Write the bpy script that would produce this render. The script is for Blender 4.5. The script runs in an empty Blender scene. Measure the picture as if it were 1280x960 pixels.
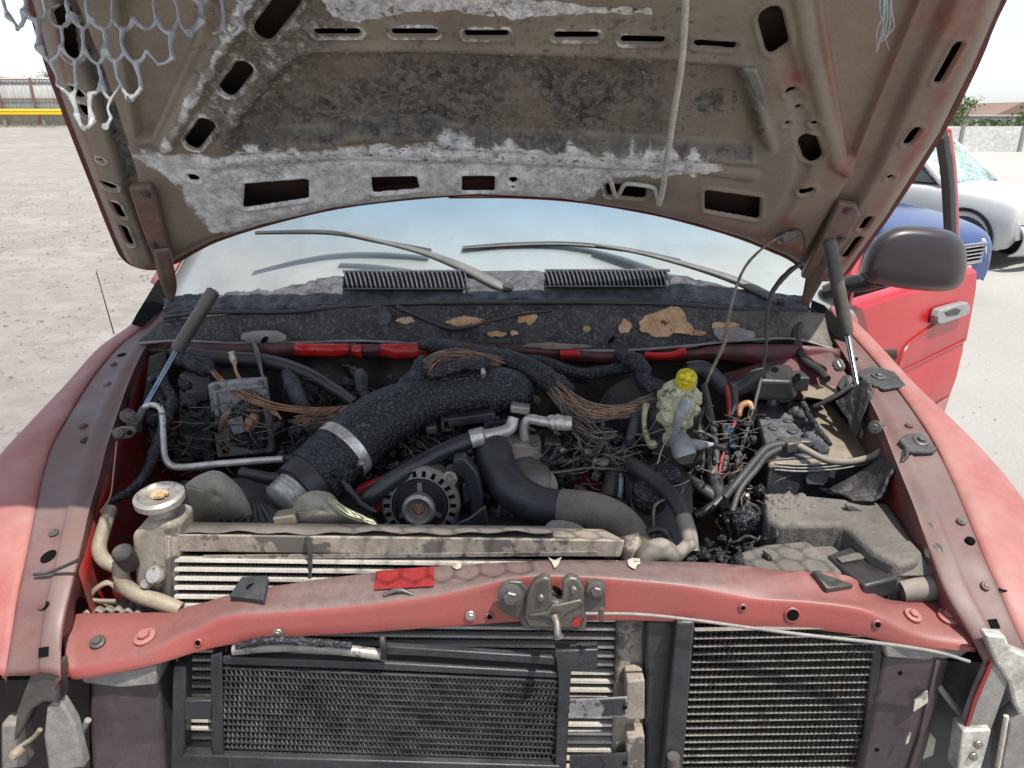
import bpy, bmesh, math, random
import numpy as np
from mathutils import Vector, Matrix, noise
random.seed(7)
rng = np.random.default_rng(7)
SC = bpy.context.scene
COL = SC.collection
R = math.radians

# ---------------------------------------------------------------- camera, sky, sun, exposure
CAMZ, F, PITCH = 2.0, 920.0, R(20.0)
CP, SP = math.cos(PITCH), math.sin(PITCH)
cam = bpy.data.cameras.new('camera')
cam.sensor_width = 36.0
cam.lens = 36.0 * F / 1280.0
cam.clip_start, cam.clip_end = 0.05, 3000
camo = bpy.data.objects.new('camera', cam)
COL.objects.link(camo)
camo.location = (0, 0, CAMZ)
camo.rotation_euler = (R(90) - PITCH, 0, 0)
SC.camera = camo

SUN = Vector((0.30, -0.33, 1.0)).normalized()          # direction towards the sun
sun_el = math.asin(SUN.z)
sun_az = math.atan2(SUN.x, SUN.y)                      # clockwise from +Y
W = bpy.data.worlds.new('World'); SC.world = W; W.use_nodes = True
wn, wl = W.node_tree.nodes, W.node_tree.links
bg = wn['Background']
sky = wn.new('ShaderNodeTexSky'); sky.sky_type = 'NISHITA'; sky.sun_disc = False
sky.sun_elevation = sun_el; sky.sun_rotation = sun_az
sky.air_density = 1.0; sky.dust_density = 1.2; sky.ozone_density = 1.0
# thin high cloud, spread over the whole dome
tcw = wn.new('ShaderNodeTexCoord'); mpw = wn.new('ShaderNodeMapping'); mpw.inputs['Scale'].default_value = (1, 1, 3)
nzw = wn.new('ShaderNodeTexNoise'); nzw.inputs['Scale'].default_value = 1.6; nzw.inputs['Detail'].default_value = 7
rmw = wn.new('ShaderNodeMapRange'); rmw.inputs['From Min'].default_value = .35; rmw.inputs['From Max'].default_value = .75
rmw.inputs['To Min'].default_value = .3; rmw.inputs['To Max'].default_value = .9
mxw = wn.new('ShaderNodeMix'); mxw.data_type = 'RGBA'
mxw.inputs['B'].default_value = (5.7, 6.1, 6.8, 1)
wl.new(tcw.outputs['Generated'], mpw.inputs[0]); wl.new(mpw.outputs[0], nzw.inputs['Vector'])
wl.new(nzw.outputs['Fac'], rmw.inputs['Value']); wl.new(rmw.outputs[0], mxw.inputs['Factor'])
wl.new(sky.outputs[0], mxw.inputs['A']); wl.new(mxw.outputs['Result'], bg.inputs['Color'])
bg.inputs['Strength'].default_value = 0.125

sl = bpy.data.lights.new('sun', 'SUN'); sl.energy = 4.0; sl.angle = R(0.53); sl.color = (1.0, .955, .88)
slo = bpy.data.objects.new('sun', sl); COL.objects.link(slo); slo.location = (6, -3, 20)
slo.rotation_euler = (-SUN).to_track_quat('-Z', 'Y').to_euler()

SC.view_settings.view_transform = 'Standard'; SC.view_settings.look = 'None'
SC.view_settings.exposure = 0.70; SC.view_settings.gamma = 1.0; SC.view_settings.use_curve_mapping = False
SC.cycles.use_denoising = True
SC.cycles.max_bounces = 8; SC.cycles.transparent_max_bounces = 12
SC.cycles.caustics_reflective = False; SC.cycles.caustics_refractive = False

# ---------------------------------------------------------------- points, objects, meshes
def ray(u, v):
    a, b = (u - 640) / F, (480 - v) / F
    return Vector((a, CP + b * SP, -SP + b * CP))
def P(u, v, y):                     # the point of the photograph's (u, v) that stands y metres ahead
    d = ray(u, v); return Vector((0, 0, CAMZ)) + d * (y / d.y)
def PZ(u, v, z):
    d = ray(u, v); return Vector((0, 0, CAMZ)) + d * ((z - CAMZ) / d.z)
def px(u, v, y):                    # metres per photo pixel there
    return y / ray(u, v).y / F

def tag(o, label=None, cat=None, group=None, kind=None):
    if label: o['label'] = label
    if cat: o['category'] = cat
    if group: o['group'] = group
    if kind: o['kind'] = kind
    return o
def root(name, loc, label, cat, group=None):
    o = bpy.data.objects.new(name, None); COL.objects.link(o); o.location = loc
    o.empty_display_size = .1
    return tag(o, label, cat, group)
def adopt(o, parent):
    if parent is not None:
        o.parent = parent
        if parent.parent is None: o.matrix_parent_inverse = Matrix.Translation(-Vector(parent.location))
    return o
def obj(name, me, parent=None, label=None, mats=None):
    o = bpy.data.objects.new(name, me); COL.objects.link(o)
    adopt(o, parent)
    if label: o['label'] = label
    return o
def mesh(name, verts, faces, mat, sharp=40):
    me = bpy.data.meshes.new(name)
    me.from_pydata([tuple(v) for v in verts], [], faces)
    for m in (mat if isinstance(mat, (list, tuple)) else [mat]): me.materials.append(m)
    me.polygons.foreach_set('use_smooth', [True] * len(me.polygons))
    me.set_sharp_from_angle(angle=R(sharp)); me.update()
    return me

def crom(pts, n):
    """Catmull-Rom through rows of numbers"""
    A = np.array([list(p) for p in pts], float)
    if len(A) == 2:
        t = np.linspace(0, 1, n + 1)[:, None]; return A[0] * (1 - t) + A[1] * t
    B = np.vstack([2 * A[0] - A[1], A, 2 * A[-1] - A[-2]])
    out = []
    for i in range(len(A) - 1):
        p0, p1, p2, p3 = B[i:i + 4]
        for k in range(n):
            t = k / n
            out.append(.5 * (2 * p1 + (p2 - p0) * t + (2 * p0 - 5 * p1 + 4 * p2 - p3) * t * t + (3 * p1 - p0 - 3 * p2 + p3) * t ** 3))
    out.append(A[-1])
    return np.array(out)

class MB:
    def __init__(s): s.v, s.f = [], []
    def add(s, vs, fs):
        n = len(s.v); s.v += [Vector(v) for v in vs]; s.f += [tuple(i + n for i in f) for f in fs]; return s
    def box(s, c, size, rot=None):
        hx, hy, hz = [k / 2 for k in size]; M = rot if rot is not None else Matrix.Identity(3)
        vs = [Vector(c) + M @ Vector((x, y, z)) for x in (-hx, hx) for y in (-hy, hy) for z in (-hz, hz)]
        return s.add(vs, [(0, 1, 3, 2), (4, 6, 7, 5), (0, 4, 5, 1), (2, 3, 7, 6), (0, 2, 6, 4), (1, 5, 7, 3)])
    def hexa(s, q8):                 # 4 bottom + 4 top corners
        return s.add(q8, [(3, 2, 1, 0), (4, 5, 6, 7), (0, 1, 5, 4), (1, 2, 6, 5), (2, 3, 7, 6), (3, 0, 4, 7)])
    def prism(s, poly, vec):         # polygon of points swept along vec
        n = len(poly); vec = Vector(vec)
        vs = [Vector(p) for p in poly] + [Vector(p) + vec for p in poly]
        fs = [tuple(range(n))[::-1], tuple(range(n, 2 * n))] + [(i, (i + 1) % n, n + (i + 1) % n, n + i) for i in range(n)]
        return s.add(vs, fs)
    def path(s, C, rad, seg=10, cap=True, jit=0, js=60, flat=1.0, up=None):
        C = [Vector(c) for c in C]; n = len(C)
        if not hasattr(rad, '__len__'): rad = [rad] * n
        t0 = (C[1] - C[0]).normalized()
        a = Vector(up) if up else Vector((0, 0, 1))
        if abs(a.dot(t0)) > .95: a = Vector((1, 0, 0))
        a = (a - t0 * a.dot(t0)).normalized(); vs = []
        for i in range(n):
            t = (C[min(i + 1, n - 1)] - C[max(i - 1, 0)])
            t = t.normalized() if t.length > 1e-9 else t0
            a = (a - t * a.dot(t)); a = a.normalized() if a.length > 1e-6 else t.orthogonal().normalized()
            b = t.cross(a)
            for k in range(seg):
                th = 2 * math.pi * k / seg
                d = a * math.cos(th) * flat + b * math.sin(th)
                r = rad[i]
                if jit: r *= 1 + jit * noise.noise((C[i] + d * rad[i]) * js) + jit * .6 * noise.noise((C[i] + d * rad[i]) * js * 2.7)
                vs.append(C[i] + d * r)
        fs = [(i * seg + k, i * seg + (k + 1) % seg, (i + 1) * seg + (k + 1) % seg, (i + 1) * seg + k) for i in range(n - 1) for k in range(seg)]
        if cap: fs += [tuple(range(seg))[::-1], tuple(range((n - 1) * seg, n * seg))]
        return s.add(vs, fs)
    def cyl(s, p0, p1, r, r2=None, seg=16):
        return s.path([p0, p1], [r, r if r2 is None else r2], seg)
    def lathe(s, c, axis, prof, seg=28):  # prof: (radius, height along axis)
        ax = Vector(axis).normalized(); a = ax.orthogonal().normalized(); b = ax.cross(a); c = Vector(c)
        vs = [c + ax * h + (a * math.cos(2 * math.pi * k / seg) + b * math.sin(2 * math.pi * k / seg)) * max(r, 1e-5) for r, h in prof for k in range(seg)]
        n = len(prof)
        fs = [(i * seg + k, i * seg + (k + 1) % seg, (i + 1) * seg + (k + 1) % seg, (i + 1) * seg + k) for i in range(n - 1) for k in range(seg)]
        fs += [tuple(range(seg))[::-1], tuple(range((n - 1) * seg, n * seg))]
        return s.add(vs, fs)
    def grid(s, rows, closed=False):
        n, m = len(rows), len(rows[0])
        fs = [(i * m + j, i * m + j + 1, (i + 1) * m + j + 1, (i + 1) * m + j) for i in range(n - 1) for j in range(m - 1)]
        return s.add([p for r in rows for p in r], fs)
    def build(s, name, mat, parent=None, label=None, sharp=40, bevel=0, solid=0, fix=True, seg=2):
        me = mesh(name, s.v, s.f, mat, sharp)
        if fix:
            bm = bmesh.new(); bm.from_mesh(me); bmesh.ops.recalc_face_normals(bm, faces=bm.faces); bm.to_mesh(me); bm.free()
            me.set_sharp_from_angle(angle=R(sharp))
        o = obj(name, me, parent, label)
        if solid:
            m = o.modifiers.new('solid', 'SOLIDIFY'); m.thickness = solid; m.offset = 0
        if bevel:
            m = o.modifiers.new('bevel', 'BEVEL'); m.width = bevel; m.segments = seg; m.limit_method = 'ANGLE'; m.angle_limit = R(35)
        return o

def smooth_rows(rows, nu, nv):
    A = [crom(r, nv) for r in rows]
    m = len(A[0])
    B = [crom([A[i][j] for i in range(len(A))], nu) for j in range(m)]
    return [[Vector(B[j][i]) for j in range(m)] for i in range(len(B[0]))]

def tube(name, mat, pts, parent=None, n=8, seg=12, jit=0, js=60, label=None, rib=0, ribn=0, build=True, mb=None, flat=1.0):
    """pts: (u, v, y, radius in photo pixels)"""
    Q = []
    for u, v, y, r in pts:
        p = P(u, v, y); Q.append((p.x, p.y, p.z, r * px(u, v, y)))
    n = max(n, ribn)
    A = crom(Q, n)
    rad = A[:, 3].copy()
    if rib: rad = rad * (1 + rib * (np.arange(len(rad)) % 2))
    m = mb or MB()
    m.path([a[:3] for a in A], list(rad), seg, jit=jit, js=js, flat=flat)
    return m.build(name, mat, parent, label, sharp=60) if build else m

def strands(name, mat, pts, count, r, parent=None, n=8, label=None, wob=1.0, frizz=0):
    """a bundle of single wires along a path; pts as in tube()"""
    Q = [(*P(u, v, y), rr * px(u, v, y)) for u, v, y, rr in pts]
    A = crom(Q, n); mb = MB(); N = len(A)
    T = np.gradient(A[:, :3], axis=0); T /= np.linalg.norm(T, axis=1)[:, None] + 1e-9
    up = np.tile(np.array([0, -.5, .85]), (N, 1)); s1 = np.cross(T, up); s1 /= np.linalg.norm(s1, axis=1)[:, None] + 1e-9
    s2 = np.cross(s1, T)
    for k in range(count):
        a0 = random.uniform(0, 6.28); rr = math.sqrt(random.random()); tw = random.uniform(-1.5, 1.5); ph = random.uniform(0, 6)
        x = np.linspace(0, 1, N)
        ang = a0 + tw * x + .5 * np.sin(x * 7 + ph) * wob
        rad = A[:, 3] * rr * (1 + frizz * np.sin(x * 5 + ph) * x)
        C = A[:, :3] + s1 * (np.cos(ang) * rad)[:, None] + s2 * (np.sin(ang) * rad)[:, None]
        i0 = random.randint(0, max(0, N // 10)); i1 = N - random.randint(0, max(0, N // 10))
        mb.path(C[i0:i1], r * random.uniform(.7, 1.2), 5)
    return mb.build(name, mat, parent, label, fix=False)

def bolt(mat, c, axis, r, parent, washer=1.7, h=None, name='bolt', label=None):
    h = h or r * .9; ax = Vector(axis).normalized(); c = Vector(c)
    m = MB(); m.lathe(c - ax * .004, ax, [(0, 0), (r * washer, 0), (r * washer, .0052), (r * washer * .85, .0065), (0, .0065)], 18)
    m.lathe(c, ax, [(0, 0), (r, 0), (r, h * .85), (r * .85, h), (0, h)], 6)
    return m.build(name, mat, parent, label, sharp=30)

from mathutils.bvhtree import BVHTree
def surf(rows):
    m = MB(); m.grid(rows); return BVHTree.FromPolygons([tuple(v) for v in m.v], m.f)
def hit(bvh, u, v):
    d = ray(u, v).normalized(); p, n_, _, _ = bvh.ray_cast(Vector((0, 0, CAMZ)), d)
    if p is None: return None, None
    return p, (n_ if n_.dot(d) < 0 else -n_)
# ---------------------------------------------------------------- materials
def ramp(nt, fac, stops):
    n = nt.nodes.new('ShaderNodeValToRGB'); e = n.color_ramp.elements
    while len(e) < len(stops): e.new(.5)
    for k, (p, c) in enumerate(stops):
        e[k].position = p; e[k].color = (*c, 1) if len(c) == 3 else c
    nt.links.new(fac, n.inputs[0]); return n.outputs[0]
def nz(nt, vec, scale, detail=6, rough=.6, kind='Fac'):
    n = nt.nodes.new('ShaderNodeTexNoise'); n.inputs['Scale'].default_value = scale; n.inputs['Detail'].default_value = detail
    n.inputs['Roughness'].default_value = rough; nt.links.new(vec, n.inputs['Vector']); return n.outputs[kind]
def mixc(nt, fac, a, b, blend='MIX'):
    n = nt.nodes.new('ShaderNodeMix'); n.data_type = 'RGBA'; n.blend_type = blend
    for s, x in (('Factor', fac), ('A', a), ('B', b)):
        i = n.inputs[s] if s == 'Factor' else [q for q in n.inputs if q.name == s and q.type == 'RGBA'][0]
        if hasattr(x, 'is_linked'): nt.links.new(x, i)
        elif s == 'Factor': i.default_value = x
        else: i.default_value = (*x, 1) if len(x) == 3 else x
    return [q for q in n.outputs if q.type == 'RGBA'][0]
def mth(nt, op, a, b=None, clamp=False):
    n = nt.nodes.new('ShaderNodeMath'); n.operation = op; n.use_clamp = clamp
    for k, x in enumerate((a, b)):
        if x is None: continue
        if hasattr(x, 'is_linked'): nt.links.new(x, n.inputs[k])
        else: n.inputs[k].default_value = x
    return n.outputs[0]
def mrange(nt, x, a, b, c=0, d=1):
    n = nt.nodes.new('ShaderNodeMapRange'); nt.links.new(x, n.inputs['Value'])
    for k, val in zip(('From Min', 'From Max', 'To Min', 'To Max'), (a, b, c, d)): n.inputs[k].default_value = val
    return n.outputs[0]
def newmat(name):
    m = bpy.data.materials.new(name); m.use_nodes = True; nt = m.node_tree
    b = nt.nodes['Principled BSDF']
    g = nt.nodes.new('ShaderNodeNewGeometry')
    return m, nt, b, g
def bump(nt, b, h, strength, dist=.003):
    n = nt.nodes.new('ShaderNodeBump'); n.inputs['Strength'].default_value = strength; n.inputs['Distance'].default_value = dist
    nt.links.new(h, n.inputs['Height']); nt.links.new(n.outputs[0], b.inputs['Normal']); return n

def M(name, c1, c2=None, scale=14, rough=.6, metal=0., bmp=.3, bscale=220, bdist=.002, dust=0., dustc=(.36, .30, .24), speck=0., speckc=(.45, .45, .44), speckscale=350, rvar=.12, coat=0., contrast=(.35, .65), stretch=None, chip=0., chipc=(.3, .3, .3), chipscale=30, spec=.5, grime=.45):
    m, nt, b, g = newmat(name)
    pos = g.outputs['Position']
    if stretch:
        mp = nt.nodes.new('ShaderNodeMapping'); mp.inputs['Scale'].default_value = stretch; nt.links.new(pos, mp.inputs[0]); pos = mp.outputs[0]
    n1 = nz(nt, pos, scale, 8, .62)
    col = mixc(nt, mrange(nt, n1, *contrast), c1, c2 or c1)
    n2 = nz(nt, pos, bscale, 5, .65)
    col = mixc(nt, .55, col, mixc(nt, mrange(nt, n2, .3, .7), (.55, .55, .55), (1.3, 1.3, 1.3)), 'MULTIPLY')
    if grime:
        n5 = nz(nt, pos, 34, 9, .72)
        col = mixc(nt, grime, col, mixc(nt, mrange(nt, n5, .36, .64), (.35, .34, .33), (1.25, 1.25, 1.25)), 'MULTIPLY')
    if chip:
        n4 = nz(nt, pos, chipscale, 9, .7)
        col = mixc(nt, mrange(nt, n4, .62 - chip, .64 - chip), col, chipc)
    if speck:
        n3 = nz(nt, pos, speckscale, 3, .5)
        col = mixc(nt, mth(nt, 'MULTIPLY', mrange(nt, n3, .58, .68), speck, True), col, speckc)
    if dust:
        sx = nt.nodes.new('ShaderNodeSeparateXYZ'); nt.links.new(g.outputs['Normal'], sx.inputs[0])
        up = mrange(nt, sx.outputs['Z'], -.1, .9, .15, 1)
        dn = mrange(nt, nz(nt, pos, 9, 8, .65), .3, .7, .3, 1.2)
        col = mixc(nt, mth(nt, 'MULTIPLY', mth(nt, 'MULTIPLY', up, dn), dust, True), col, dustc)
    nt.links.new(col, b.inputs['Base Color'])
    b.inputs['Metallic'].default_value = metal
    b.inputs['Specular IOR Level'].default_value = spec
    nt.links.new(mrange(nt, n1, .3, .7, max(.02, rough - rvar), min(1, rough + rvar)), b.inputs['Roughness'])
    if coat: b.inputs['Coat Weight'].default_value = coat; b.inputs['Coat Roughness'].default_value = .15
    if bmp: bump(nt, b, n2, bmp, bdist)
    return m

MT = {}
MT['red'] = M('dusty_red_paint', (.26, .034, .031), (.30, .055, .047), 7, .6, 0, .06, 300, .0006, dust=.56, dustc=(.36, .235, .205), grime=.14)
MT['red_xm'] = M('sooty_red_paint', (.36, .045, .038), (.31, .06, .05), 9, .5, 0, .15, 260, .0006, dust=0, grime=.3)
MT['red_rail'] = M('grimy_red_paint', (.13, .036, .032), (.17, .055, .045), 10, .55, 0, .2, 260, .0008, dust=.8, dustc=(.145, .112, .100), chip=-.06, chipc=(.06, .045, .04))
MT['red_clean'] = M('red_paint', (.27, .02, .02), (.22, .022, .022), 12, .45, 0, .05, 200, .0004, grime=.35)
MT['red_door'] = M('door_red_paint', (.40, .004, .009), (.36, .004, .009), 2, .35, 0, .02, 200, .0003, coat=.3, dust=.02, grime=.06)
MT['red_dull'] = M('dull_smoked_red_paint', (.13, .018, .016), (.06, .028, .024), 9, .55, 0, .3, 200, .001, chip=.05, chipc=(.035, .03, .028))
MT['red_burnt'] = M('scorched_red_paint', (.36, .012, .012), (.10, .03, .025), 9, .5, 0, .2, 240, .001, chip=.06, chipc=(.05, .045, .04))
def char_mat():
    m, nt, b, g = newmat('charred_crust'); pos = g.outputs['Position']
    w = nt.nodes.new('ShaderNodeTexNoise'); w.inputs['Scale'].default_value = 70; w.inputs['Detail'].default_value = 3; nt.links.new(pos, w.inputs['Vector'])
    sc = nt.nodes.new('ShaderNodeVectorMath'); sc.operation = 'SCALE'; sc.inputs['Scale'].default_value = .012; nt.links.new(w.outputs['Color'], sc.inputs[0])
    ad = nt.nodes.new('ShaderNodeVectorMath'); nt.links.new(pos, ad.inputs[0]); nt.links.new(sc.outputs[0], ad.inputs[1])
    vo = nt.nodes.new('ShaderNodeTexVoronoi'); vo.feature = 'F1'; vo.inputs['Scale'].default_value = 300; nt.links.new(ad.outputs[0], vo.inputs['Vector'])
    vo2 = nt.nodes.new('ShaderNodeTexVoronoi'); vo2.feature = 'F1'; vo2.inputs['Scale'].default_value = 130; nt.links.new(ad.outputs[0], vo2.inputs['Vector'])
    big = nz(nt, pos, 16, 8, .65); fine = nz(nt, pos, 420, 4, .6)
    hgt = mth(nt, 'ADD', mrange(nt, vo.outputs['Distance'], .05, .6, 1, 0), mth(nt, 'MULTIPLY', mrange(nt, vo2.outputs['Distance'], .05, .7, 1, 0), 1.2))
    col = mixc(nt, mrange(nt, hgt, .6, 1.9), (.008, .008, .009), (.080, .094, .116))
    ash = mth(nt, 'MULTIPLY', mrange(nt, big, .48, .66), mrange(nt, fine, .42, .62), True)
    col = mixc(nt, mth(nt, 'MULTIPLY', ash, mrange(nt, hgt, .7, 1.8), True), col, (.32, .335, .36))
    nt.links.new(col, b.inputs['Base Color']); nt.links.new(mrange(nt, big, .3, .7, .30, .65), b.inputs['Roughness'])
    bump(nt, b, hgt, .6, .003); return m
MT['char'] = char_mat()
MT['soot'] = M('sooty_metal', (.010, .0095, .009), (.04, .034, .028), 12, .65, 0, .8, 120, .004, dust=.06)
MT['dark'] = M('black_plastic', (.010, .0105, .012), (.022, .023, .025), 9, .42, 0, .5, 240, .0015, dust=.07)
MT['navy'] = M('dirty_black_paint', (.012, .015, .021), (.028, .032, .038), 9, .38, 0, .4, 200, .0015, dust=.07, speck=.3, speckc=(.12,.12,.12))
MT['rubber'] = M('dusty_rubber', (.017, .018, .021), (.034, .035, .038), 14, .5, 0, .5, 190, .0015, dust=.10, dustc=(.20, .185, .16), speck=.25, speckc=(.13,.13,.13))
MT['rubber_dust'] = M('dust_coated_rubber', (.09, .085, .075), (.15, .135, .115), 14, .75, 0, .3, 230, .001, dust=.6, dustc=(.36, .31, .25))
MT['alu'] = M('dirty_aluminium', (.42, .40, .37), (.30, .28, .25), 16, .45, .55, .2, 260, .001, dust=.25, dustc=(.42, .36, .29), chip=.05, chipc=(.12, .11, .10))
MT['alu_dust'] = M('dust_caked_aluminium', (.34, .295, .24), (.22, .19, .155), 9, .7, .15, .4, 200, .001, dust=.3, dustc=(.40, .335, .26), chip=.10, chipc=(.085, .078, .07), chipscale=11)
MT['tubealu'] = M('core_tube_aluminium', (.74, .70, .62), (.58, .54, .47), 22, .45, .3, .15, 300, .0008, dust=.15, grime=.25)
MT['steel'] = M('grey_steel', (.13, .125, .12), (.085, .08, .077), 18, .45, .5, .3, 200, .001, dust=.15)
MT['zinc'] = M('zinc_plated_steel', (.46, .44, .40), (.30, .27, .22), 30, .4, .8, .1, 300, .0006)
MT['chrome'] = M('strut_rod_steel', (.62, .64, .66), (.5, .52, .55), 10, .15, 1, 0)
MT['fin'] = M('blackened_fins', (.10, .096, .088), (.36, .335, .30), 40, .6, .2, 0)
MT['fin_dust'] = M('dusty_fins', (.12, .105, .085), (.05, .045, .04), 14, .7, .1, 0)
MT['copper'] = M('bare_copper_wire', (.52, .25, .13), (.30, .17, .11), 40, .5, .35, .1, 300, .0005)
MT['wire'] = M('burnt_wire', (.29, .215, .155), (.11, .09, .075), 60, .6, .2, .2, 300, .0006)
MT['wire_dark'] = M('black_wire', (.03, .03, .032), (.07, .066, .06), 60, .6, 0, .2, 300, .0006)
MT['ash'] = M('ash_on_plastic', (.095, .10, .112), (.03, .032, .036), 35, .8, 0, .8, 170, .004, speck=.4, speckc=(.24, .25, .26), speckscale=260)
MT['tan'] = M('dusty_tan_plastic', (.27, .225, .16), (.19, .155, .11), 14, .6, 0, .3, 220, .001, dust=.35, dustc=(.36, .30, .225))
MT['battop'] = M('battery_top_plastic', (.16, .13, .10), (.24, .20, .15), 13, .7, 0, .3, 200, .001, dust=.35, dustc=(.34, .28, .21))
MT['boxlid'] = M('melted_box_plastic', (.055, .052, .047), (.11, .10, .09), 10, .75, 0, .8, 110, .004, dust=.5, dustc=(.23, .205, .17))
MT['melt'] = M('melted_milky_plastic', (.62, .60, .40), (.34, .33, .20), 26, .35, 0, .6, 120, .004, chip=.05, chipc=(.10, .10, .06), chipscale=40, grime=.3)
MT['bright'] = M('bright_pipe_metal', (.66, .64, .59), (.46, .43, .38), 22, .38, .5, .2, 260, .001, dust=.1, grime=.4)
MT['yellow'] = M('yellow_cap_plastic', (.72, .58, .015), (.60, .48, .02), 30, .5, 0, .4, 180, .002, chip=.01, chipc=(.25, .2, .05))
MT['greyplastic'] = M('grey_translucent_plastic', (.36, .38, .38), (.28, .29, .28), 14, .4, 0, .1, 200, .001)
MT['module'] = M('burnt_grey_module', (.33, .34, .33), (.20, .205, .20), 11, .6, .1, .2, 200, .001, chip=.05, chipc=(.06, .055, .05))
MT['blackpad'] = M('rubber_pad', (.035, .037, .042), (.055, .057, .06), 20, .6, 0, .2, 260, .001)
MT['latch'] = M('latch_steel', (.085, .08, .072), (.15, .14, .125), 20, .42, .5, .4, 200, .001, dust=.2)
MT['hoodedge'] = M('hood_edge_paint', (.10, .022, .018), (.16, .05, .04), 8, .5, 0, .1, 260, .0006, dust=.15)
MT['foam'] = M('scorched_foam', (.50, .27, .12), (.62, .42, .26), 26, .9, 0, .8, 120, .004, chip=.04, chipc=(.10, .06, .03))
MT['mirrorcase'] = M('mirror_case_plastic', (.030, .022, .024), (.020, .015, .017), 6, .38, 0, .3, 400, .0008, grime=.2)
MT['greygrip'] = M('grey_handle_paint', (.24, .25, .25), (.28, .29, .29), 12, .4, 0, .05, 300)
MT['hole'] = M('dark_opening', (.004, .004, .004), None, 10, .95, 0, 0, grime=0, spec=.1)
MT['silvertape'] = M('silver_coating', (.78, .77, .73), (.50, .47, .40), 24, .35, .55, .3, 150, .002)
MT['redbits'] = M('red_block_paint', (.38, .02, .02), (.20, .02, .02), 20, .5, 0, .2, 200, .001, chip=.03, chipc=(.03, .03, .03))
MT['moltenmesh'] = M('melted_clear_plastic', (.33, .34, .34), (.30, .30, .295), 20, .14, 0, .5, 90, .003, spec=.9, grime=.2)
MT['post'] = M('sooty_support_paint', (.036, .032, .036), (.075, .05, .056), 7, .5, 0, .2, 240, .001, dust=.10, chip=-.03, chipc=(.16, .03, .035), chipscale=7)
MT['prim'] = M('grey_primer', (.26, .25, .235), (.20, .19, .175), 9, .6, 0, .1, 240, .0008, dust=.2)
MT['rodmetal'] = M('pale_rod_paint', (.62, .60, .56), (.48, .46, .42), 14, .5, .1, .1, 200)
MT['bluetube'] = M('blue_steel', (.10, .14, .21), (.2, .24, .3), 20, .25, .9, 0)
MT['dash'] = M('dash_plastic', (.30, .31, .27), (.36, .37, .32), 4, .8, 0, .1, 300)
MT['seat'] = M('seat_fabric', (.20, .19, .17), None, 9, .9, 0, .3, 300)
MT['corrug'] = M('hose_convolute', (.17, .15, .115), (.11, .10, .085), 12, .7, 0, .2, 240, .001, dust=.55, dustc=(.33, .29, .23))
MT['paper'] = M('pale_scrap', (.55, .52, .42), (.45, .42, .33), 14, .8, 0, .1, 200)

# ================================================================ THE BURNT PICKUP
TR = root('pickup_truck', (-.03, 1.9, 0), 'burnt red pickup truck with its hood up and engine bay charred', 'pickup truck')

# ---------------------------------------------------------------- hood
HA = R(49); HY = 1.85
H0 = P(640, 345, HY)
HT = Vector((0, -math.cos(HA), math.sin(HA)))           # along the hood, towards its front edge
HN = Vector((0, -math.sin(HA), -math.cos(HA)))          # out of the underside
def H(u, v):
    d = ray(u, v); c = Vector((0, 0, CAMZ)); k = (H0 - c).dot(HN) / d.dot(HN); p = c + d * k
    return (p.x, (p - H0).dot(HT))
def HW(s, t, n=0): return Vector((s, H0.y, H0.z)) + HT * t + HN * n
def HP(u, v, n=0): return HW(*H(u, v), n)
def sdpoly(S, T, poly):
    d = np.full(S.shape, 1e9); sg = np.ones(S.shape); n = len(poly)
    for i in range(n):
        ax, ay = poly[i]; bx, by = poly[i - 1]
        ex, ey = bx - ax, by - ay; wx, wy = S - ax, T - ay
        k = np.clip((wx * ex + wy * ey) / (ex * ex + ey * ey), 0, 1)
        d = np.minimum(d, (wx - ex * k) ** 2 + (wy - ey * k) ** 2)
        c1 = T >= ay; c2 = T < by; c3 = ex * wy > ey * wx
        sg = np.where((c1 & c2 & c3) | (~c1 & ~c2 & ~c3), -sg, sg)
    return sg * np.sqrt(d)
def sdline(S, T, pts):
    d = np.full(S.shape, 1e9)
    for (ax, ay), (bx, by) in zip(pts[:-1], pts[1:]):
        ex, ey = bx - ax, by - ay
        k = np.clip(((S - ax) * ex + (T - ay) * ey) / (ex * ex + ey * ey), 0, 1)
        d = np.minimum(d, np.hypot(S - ax - ex * k, T - ay - ey * k))
    return d
def hp(l): return [H(*q) for q in l]
def sstep(x, a, b):
    k = np.clip((x - a) / (b - a), 0, 1); return k * k * (3 - 2 * k)

l0, r0 = H(27, 0), H(1268, 0)
lf, rf = (l0[0] * .96, 1.2), (r0[0] * .96, 1.2)
OUT = hp([(27, 0), (55, 95), (78, 158), (112, 243), (140, 312), (152, 336), (168, 346), (190, 348), (214, 340), (233, 329), (266, 313), (329, 293), (420, 272), (520, 260), (600, 256), (700, 261), (800, 276), (870, 292), (930, 310), (985, 332), (1005, 345), (1018, 359), (1040, 362), (1060, 354), (1078, 330), (1112, 285), (1180, 182), (1225, 95), (1268, 0)]) + [rf, (rf[0] * .9, 1.235), (0, 1.25), (lf[0] * .9, 1.235), lf]
cell = .0042
ss = np.arange(-1.1, 1.1, cell); ts = np.arange(-.06, 1.27, cell)
S, T = np.meshgrid(ss, ts)
sd_out = sdpoly(S, T, OUT)

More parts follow.
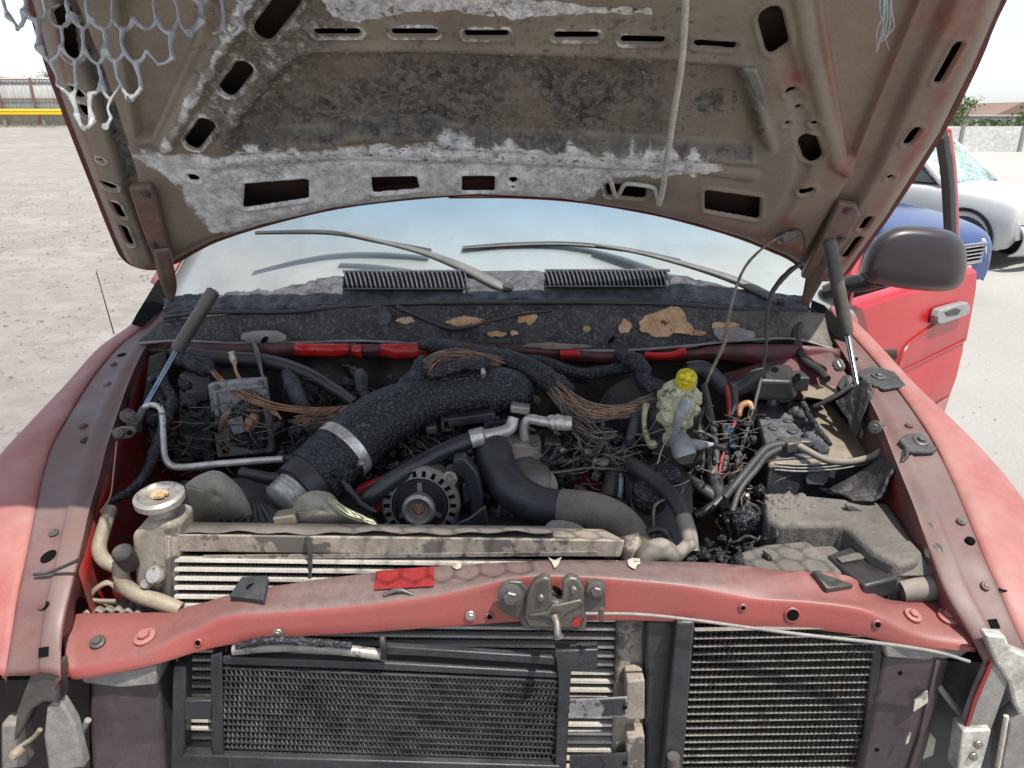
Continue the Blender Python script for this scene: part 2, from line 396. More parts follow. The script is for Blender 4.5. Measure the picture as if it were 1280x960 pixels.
def quad(*q): return ('q', hp(q), .006)
def cap(a, b, w):
    m = px((a[0] + b[0]) / 2, (a[1] + b[1]) / 2, 1.55); return ('c', hp([a, b]), w * m)
SLOTS = [quad((305, 231), (386, 225), (387, 247), (304, 259)), quad((463, 223), (522, 222), (525, 235), (465, 240)),
         quad((577, 221), (619, 221), (619, 239), (577, 239)), quad((756, 231), (809, 233), (807, 247), (758, 243)),
         quad((881, 239), (951, 248), (949, 273), (880, 261)),
         cap((641, 225), (642, 225), 5), cap((641, 234), (641.5, 234), 2.2),
         cap((331, 38), (362, -2), 12), cap((286, 111), (305, 86), 10), cap((242, 178), (258, 156), 10),
         cap((963, 22), (971, 54), 13), cap((1010, 178), (1016, 195), 11),
         cap((241, 222), (243, 222), 6), cap((1004, 240), (1012, 238), 5),
         cap((397, 40), (447, 40), 3.6), cap((493, 40), (543, 40), 3.6), cap((584, 42), (632, 42), 3.6), cap((696, 44), (744, 44), 3.6), cap((780, 49), (827, 50), 3.8), cap((871, 54), (917, 57), 3.6),
         cap((1173, 100), (1197, 57), 4.5), cap((1135, 177), (1145, 163), 5), cap((1078, 284), (1086, 273), 4.5), cap((1057, 320), (1073, 298), 4.5),
         cap((76, 20), (90, 70), 7), cap((94, 114), (98, 118), 6), cap((106, 136), (109, 141), 6), cap((132, 231), (140, 233), 5.5),
         cap((144, 256), (151, 269), 5), cap((154, 284), (163, 304), 4), cap((126, 200), (126.5, 200), 2.5),
         cap((998, 137), (998.5, 137), 3), cap((984, 154), (984.5, 154), 3), cap((1017, 154), (1017.5, 154), 3), cap((1112, 221), (1113, 221), 3), cap((985, 116), (992, 115), 3)]
def sd_slot(S, T, sl):
    k, g, r = sl
    if k == 'c': return sdline(S, T, g) - r
    c = np.mean(g, axis=0); g2 = [tuple(c + (np.array(p) - c) * (1 - r / max(1e-3, np.linalg.norm(np.array(p) - c)) * 1.3)) for p in g]
    return sdpoly(S, T, g2) - r
sd_cut = np.full(S.shape, 1e9)
for sl in SLOTS: sd_cut = np.minimum(sd_cut, sd_slot(S, T, sl))

CEN = hp([(284, 184), (300, 150), (350, 92), (385, 69), (520, 68), (640, 72), (820, 78), (925, 86), (958, 188), (945, 198), (850, 192), (640, 181), (560, 176), (545, 166), (430, 168), (420, 176)])
TRL = hp([(140, -90), (285, -90), (243, 50), (187, 174), (173, 174), (160, 90)])
TRR = hp([(1015, -90), (1180, -90), (1140, 20), (1068, 196), (1060, 196)])
CHL = hp([(55, -60), (112, 75), (135, 140), (152, 192), (166, 240), (200, 330)])
CHR = hp([(1215, -90), (1130, 100), (1080, 220), (1020, 320)])
BDL = hp([(330, -30), (300, 15), (206, 185)])
BDR = hp([(994, -40), (1010, 60), (1047, 205), (1062, 215)])
GRV = hp([(978, 60), (1003, 150), (1003, 215), (985, 255), (960, 298)])
sd_cen = sdpoly(S, T, CEN)
D = np.zeros(S.shape)
D += -.032 * (1 - sstep(sd_cen, -.016, .003)) + .006 * np.exp(-((sd_cen - .012) / .008) ** 2)
for tr in (TRL, TRR):
    q = sdpoly(S, T, tr); D += -.018 * (1 - sstep(q, -.003, .002)) + .003 * np.exp(-((q - .008) / .006) ** 2)
D += -.024 * (1 - sstep(sdline(S, T, CHL), .006, .022)) - .024 * (1 - sstep(sdline(S, T, CHR), .012, .034))
for b in (BDL, BDR): D += .010 * (1 - sstep(sdline(S, T, b), .004, .020))
D += -.008 * (1 - sstep(sdline(S, T, GRV), .004, .02))
D += .0045 * np.exp(-((sd_cut - .006) / .0045) ** 2) - .004 * (1 - sstep(sd_cut, -.001, .004))
# stepped beam along the rear edge
RB = hp([(262, 205), (420, 192), (640, 198), (860, 208), (940, 220)])
D += .006 * (1 - sstep(sdline(S, T, RB), .006, .02))
edge = np.clip(-sd_out / .055, 0, 1)
D += -.036 * (1 - edge) ** 2.2
def fnoise(S, T, sc, seed=0, octv=4):
    out = np.zeros(S.shape); amp = 1; tot = 0
    for o in range(octv):
        f = sc * 2 ** o
        gx, gy = S * f + 31.7 * seed + 100, T * f + 17.3 * seed + 100
        ix, iy = np.floor(gx).astype(int), np.floor(gy).astype(int); fx, fy = gx - ix, gy - iy
        fx, fy = fx * fx * (3 - 2 * fx), fy * fy * (3 - 2 * fy)
        h = lambda a, b: (np.sin(a * 127.1 + b * 311.7 + o * 74.7 + seed) * 43758.5453) % 1
        v = (h(ix, iy) * (1 - fx) + h(ix + 1, iy) * fx) * (1 - fy) + (h(ix, iy + 1) * (1 - fx) + h(ix + 1, iy + 1) * fx) * fy
        out += amp * v; tot += amp; amp *= .55
    return out / tot
n_big, n_fine = fnoise(S, T, 9, 1), fnoise(S, T, 45, 2)
# masks: bare ash-white metal, soot and painted channel shade, red paint showing through
ASH = hp([(258, 190), (420, 180), (545, 170), (640, 184), (780, 191), (870, 198), (905, 212), (850, 222), (770, 222), (725, 262), (600, 258), (420, 274), (300, 298), (262, 290), (235, 262), (205, 215), (160, 195), (200, 186)])
AS2 = hp([(408, -4), (540, -6), (815, 6), (822, 22), (700, 20), (640, 24), (560, 17), (440, 27), (415, 20)])
q1 = sdpoly(S, T, ASH); q2 = sdpoly(S, T, AS2)
ash = (1 - sstep(q1 + (n_big - .5) * .05 + (n_fine - .5) * .04, -.03, .02)) * 1.0
ash = np.maximum(ash, 1 - sstep(q2 + (n_big - .5) * .03 + (n_fine - .5) * .012, -.004, .003))
ash = np.maximum(ash, .55 * (1 - sstep(sdline(S, T, BDL) + (n_fine - .5) * .02, .004, .014)))
ash = np.maximum(ash, .5 * np.exp(-((sd_cut - .006) / .005) ** 2) * (S < .22))
SO1 = hp([(283, 186), (372, 70), (830, 78), (842, 190), (640, 182), (430, 176)])
SO2 = hp([(190, 190), (320, -40), (420, -20), (400, 70), (290, 190)])
soot = .9 * (1 - sstep(sdpoly(S, T, SO1) + (n_big - .5) * .1, -.03, .02)) * np.clip(.45 + (n_big - .35) * 2.2, 0, 1)
soot = np.maximum(soot, .55 * (1 - sstep(sdpoly(S, T, SO2) + (n_big - .5) * .14, -.03, .03)))
soot = np.maximum(soot, 1.0 * (1 - sstep(sdline(S, T, CHL), .008, .02)) * (T > .32))  # left channel blackened to paint in the shade of its depth
ash = np.maximum(ash, .33 * (1 - sstep(sdpoly(S, T, SO2) + (n_big - .5) * .1, -.02, .02)))
soot = np.maximum(soot, .9 * np.exp(-((sd_cen) / .012) ** 2) * (S < .5) * np.clip((n_fine - .25) * 3, 0, 1))
c_ = H(890, 146); soot = np.maximum(soot, .95 * (np.hypot((S - c_[0]) / 1.2, T - c_[1]) + (n_fine - .5) * .05 + (n_big - .5) * .05 < .022))
redm = np.maximum(.75 * np.exp(-((-sd_out - .052) / .016) ** 2) * sstep(S, .3, .6), .5 * np.exp(-((sdpoly(S, T, TRR) - .004) / .01) ** 2) * (n_big > .3))
redm = np.maximum(redm, .8 * np.exp(-((-sd_out - .034) / .004) ** 2) * sstep(-S, .3, .6))
for (u, v, rr) in ((992, 100, .03), (1045, 330, .06), (1185, 30, .05), (985, 280, .025), (1060, 210, .04)):
    c = H(u, v); redm = np.maximum(redm, .7 * np.exp(-((S - c[0]) ** 2 + (T - c[1]) ** 2) / rr ** 2))
redm = np.maximum(redm, .14 * sstep(S, .35, .75)) * np.clip(.4 + n_big * 1.2, 0, 1)

# snap the lattice to outline and openings, drop what lies inside openings
sd_keep = np.maximum(sd_out, -sd_cut)
gy, gx = np.gradient(sd_keep, cell)
g = np.hypot(gx, gy) + 1e-6
inside = sd_keep < -cell * .28
keep = inside[:-1, :-1] | inside[1:, :-1] | inside[:-1, 1:] | inside[1:, 1:]
mv = ~inside & (sd_keep < cell * 2.5)
S2, T2 = S.copy(), T.copy()
def sd_at(a, b_):
    q = sdpoly(a, b_, OUT)
    for sl in SLOTS: q = np.maximum(q, -sd_slot(a, b_, sl))
    return q
a_, b__ = S[mv], T[mv]
for _ in range(3):
    e_ = 2e-4; s0 = sd_at(a_, b__); gx_ = (sd_at(a_ + e_, b__) - sd_at(a_ - e_, b__)) / (2 * e_); gy_ = (sd_at(a_, b__ + e_) - sd_at(a_, b__ - e_)) / (2 * e_)
    gg_ = gx_ ** 2 + gy_ ** 2 + 1e-6; st = np.clip(s0 / gg_, -.01, .01); a_ = a_ - st * gx_; b__ = b__ - st * gy_
S2[mv], T2[mv] = a_, b__
idx = np.arange(S.size).reshape(S.shape)
quads = np.stack([idx[:-1, :-1][keep], idx[:-1, 1:][keep], idx[1:, 1:][keep], idx[1:, :-1][keep]], 1)
used = np.unique(quads); rem = np.full(S.size, -1); rem[used] = np.arange(len(used)); quads = rem[quads]
Wp = np.array(H0)[None, :] * np.array([[0, 1, 1]]) + S2.ravel()[used, None] * np.array([[1, 0, 0]]) + T2.ravel()[used, None] * np.array(HT)[None] + (D.ravel()[used] + .0015 * (n_fine.ravel()[used] - .5) * (soot.ravel()[used] + .2))[:, None] * np.array(HN)[None]

def hood_mat():
    m, nt, b, g = newmat('hood_underside')
    pos = g.outputs['Position']
    at = nt.nodes.new('ShaderNodeAttribute'); at.attribute_name = 'mask'
    sp = nt.nodes.new('ShaderNodeSeparateColor'); nt.links.new(at.outputs['Color'], sp.inputs[0])
    big = nz(nt, pos, 7, 8, .6); mid = nz(nt, pos, 38, 9, .7); fine = nz(nt, pos, 190, 5, .6)
    vo = nt.nodes.new('ShaderNodeTexVoronoi'); vo.feature = 'DISTANCE_TO_EDGE'; vo.inputs['Scale'].default_value = 70
    wv = nt.nodes.new('ShaderNodeVectorMath'); wv.operation = 'ADD'
    wn_ = nt.nodes.new('ShaderNodeTexNoise'); wn_.inputs['Scale'].default_value = 45; wn_.inputs['Detail'].default_value = 4; nt.links.new(pos, wn_.inputs['Vector'])
    sc_ = nt.nodes.new('ShaderNodeVectorMath'); sc_.operation = 'SCALE'; sc_.inputs['Scale'].default_value = .035; nt.links.new(wn_.outputs['Color'], sc_.inputs[0])
    nt.links.new(pos, wv.inputs[0]); nt.links.new(sc_.outputs[0], wv.inputs[1]); nt.links.new(wv.outputs[0], vo.inputs['Vector'])
    crack = mrange(nt, vo.outputs['Distance'], .015, .05, 1, 0)
    base = mixc(nt, mrange(nt, big, .35, .65), (.255, .218, .172), (.185, .156, .122))
    red = mixc(nt, mrange(nt, fine, .3, .7), (.30, .062, .045), (.21, .05, .04))
    col = mixc(nt, mth(nt, 'MULTIPLY', sp.outputs['Blue'], mrange(nt, mid, .35, .6, .35, 1.1), True), base, red)
    sootc = mixc(nt, mrange(nt, mid, .38, .6), (.016, .015, .014), (.16, .152, .14))
    vc = nt.nodes.new('ShaderNodeTexVoronoi'); vc.inputs['Scale'].default_value = 95; nt.links.new(wv.outputs[0], vc.inputs['Vector'])
    vs_ = nt.nodes.new('ShaderNodeSeparateColor'); nt.links.new(vc.outputs['Color'], vs_.inputs[0])
    flk = mixc(nt, mrange(nt, vs_.outputs['Red'], .1, .9), (.03, .028, .026), (.21, .20, .185))
    sootc = mixc(nt, .62, sootc, flk)
    sootc = mixc(nt, mrange(nt, big, .58, .66), sootc, (.10, .09, .078))
    fs = mth(nt, 'MULTIPLY', sp.outputs['Green'], 1.15, True)
    col = mixc(nt, fs, col, sootc)
    ashc = mixc(nt, mrange(nt, mid, .36, .62), (.36, .37, .39), (.82, .82, .82))
    fa = mrange(nt, mth(nt, 'ADD', sp.outputs['Red'], mth(nt, 'MULTIPLY', mth(nt, 'SUBTRACT', mid, .5), .9)), .35, .6)
    col = mixc(nt, fa, col, ashc)
    ck = mth(nt, 'MULTIPLY', crack, mrange(nt, mth(nt, 'ADD', mth(nt, 'MULTIPLY', sp.outputs['Red'], .8), mth(nt, 'MULTIPLY', sp.outputs['Green'], .9)), .1, .9, 0, .75), True)
    ck = mth(nt, 'MULTIPLY', ck, mrange(nt, big, .4, .6), True)
    col = mixc(nt, ck, col, (.05, .045, .04))
    col = mixc(nt, .35, col, mixc(nt, mrange(nt, fine, .3, .7), (.6, .6, .6), (1.3, 1.3, 1.3)), 'MULTIPLY')
    nt.links.new(col, b.inputs['Base Color'])
    b.inputs['Roughness'].default_value = .62
    hgt = mth(nt, 'ADD', mth(nt, 'MULTIPLY', mid, mrange(nt, mth(nt, 'ADD', sp.outputs['Green'], sp.outputs['Red']), 0, 1, .15, 1.2)), mth(nt, 'MULTIPLY', ck, -.5))
    bump(nt, b, hgt, .55, .006)
    return m
MT['hood'] = hood_mat()
me = bpy.data.meshes.new('inner_panel')
me.vertices.add(len(Wp)); me.vertices.foreach_set('co', Wp.astype(np.float32).ravel())
me.loops.add(quads.size); me.loops.foreach_set('vertex_index', quads[:, ::-1].astype(np.int32).ravel())
me.polygons.add(len(quads)); me.polygons.foreach_set('loop_start', np.arange(0, quads.size, 4, dtype=np.int32)); me.polygons.foreach_set('loop_total', np.full(len(quads), 4, dtype=np.int32))
me.update(calc_edges=True); me.validate()
ca = me.attributes.new('mask', 'FLOAT_COLOR', 'POINT')
ca.data.foreach_set('color', np.stack([ash.ravel()[used], soot.ravel()[used], redm.ravel()[used], np.ones(len(used))], 1).astype(np.float32).ravel())
me.polygons.foreach_set('use_smooth', [True] * len(me.polygons)); me.materials.append(MT['hood'])
MT['hoodcavity'] = M('dark_cavity', (.022, .014, .011), (.05, .03, .022), 9, .7, 0, .3, 150)
# hood: a part of the truck; its skin carries the inner panel and fittings
ctr = np.mean(OUT, axis=0)
def grown(poly, k):
    n = len(poly); out = []
    for i in range(n):
        a, b_, c = np.array(poly[i - 1]), np.array(poly[i]), np.array(poly[(i + 1) % n])
        d = (c - a); nn = np.array([d[1], -d[0]]); nn /= np.linalg.norm(nn) + 1e-9
        if sdpoly(np.array([b_[0] + nn[0] * .01]), np.array([b_[1] + nn[1] * .01]), poly)[0] < 0: nn = -nn
        out.append(tuple(b_ + nn * k))
    return out
OUTs = [tuple(q) for q in crom(OUT + [OUT[0]], 4)[:-1]]
o1, o2, o3 = OUTs, grown(OUTs, .010), grown(OUTs, .012)
n = len(o1)
mb = MB()
ring = [[HW(*q, -.0365) for q in o1], [HW(*q, -.0345) for q in o2], [HW(*q, -.041) for q in o3], [HW(*q, -.048) for q in o2], [HW(q[0], q[1], -.056) for q in grown(OUTs, -.02)]]
for r_ in ring: r_.append(r_[0])
mb.grid(ring)
mb.add([HW(*q, -.056) for q in grown(OUTs, -.02)], [tuple(range(n))])
mb2 = MB(); mb2.add([HW(*q, -.0545) for q in grown(OUTs, -.022)], [tuple(range(n))])
HOOD = mb.build('hood', [MT['hoodedge']], TR, 'raised hood seen from below, bare ash white and soot black', sharp=50)
inner = obj('inner_panel', me, HOOD)
mb2.build('slot_backing', MT['hoodcavity'], HOOD)  # dark sheet behind the slots, in front of the skin
# rear lip: unburnt red paint along the rear edge
lip = [(560, 258.5), (640, 258.5), (720, 263.5), (800, 276), (870, 291), (930, 308.5), (975, 327)]
mb = MB(); rows = [[HP(u, v + 1.5, -.030) for u, v in lip], [HP(u, v + 6.5 + (u > 800) * 2, -.045) for u, v in lip]]
mb.grid(smooth_rows(rows, 2, 6)).build('red_lip', MT['red_clean'], HOOD, 'unburnt bright red rear lip', solid=.003)

# curled paint flakes, beyond counting
mb = MB()
for k in range(1100):
    u, v = random.uniform(240, 900), random.uniform(10, 200)
    if k % 3 == 0: u, v = random.uniform(290, 860), random.choice((72, 76, 80, 176, 182)) + random.gauss(0, 5)
    s_, t_ = H(u, v); arr = (np.array([s_]), np.array([t_]))
    if sd_slot(*arr, SLOTS[0])[0] < .004 or min(sd_slot(*arr, q)[0] for q in SLOTS) < .004: continue
    i, j = int((t_ - ts[0]) / cell), int((s_ - ss[0]) / cell)
    base_n = D[i, j]
    L, wd = random.uniform(.002, .007), random.uniform(.0006, .002); a = random.uniform(0, 3.14); lift = random.uniform(.001, .007)
    ca_, sa_ = math.cos(a), math.sin(a)
    pts = []
    for x, y, z in ((-L, -wd, .0008), (-L, wd, .0008), (0, -wd, .0016), (0, wd, .0016), (L, -wd * .5, lift), (L, wd * .5, lift)):
        pts.append(HW(s_ + x * ca_ - y * sa_, t_ + x * sa_ + y * ca_, base_n + z))
    mb.add(pts, [(0, 1, 3, 2), (2, 3, 5, 4)])
MT['flake'] = M('curled_paint_flake', (.34, .31, .27), (.10, .085, .07), 60, .7, 0, 0)
tag(mb.build('paint_flakes', MT['flake'], HOOD, 'curled flakes of burnt paint', fix=False), kind='stuff')

mb = MB(); mb.grid(smooth_rows([[HP(927, 83, .004), HP(936, 100, .006), HP(944, 120, .004), HP(951, 138, -.006)], [HP(944, 80, .010), HP(951, 98, .016), HP(955, 115, .012), HP(957, 134, .002)]], 4, 4)); mb.build('loose_flap', MT['prim'], HOOD, 'loose grey metal flap at the corner of the recess', solid=.0015)
# hinge channels on the hood and hinge arms down to the cowl corners
def hinge(plate, arm, armback, bolts, lbl):
    mb = MB(); mb.prism([HP(u, v, .002) for u, v in plate], HN * .016)
    h = mb.build('hinge', MT['hoodpl'], HOOD, lbl, bevel=.004)
    rows = [[P(u, v, yy) for u, v, yy in arm], [P(u, v, yy) for u, v, yy in armback]]
    mb = MB(); mb.grid(smooth_rows(rows, 3, 6)); mb.build('hinge_arm', MT['hoodpl'], h, solid=.006)
    for u, v in bolts: bolt(MT['steel'], HP(u, v, .018), HN, .007, h)
MT['hoodpl'] = M('hinge_paint', (.20, .10, .08), (.15, .115, .095), 9, .5, 0, .15, 240, .001, dust=.1)
hinge([(1047, 247), (1069, 250), (1073, 263), (1046, 306), (1012, 345), (1000, 340), (1020, 300)], [(1016, 316, 1.80), (1008, 345, 1.83), (1003, 370, 1.86), (1000, 388, 1.88)], [(1036, 322, 1.76), (1031, 345, 1.80), (1018, 368, 1.85), (1007, 389, 1.88)], [(1058, 255), (1050, 290)], 'rusty brown hinge beside the grey gas strut')
hinge([(163, 228), (190, 226), (198, 240), (216, 318), (213, 336), (200, 330), (178, 275)], [(192, 312, 1.74), (196, 338, 1.79), (204, 362, 1.85), (212, 377, 1.88)], [(211, 310, 1.74), (218, 338, 1.79), (221, 360, 1.85), (216, 376, 1.88)], [(184, 234), (193, 298), (203, 316)], 'sooty hinge beside the bare left fender')

# ---------------------------------------------------------------- melted honeycomb grille hanging from the hood front
def honey(name, fn, w, h, nx, ny, mask, rad, parent, label, jit=.25, seg=6, miss=False):
    mb = MB(); done = set()
    def node(i, j, k):
        x = (i + (.5 if j % 2 else 0)) * w; y = j * h * .75
        return (x + (0, w / 2, w / 2, 0)[k], y + (-h / 2, -h / 4, h / 4, h / 2)[k])
    for j in range(ny):
        for i in range(nx):
            cx, cy = (i + (.5 if j % 2 else 0)) * w, j * h * .75
            if not mask(cx, cy): continue
            hx = [(cx, cy - h / 2), (cx + w / 2, cy - h / 4), (cx + w / 2, cy + h / 4), (cx, cy + h / 2), (cx - w / 2, cy + h / 4), (cx - w / 2, cy - h / 4)]
            for q in range(6):
                a, b_ = hx[q], hx[(q + 1) % 6]
                key = tuple(sorted([(round(a[0], 3), round(a[1], 3)), (round(b_[0], 3), round(b_[1], 3))]))
                if key in done: continue
                done.add(key)
                if miss and noise.noise((key[0][0] * .37, key[0][1] * .41, key[1][0] * .2)) > .52: continue
                a, b_ = key
                pa, pb = fn(*a), fn(*b_); mid = (pa + pb) / 2 + Vector((0, 0, -.002))
                ra, rb = rad(*a), rad(*b_)
                w_ = (pb - pa).length * .16 if miss else 0
                mid = mid + Vector((noise.noise(pa * 60), noise.noise(pb * 60), noise.noise(mid * 60))) * w_
                mb.path(crom([pa, mid, pb], 3), [ra, ra * .75, (ra + rb) * .33, (ra + rb) * .28, (ra + rb) * .33, rb * .75, rb], seg)
    return mb.build(name, MT['moltenmesh'], parent, label, fix=False)
SAG = [(5, -230), (335, -230), (306, 8), (262, 24), (226, 38), (192, 84), (158, 124), (118, 143), (84, 140), (60, 104), (20, 5)]
def sag_mask(x, y): return sdpoly(np.array([x + 10.]), np.array([y - 200.]), SAG)[0] < 0
def sag_fn(x, y):
    u, v = x + 10, y - 200
    k = noise.noise((u * .021, v * .021, 3)); k2 = noise.noise((u * .03 + 9, v * .03, 7))
    u2, v2 = u + 10 * k + .30 * (v - 60) * (.5 if u < 120 else .25), v + 10 * k2 + .05 * (u - 160)
    return P(u2, v2, .86 + .0009 * (150 - v) + .03 * noise.noise((u * .012, v * .012, 1)))
honey('sagging_grille_mesh', sag_fn, 27, 56, 13, 10, sag_mask, lambda x, y: .0021 + .0050 * max(0, noise.noise((x * .06, y * .06, 5)) + .25) * (1.2 if round((y + 28) / 14) % 3 == 0 else .8), HOOD, 'melted clear honeycomb mesh sagging from the hood front', seg=7, miss=True)
# the rest of the grille still stands on the hood's front edge, above the picture
def ov_fn(x, y):
    s_, k = x + .02, y / .34
    p = HW(s_, 1.225, -.02) + HN * (.345 + .36 * k); p.z += .01 * noise.noise((x * 8, y * 8, 0)); return p
honey('grille_mesh', ov_fn, .042, .050, 22, 4, lambda x, y: 0 <= x <= .80 and y < .10 + .03 * math.sin(x * 9), lambda x, y: .0026, HOOD, None)
rows = [[HW(s_, 1.235 + .01 * (1 - (s_ / .75) ** 2), -.05) + HN * k for s_ in np.linspace(lf[0] * .93, rf[0] * .93, 12)] for k in (.0, .06, .14, .22, .30, .36)]
MB().grid(rows).build('hood_nose', MT['hoodedge'], HOOD, solid=.012)

# bits of melted plastic threads under the hood's right side
mb = MB()
for k in range(7):
    u = 1108 + random.uniform(-8, 10); pts = [(u, -25, 1.10), (u + random.uniform(-4, 4), 15, 1.10), (u + random.uniform(-8, 6), 35 + random.uniform(0, 8), 1.10), (u + random.uniform(-14, 8), 52 + random.uniform(-6, 14), 1.10)]
    A = crom([P(*q) for q in pts], 5); mb.path(A, list(np.linspace(.0022, .0006, len(A))), 5)
mb.build('melted_threads', MT['moltenmesh'], HOOD, 'threads of melted clear plastic hanging near the right edge', fix=False)

# the bent rod hooked into a hood slot
ROD = root('prop_rod', HP(824, 250, .02), 'long bent pale metal rod hooked into a hood slot', 'metal rod')
A = crom([HP(u, v, k) for u, v, k in ((853, -60, .05), (852, 5, .045), (848, 62, .045), (840, 120, .04), (832, 185, .03), (827, 230, .02), (823, 249, .014))], 8)
MB().path(A, .0062, 12).build('shaft', MT['rodmetal'] if 'rodmetal' in MT else MT['alu'], ROD)
A = crom([HP(u, v, k) for u, v, k in ((823, 249, .014), (820, 238, .012), (815, 229, .012), (790, 225, .012), (780, 227, .010), (774, 238, .008), (770, 241, .01), (767, 232, .02), (761, 207, .035))], 6)
MB().path(A, .0048, 10).build('hook', MT['rodmetal'], ROD)
# a plug with a short wire loop near the rear corner
mb = MB(); mb.box(HP(984, 288, .015), (.035, .02, .018), Matrix.Rotation(R(-25), 3, 'Y')); mb.box(HP(975, 292, .015), (.014, .024, .024), Matrix.Rotation(R(-25), 3, 'Y'))
mb.build('wire_plug', MT['steel'], HOOD, 'grey plug with a loop of wire', bevel=.002)
tube('wire_loop', MT['wire_dark'], [(992, 285, 1.70, 1.2), (1003, 290, 1.70, 1.2), (1006, 310, 1.72, 1.2), (1000, 330, 1.76, 1.2)], HOOD)

# ---------------------------------------------------------------- inner rails and fenders
VY = [(360, 2.02), (385, 1.93), (400, 1.88), (430, 1.77), (470, 1.58), (520, 1.38), (560, 1.275), (600, 1.20), (640, 1.12), (700, 1.03), (740, .985), (790, .935), (850, .89), (960, .81), (1060, .76)]
def yv(v): return float(np.interp(v, [a for a, _ in VY], [b for _, b in VY]))
def pr(u, v): return P(u, v, yv(v))
# (v, u_inner, u_seam)
LR = [(385, 225, 200), (400, 220, 192), (430, 186, 152), (470, 165, 118), (520, 147, 86), (560, 134, 64), (600, 124, 52), (640, 112, 44), (700, 98, 32), (740, 88, 23), (790, 78, 15), (845, 76, 6)]
RR = [(385, 1016, 1036), (400, 1024, 1046), (430, 1046, 1074), (470, 1070, 1108), (520, 1096, 1145), (560, 1112, 1170), (600, 1128, 1190), (640, 1144, 1207), (700, 1166, 1232), (740, 1182, 1250), (790, 1212, 1272), (828, 1232, 1292)]
def rail(data, side, lbl):
    rows = []
    for v, ui, us in data:
        a, b_ = pr(ui, v), pr(us, v)
        w = (b_ - a)
        dp = .20 if v < 700 else (.07 if v < 780 else .025)
        rows.append([a + Vector((side * .012, 0, -dp)), a + Vector((side * .006, 0, -dp / 2)), a + Vector((side * .001, 0, -.007)), a + w * .05 + Vector((0, 0, .001)), a + w * .35 + Vector((0, 0, .007)), a + w * .42 + Vector((0, 0, .002)), a + w * .7, b_ + Vector((0, 0, -.001)), b_ + Vector((side * .002, 0, -.012))])
    g = smooth_rows(rows, 6, 3)
    mb = MB(); mb.grid(g)
    o = mb.build('fender_rail', MT['red_rail'], TR, lbl, sharp=50); return o, g
RL, gl = rail(LR, -1, 'dusty dark red rail along the left fender')
RRr, gr_ = rail(RR, 1, 'dusty red rail beside the battery')
for o in (RL, RRr):
    m = o.modifiers.new('solid', 'SOLIDIFY'); m.thickness = .0025; m.offset = -1

def fender(data, side, sil, lbl):
    """sil: photo silhouette (v, u) of the crest for the rear stations"""
    rows = []
    for v, ui, us in data:
        b_ = pr(us, v) + Vector((side * .004, 0, .001))
        w = .10 + .16 * max(0, min(1, (1.5 - b_.y) / .6))      # the fender swells towards the wheel
        f = [(0, -.006), (.0, .0), (.12, .004), (.35, -.002), (.62, -.02), (.85, -.07), (1.0, -.17), (1.03, -.32), (1.0, -.50), (.92, -.62)]
        rows.append([b_ + Vector((side * w * x, 0, z)) for x, z in f])
    mb = MB(); mb.grid(smooth_rows(rows, 5, 3))
    return mb.build('fender', MT['red'], TR, lbl, sharp=60, solid=.003)
FL = fender(LR, -1, None, 'faded red left fender by the gravel lot')
FR = fender(RR, 1, None, 'faded red right fender in full sun')
# torn-open corners where fender meets the cowl
for pts, lbl in ((((198, 352), (190, 365), (172, 395), (165, 408), (178, 412), (196, 396), (214, 378), (214, 362)), None), (((1014, 378), (1030, 385), (1052, 408), (1058, 432), (1044, 424), (1028, 408), (1012, 396)), None)):
    mb = MB(); mb.prism([pr(u, v) + Vector((0, 0, .006)) for u, v in pts], (0, 0, .0015)); mb.build('corner_gap', MT['hole'], FL if pts[0][0] < 600 else FR)

def disc(mat, c, axis, r, parent, name, sx=1.0, t=.0012, seg=18):
    mb = MB(); ax = Vector(axis).normalized(); a = ax.orthogonal().normalized(); b_ = ax.cross(a)
    mb.prism([Vector(c) + a * math.cos(k * 2 * math.pi / seg) * r * sx + b_ * math.sin(k * 2 * math.pi / seg) * r for k in range(seg)], ax * t)
    return mb.build(name, mat, parent)
UPZ = (0, -.05, 1)
bvL, bvR = surf(gl), surf(gr_)
def rp(u, v, lift=.004): return pr(u, v) + Vector((0, 0, lift))
def rh(u, v):
    p, n_ = hit(bvL if u < 640 else bvR, u, v)
    return (p, n_) if p is not None else (pr(u, v), Vector(UPZ).normalized())
for u, v, r in ((152, 444, .008), (61, 696, .010), (58, 757, .005), (1254, 737, .006), (1068, 450, .008)): p, n_ = rh(u, v); disc(MT['hole'], p + n_ * .001, n_, r, RL if u < 640 else RRr, 'hole', 1.3)
for u, v in ((55, 815), (1242, 780)): p, n_ = rh(u, v); disc(MT['hole'], p + n_ * .001, n_, .010, RL if u < 640 else RRr, 'square_hole', 1, seg=4)
for u, v, m_ in ((142, 456, 'red_rail'), (104, 533, 'red_rail'), (134, 480, 'prim'), (106, 551, 'dark'), (68, 667, 'steel'), (54, 757, 'red_rail'), (1085, 464, 'red_rail'), (1136, 533, 'red_rail'), (1201, 653, 'steel'), (1231, 733, 'red_rail'), (1212, 677, 'hole')):
    p, n_ = rh(u, v); bolt(MT[m_], p + n_ * .003, n_, .0045, RL if u < 640 else RRr)
tube('dangling_tie', MT['rubber'], [(42, 718, 1.0, 2), (60, 716, 1.0, 2.2), (80, 708, 1.0, 2.2), (98, 700, 1.0, 2.5)], RL)
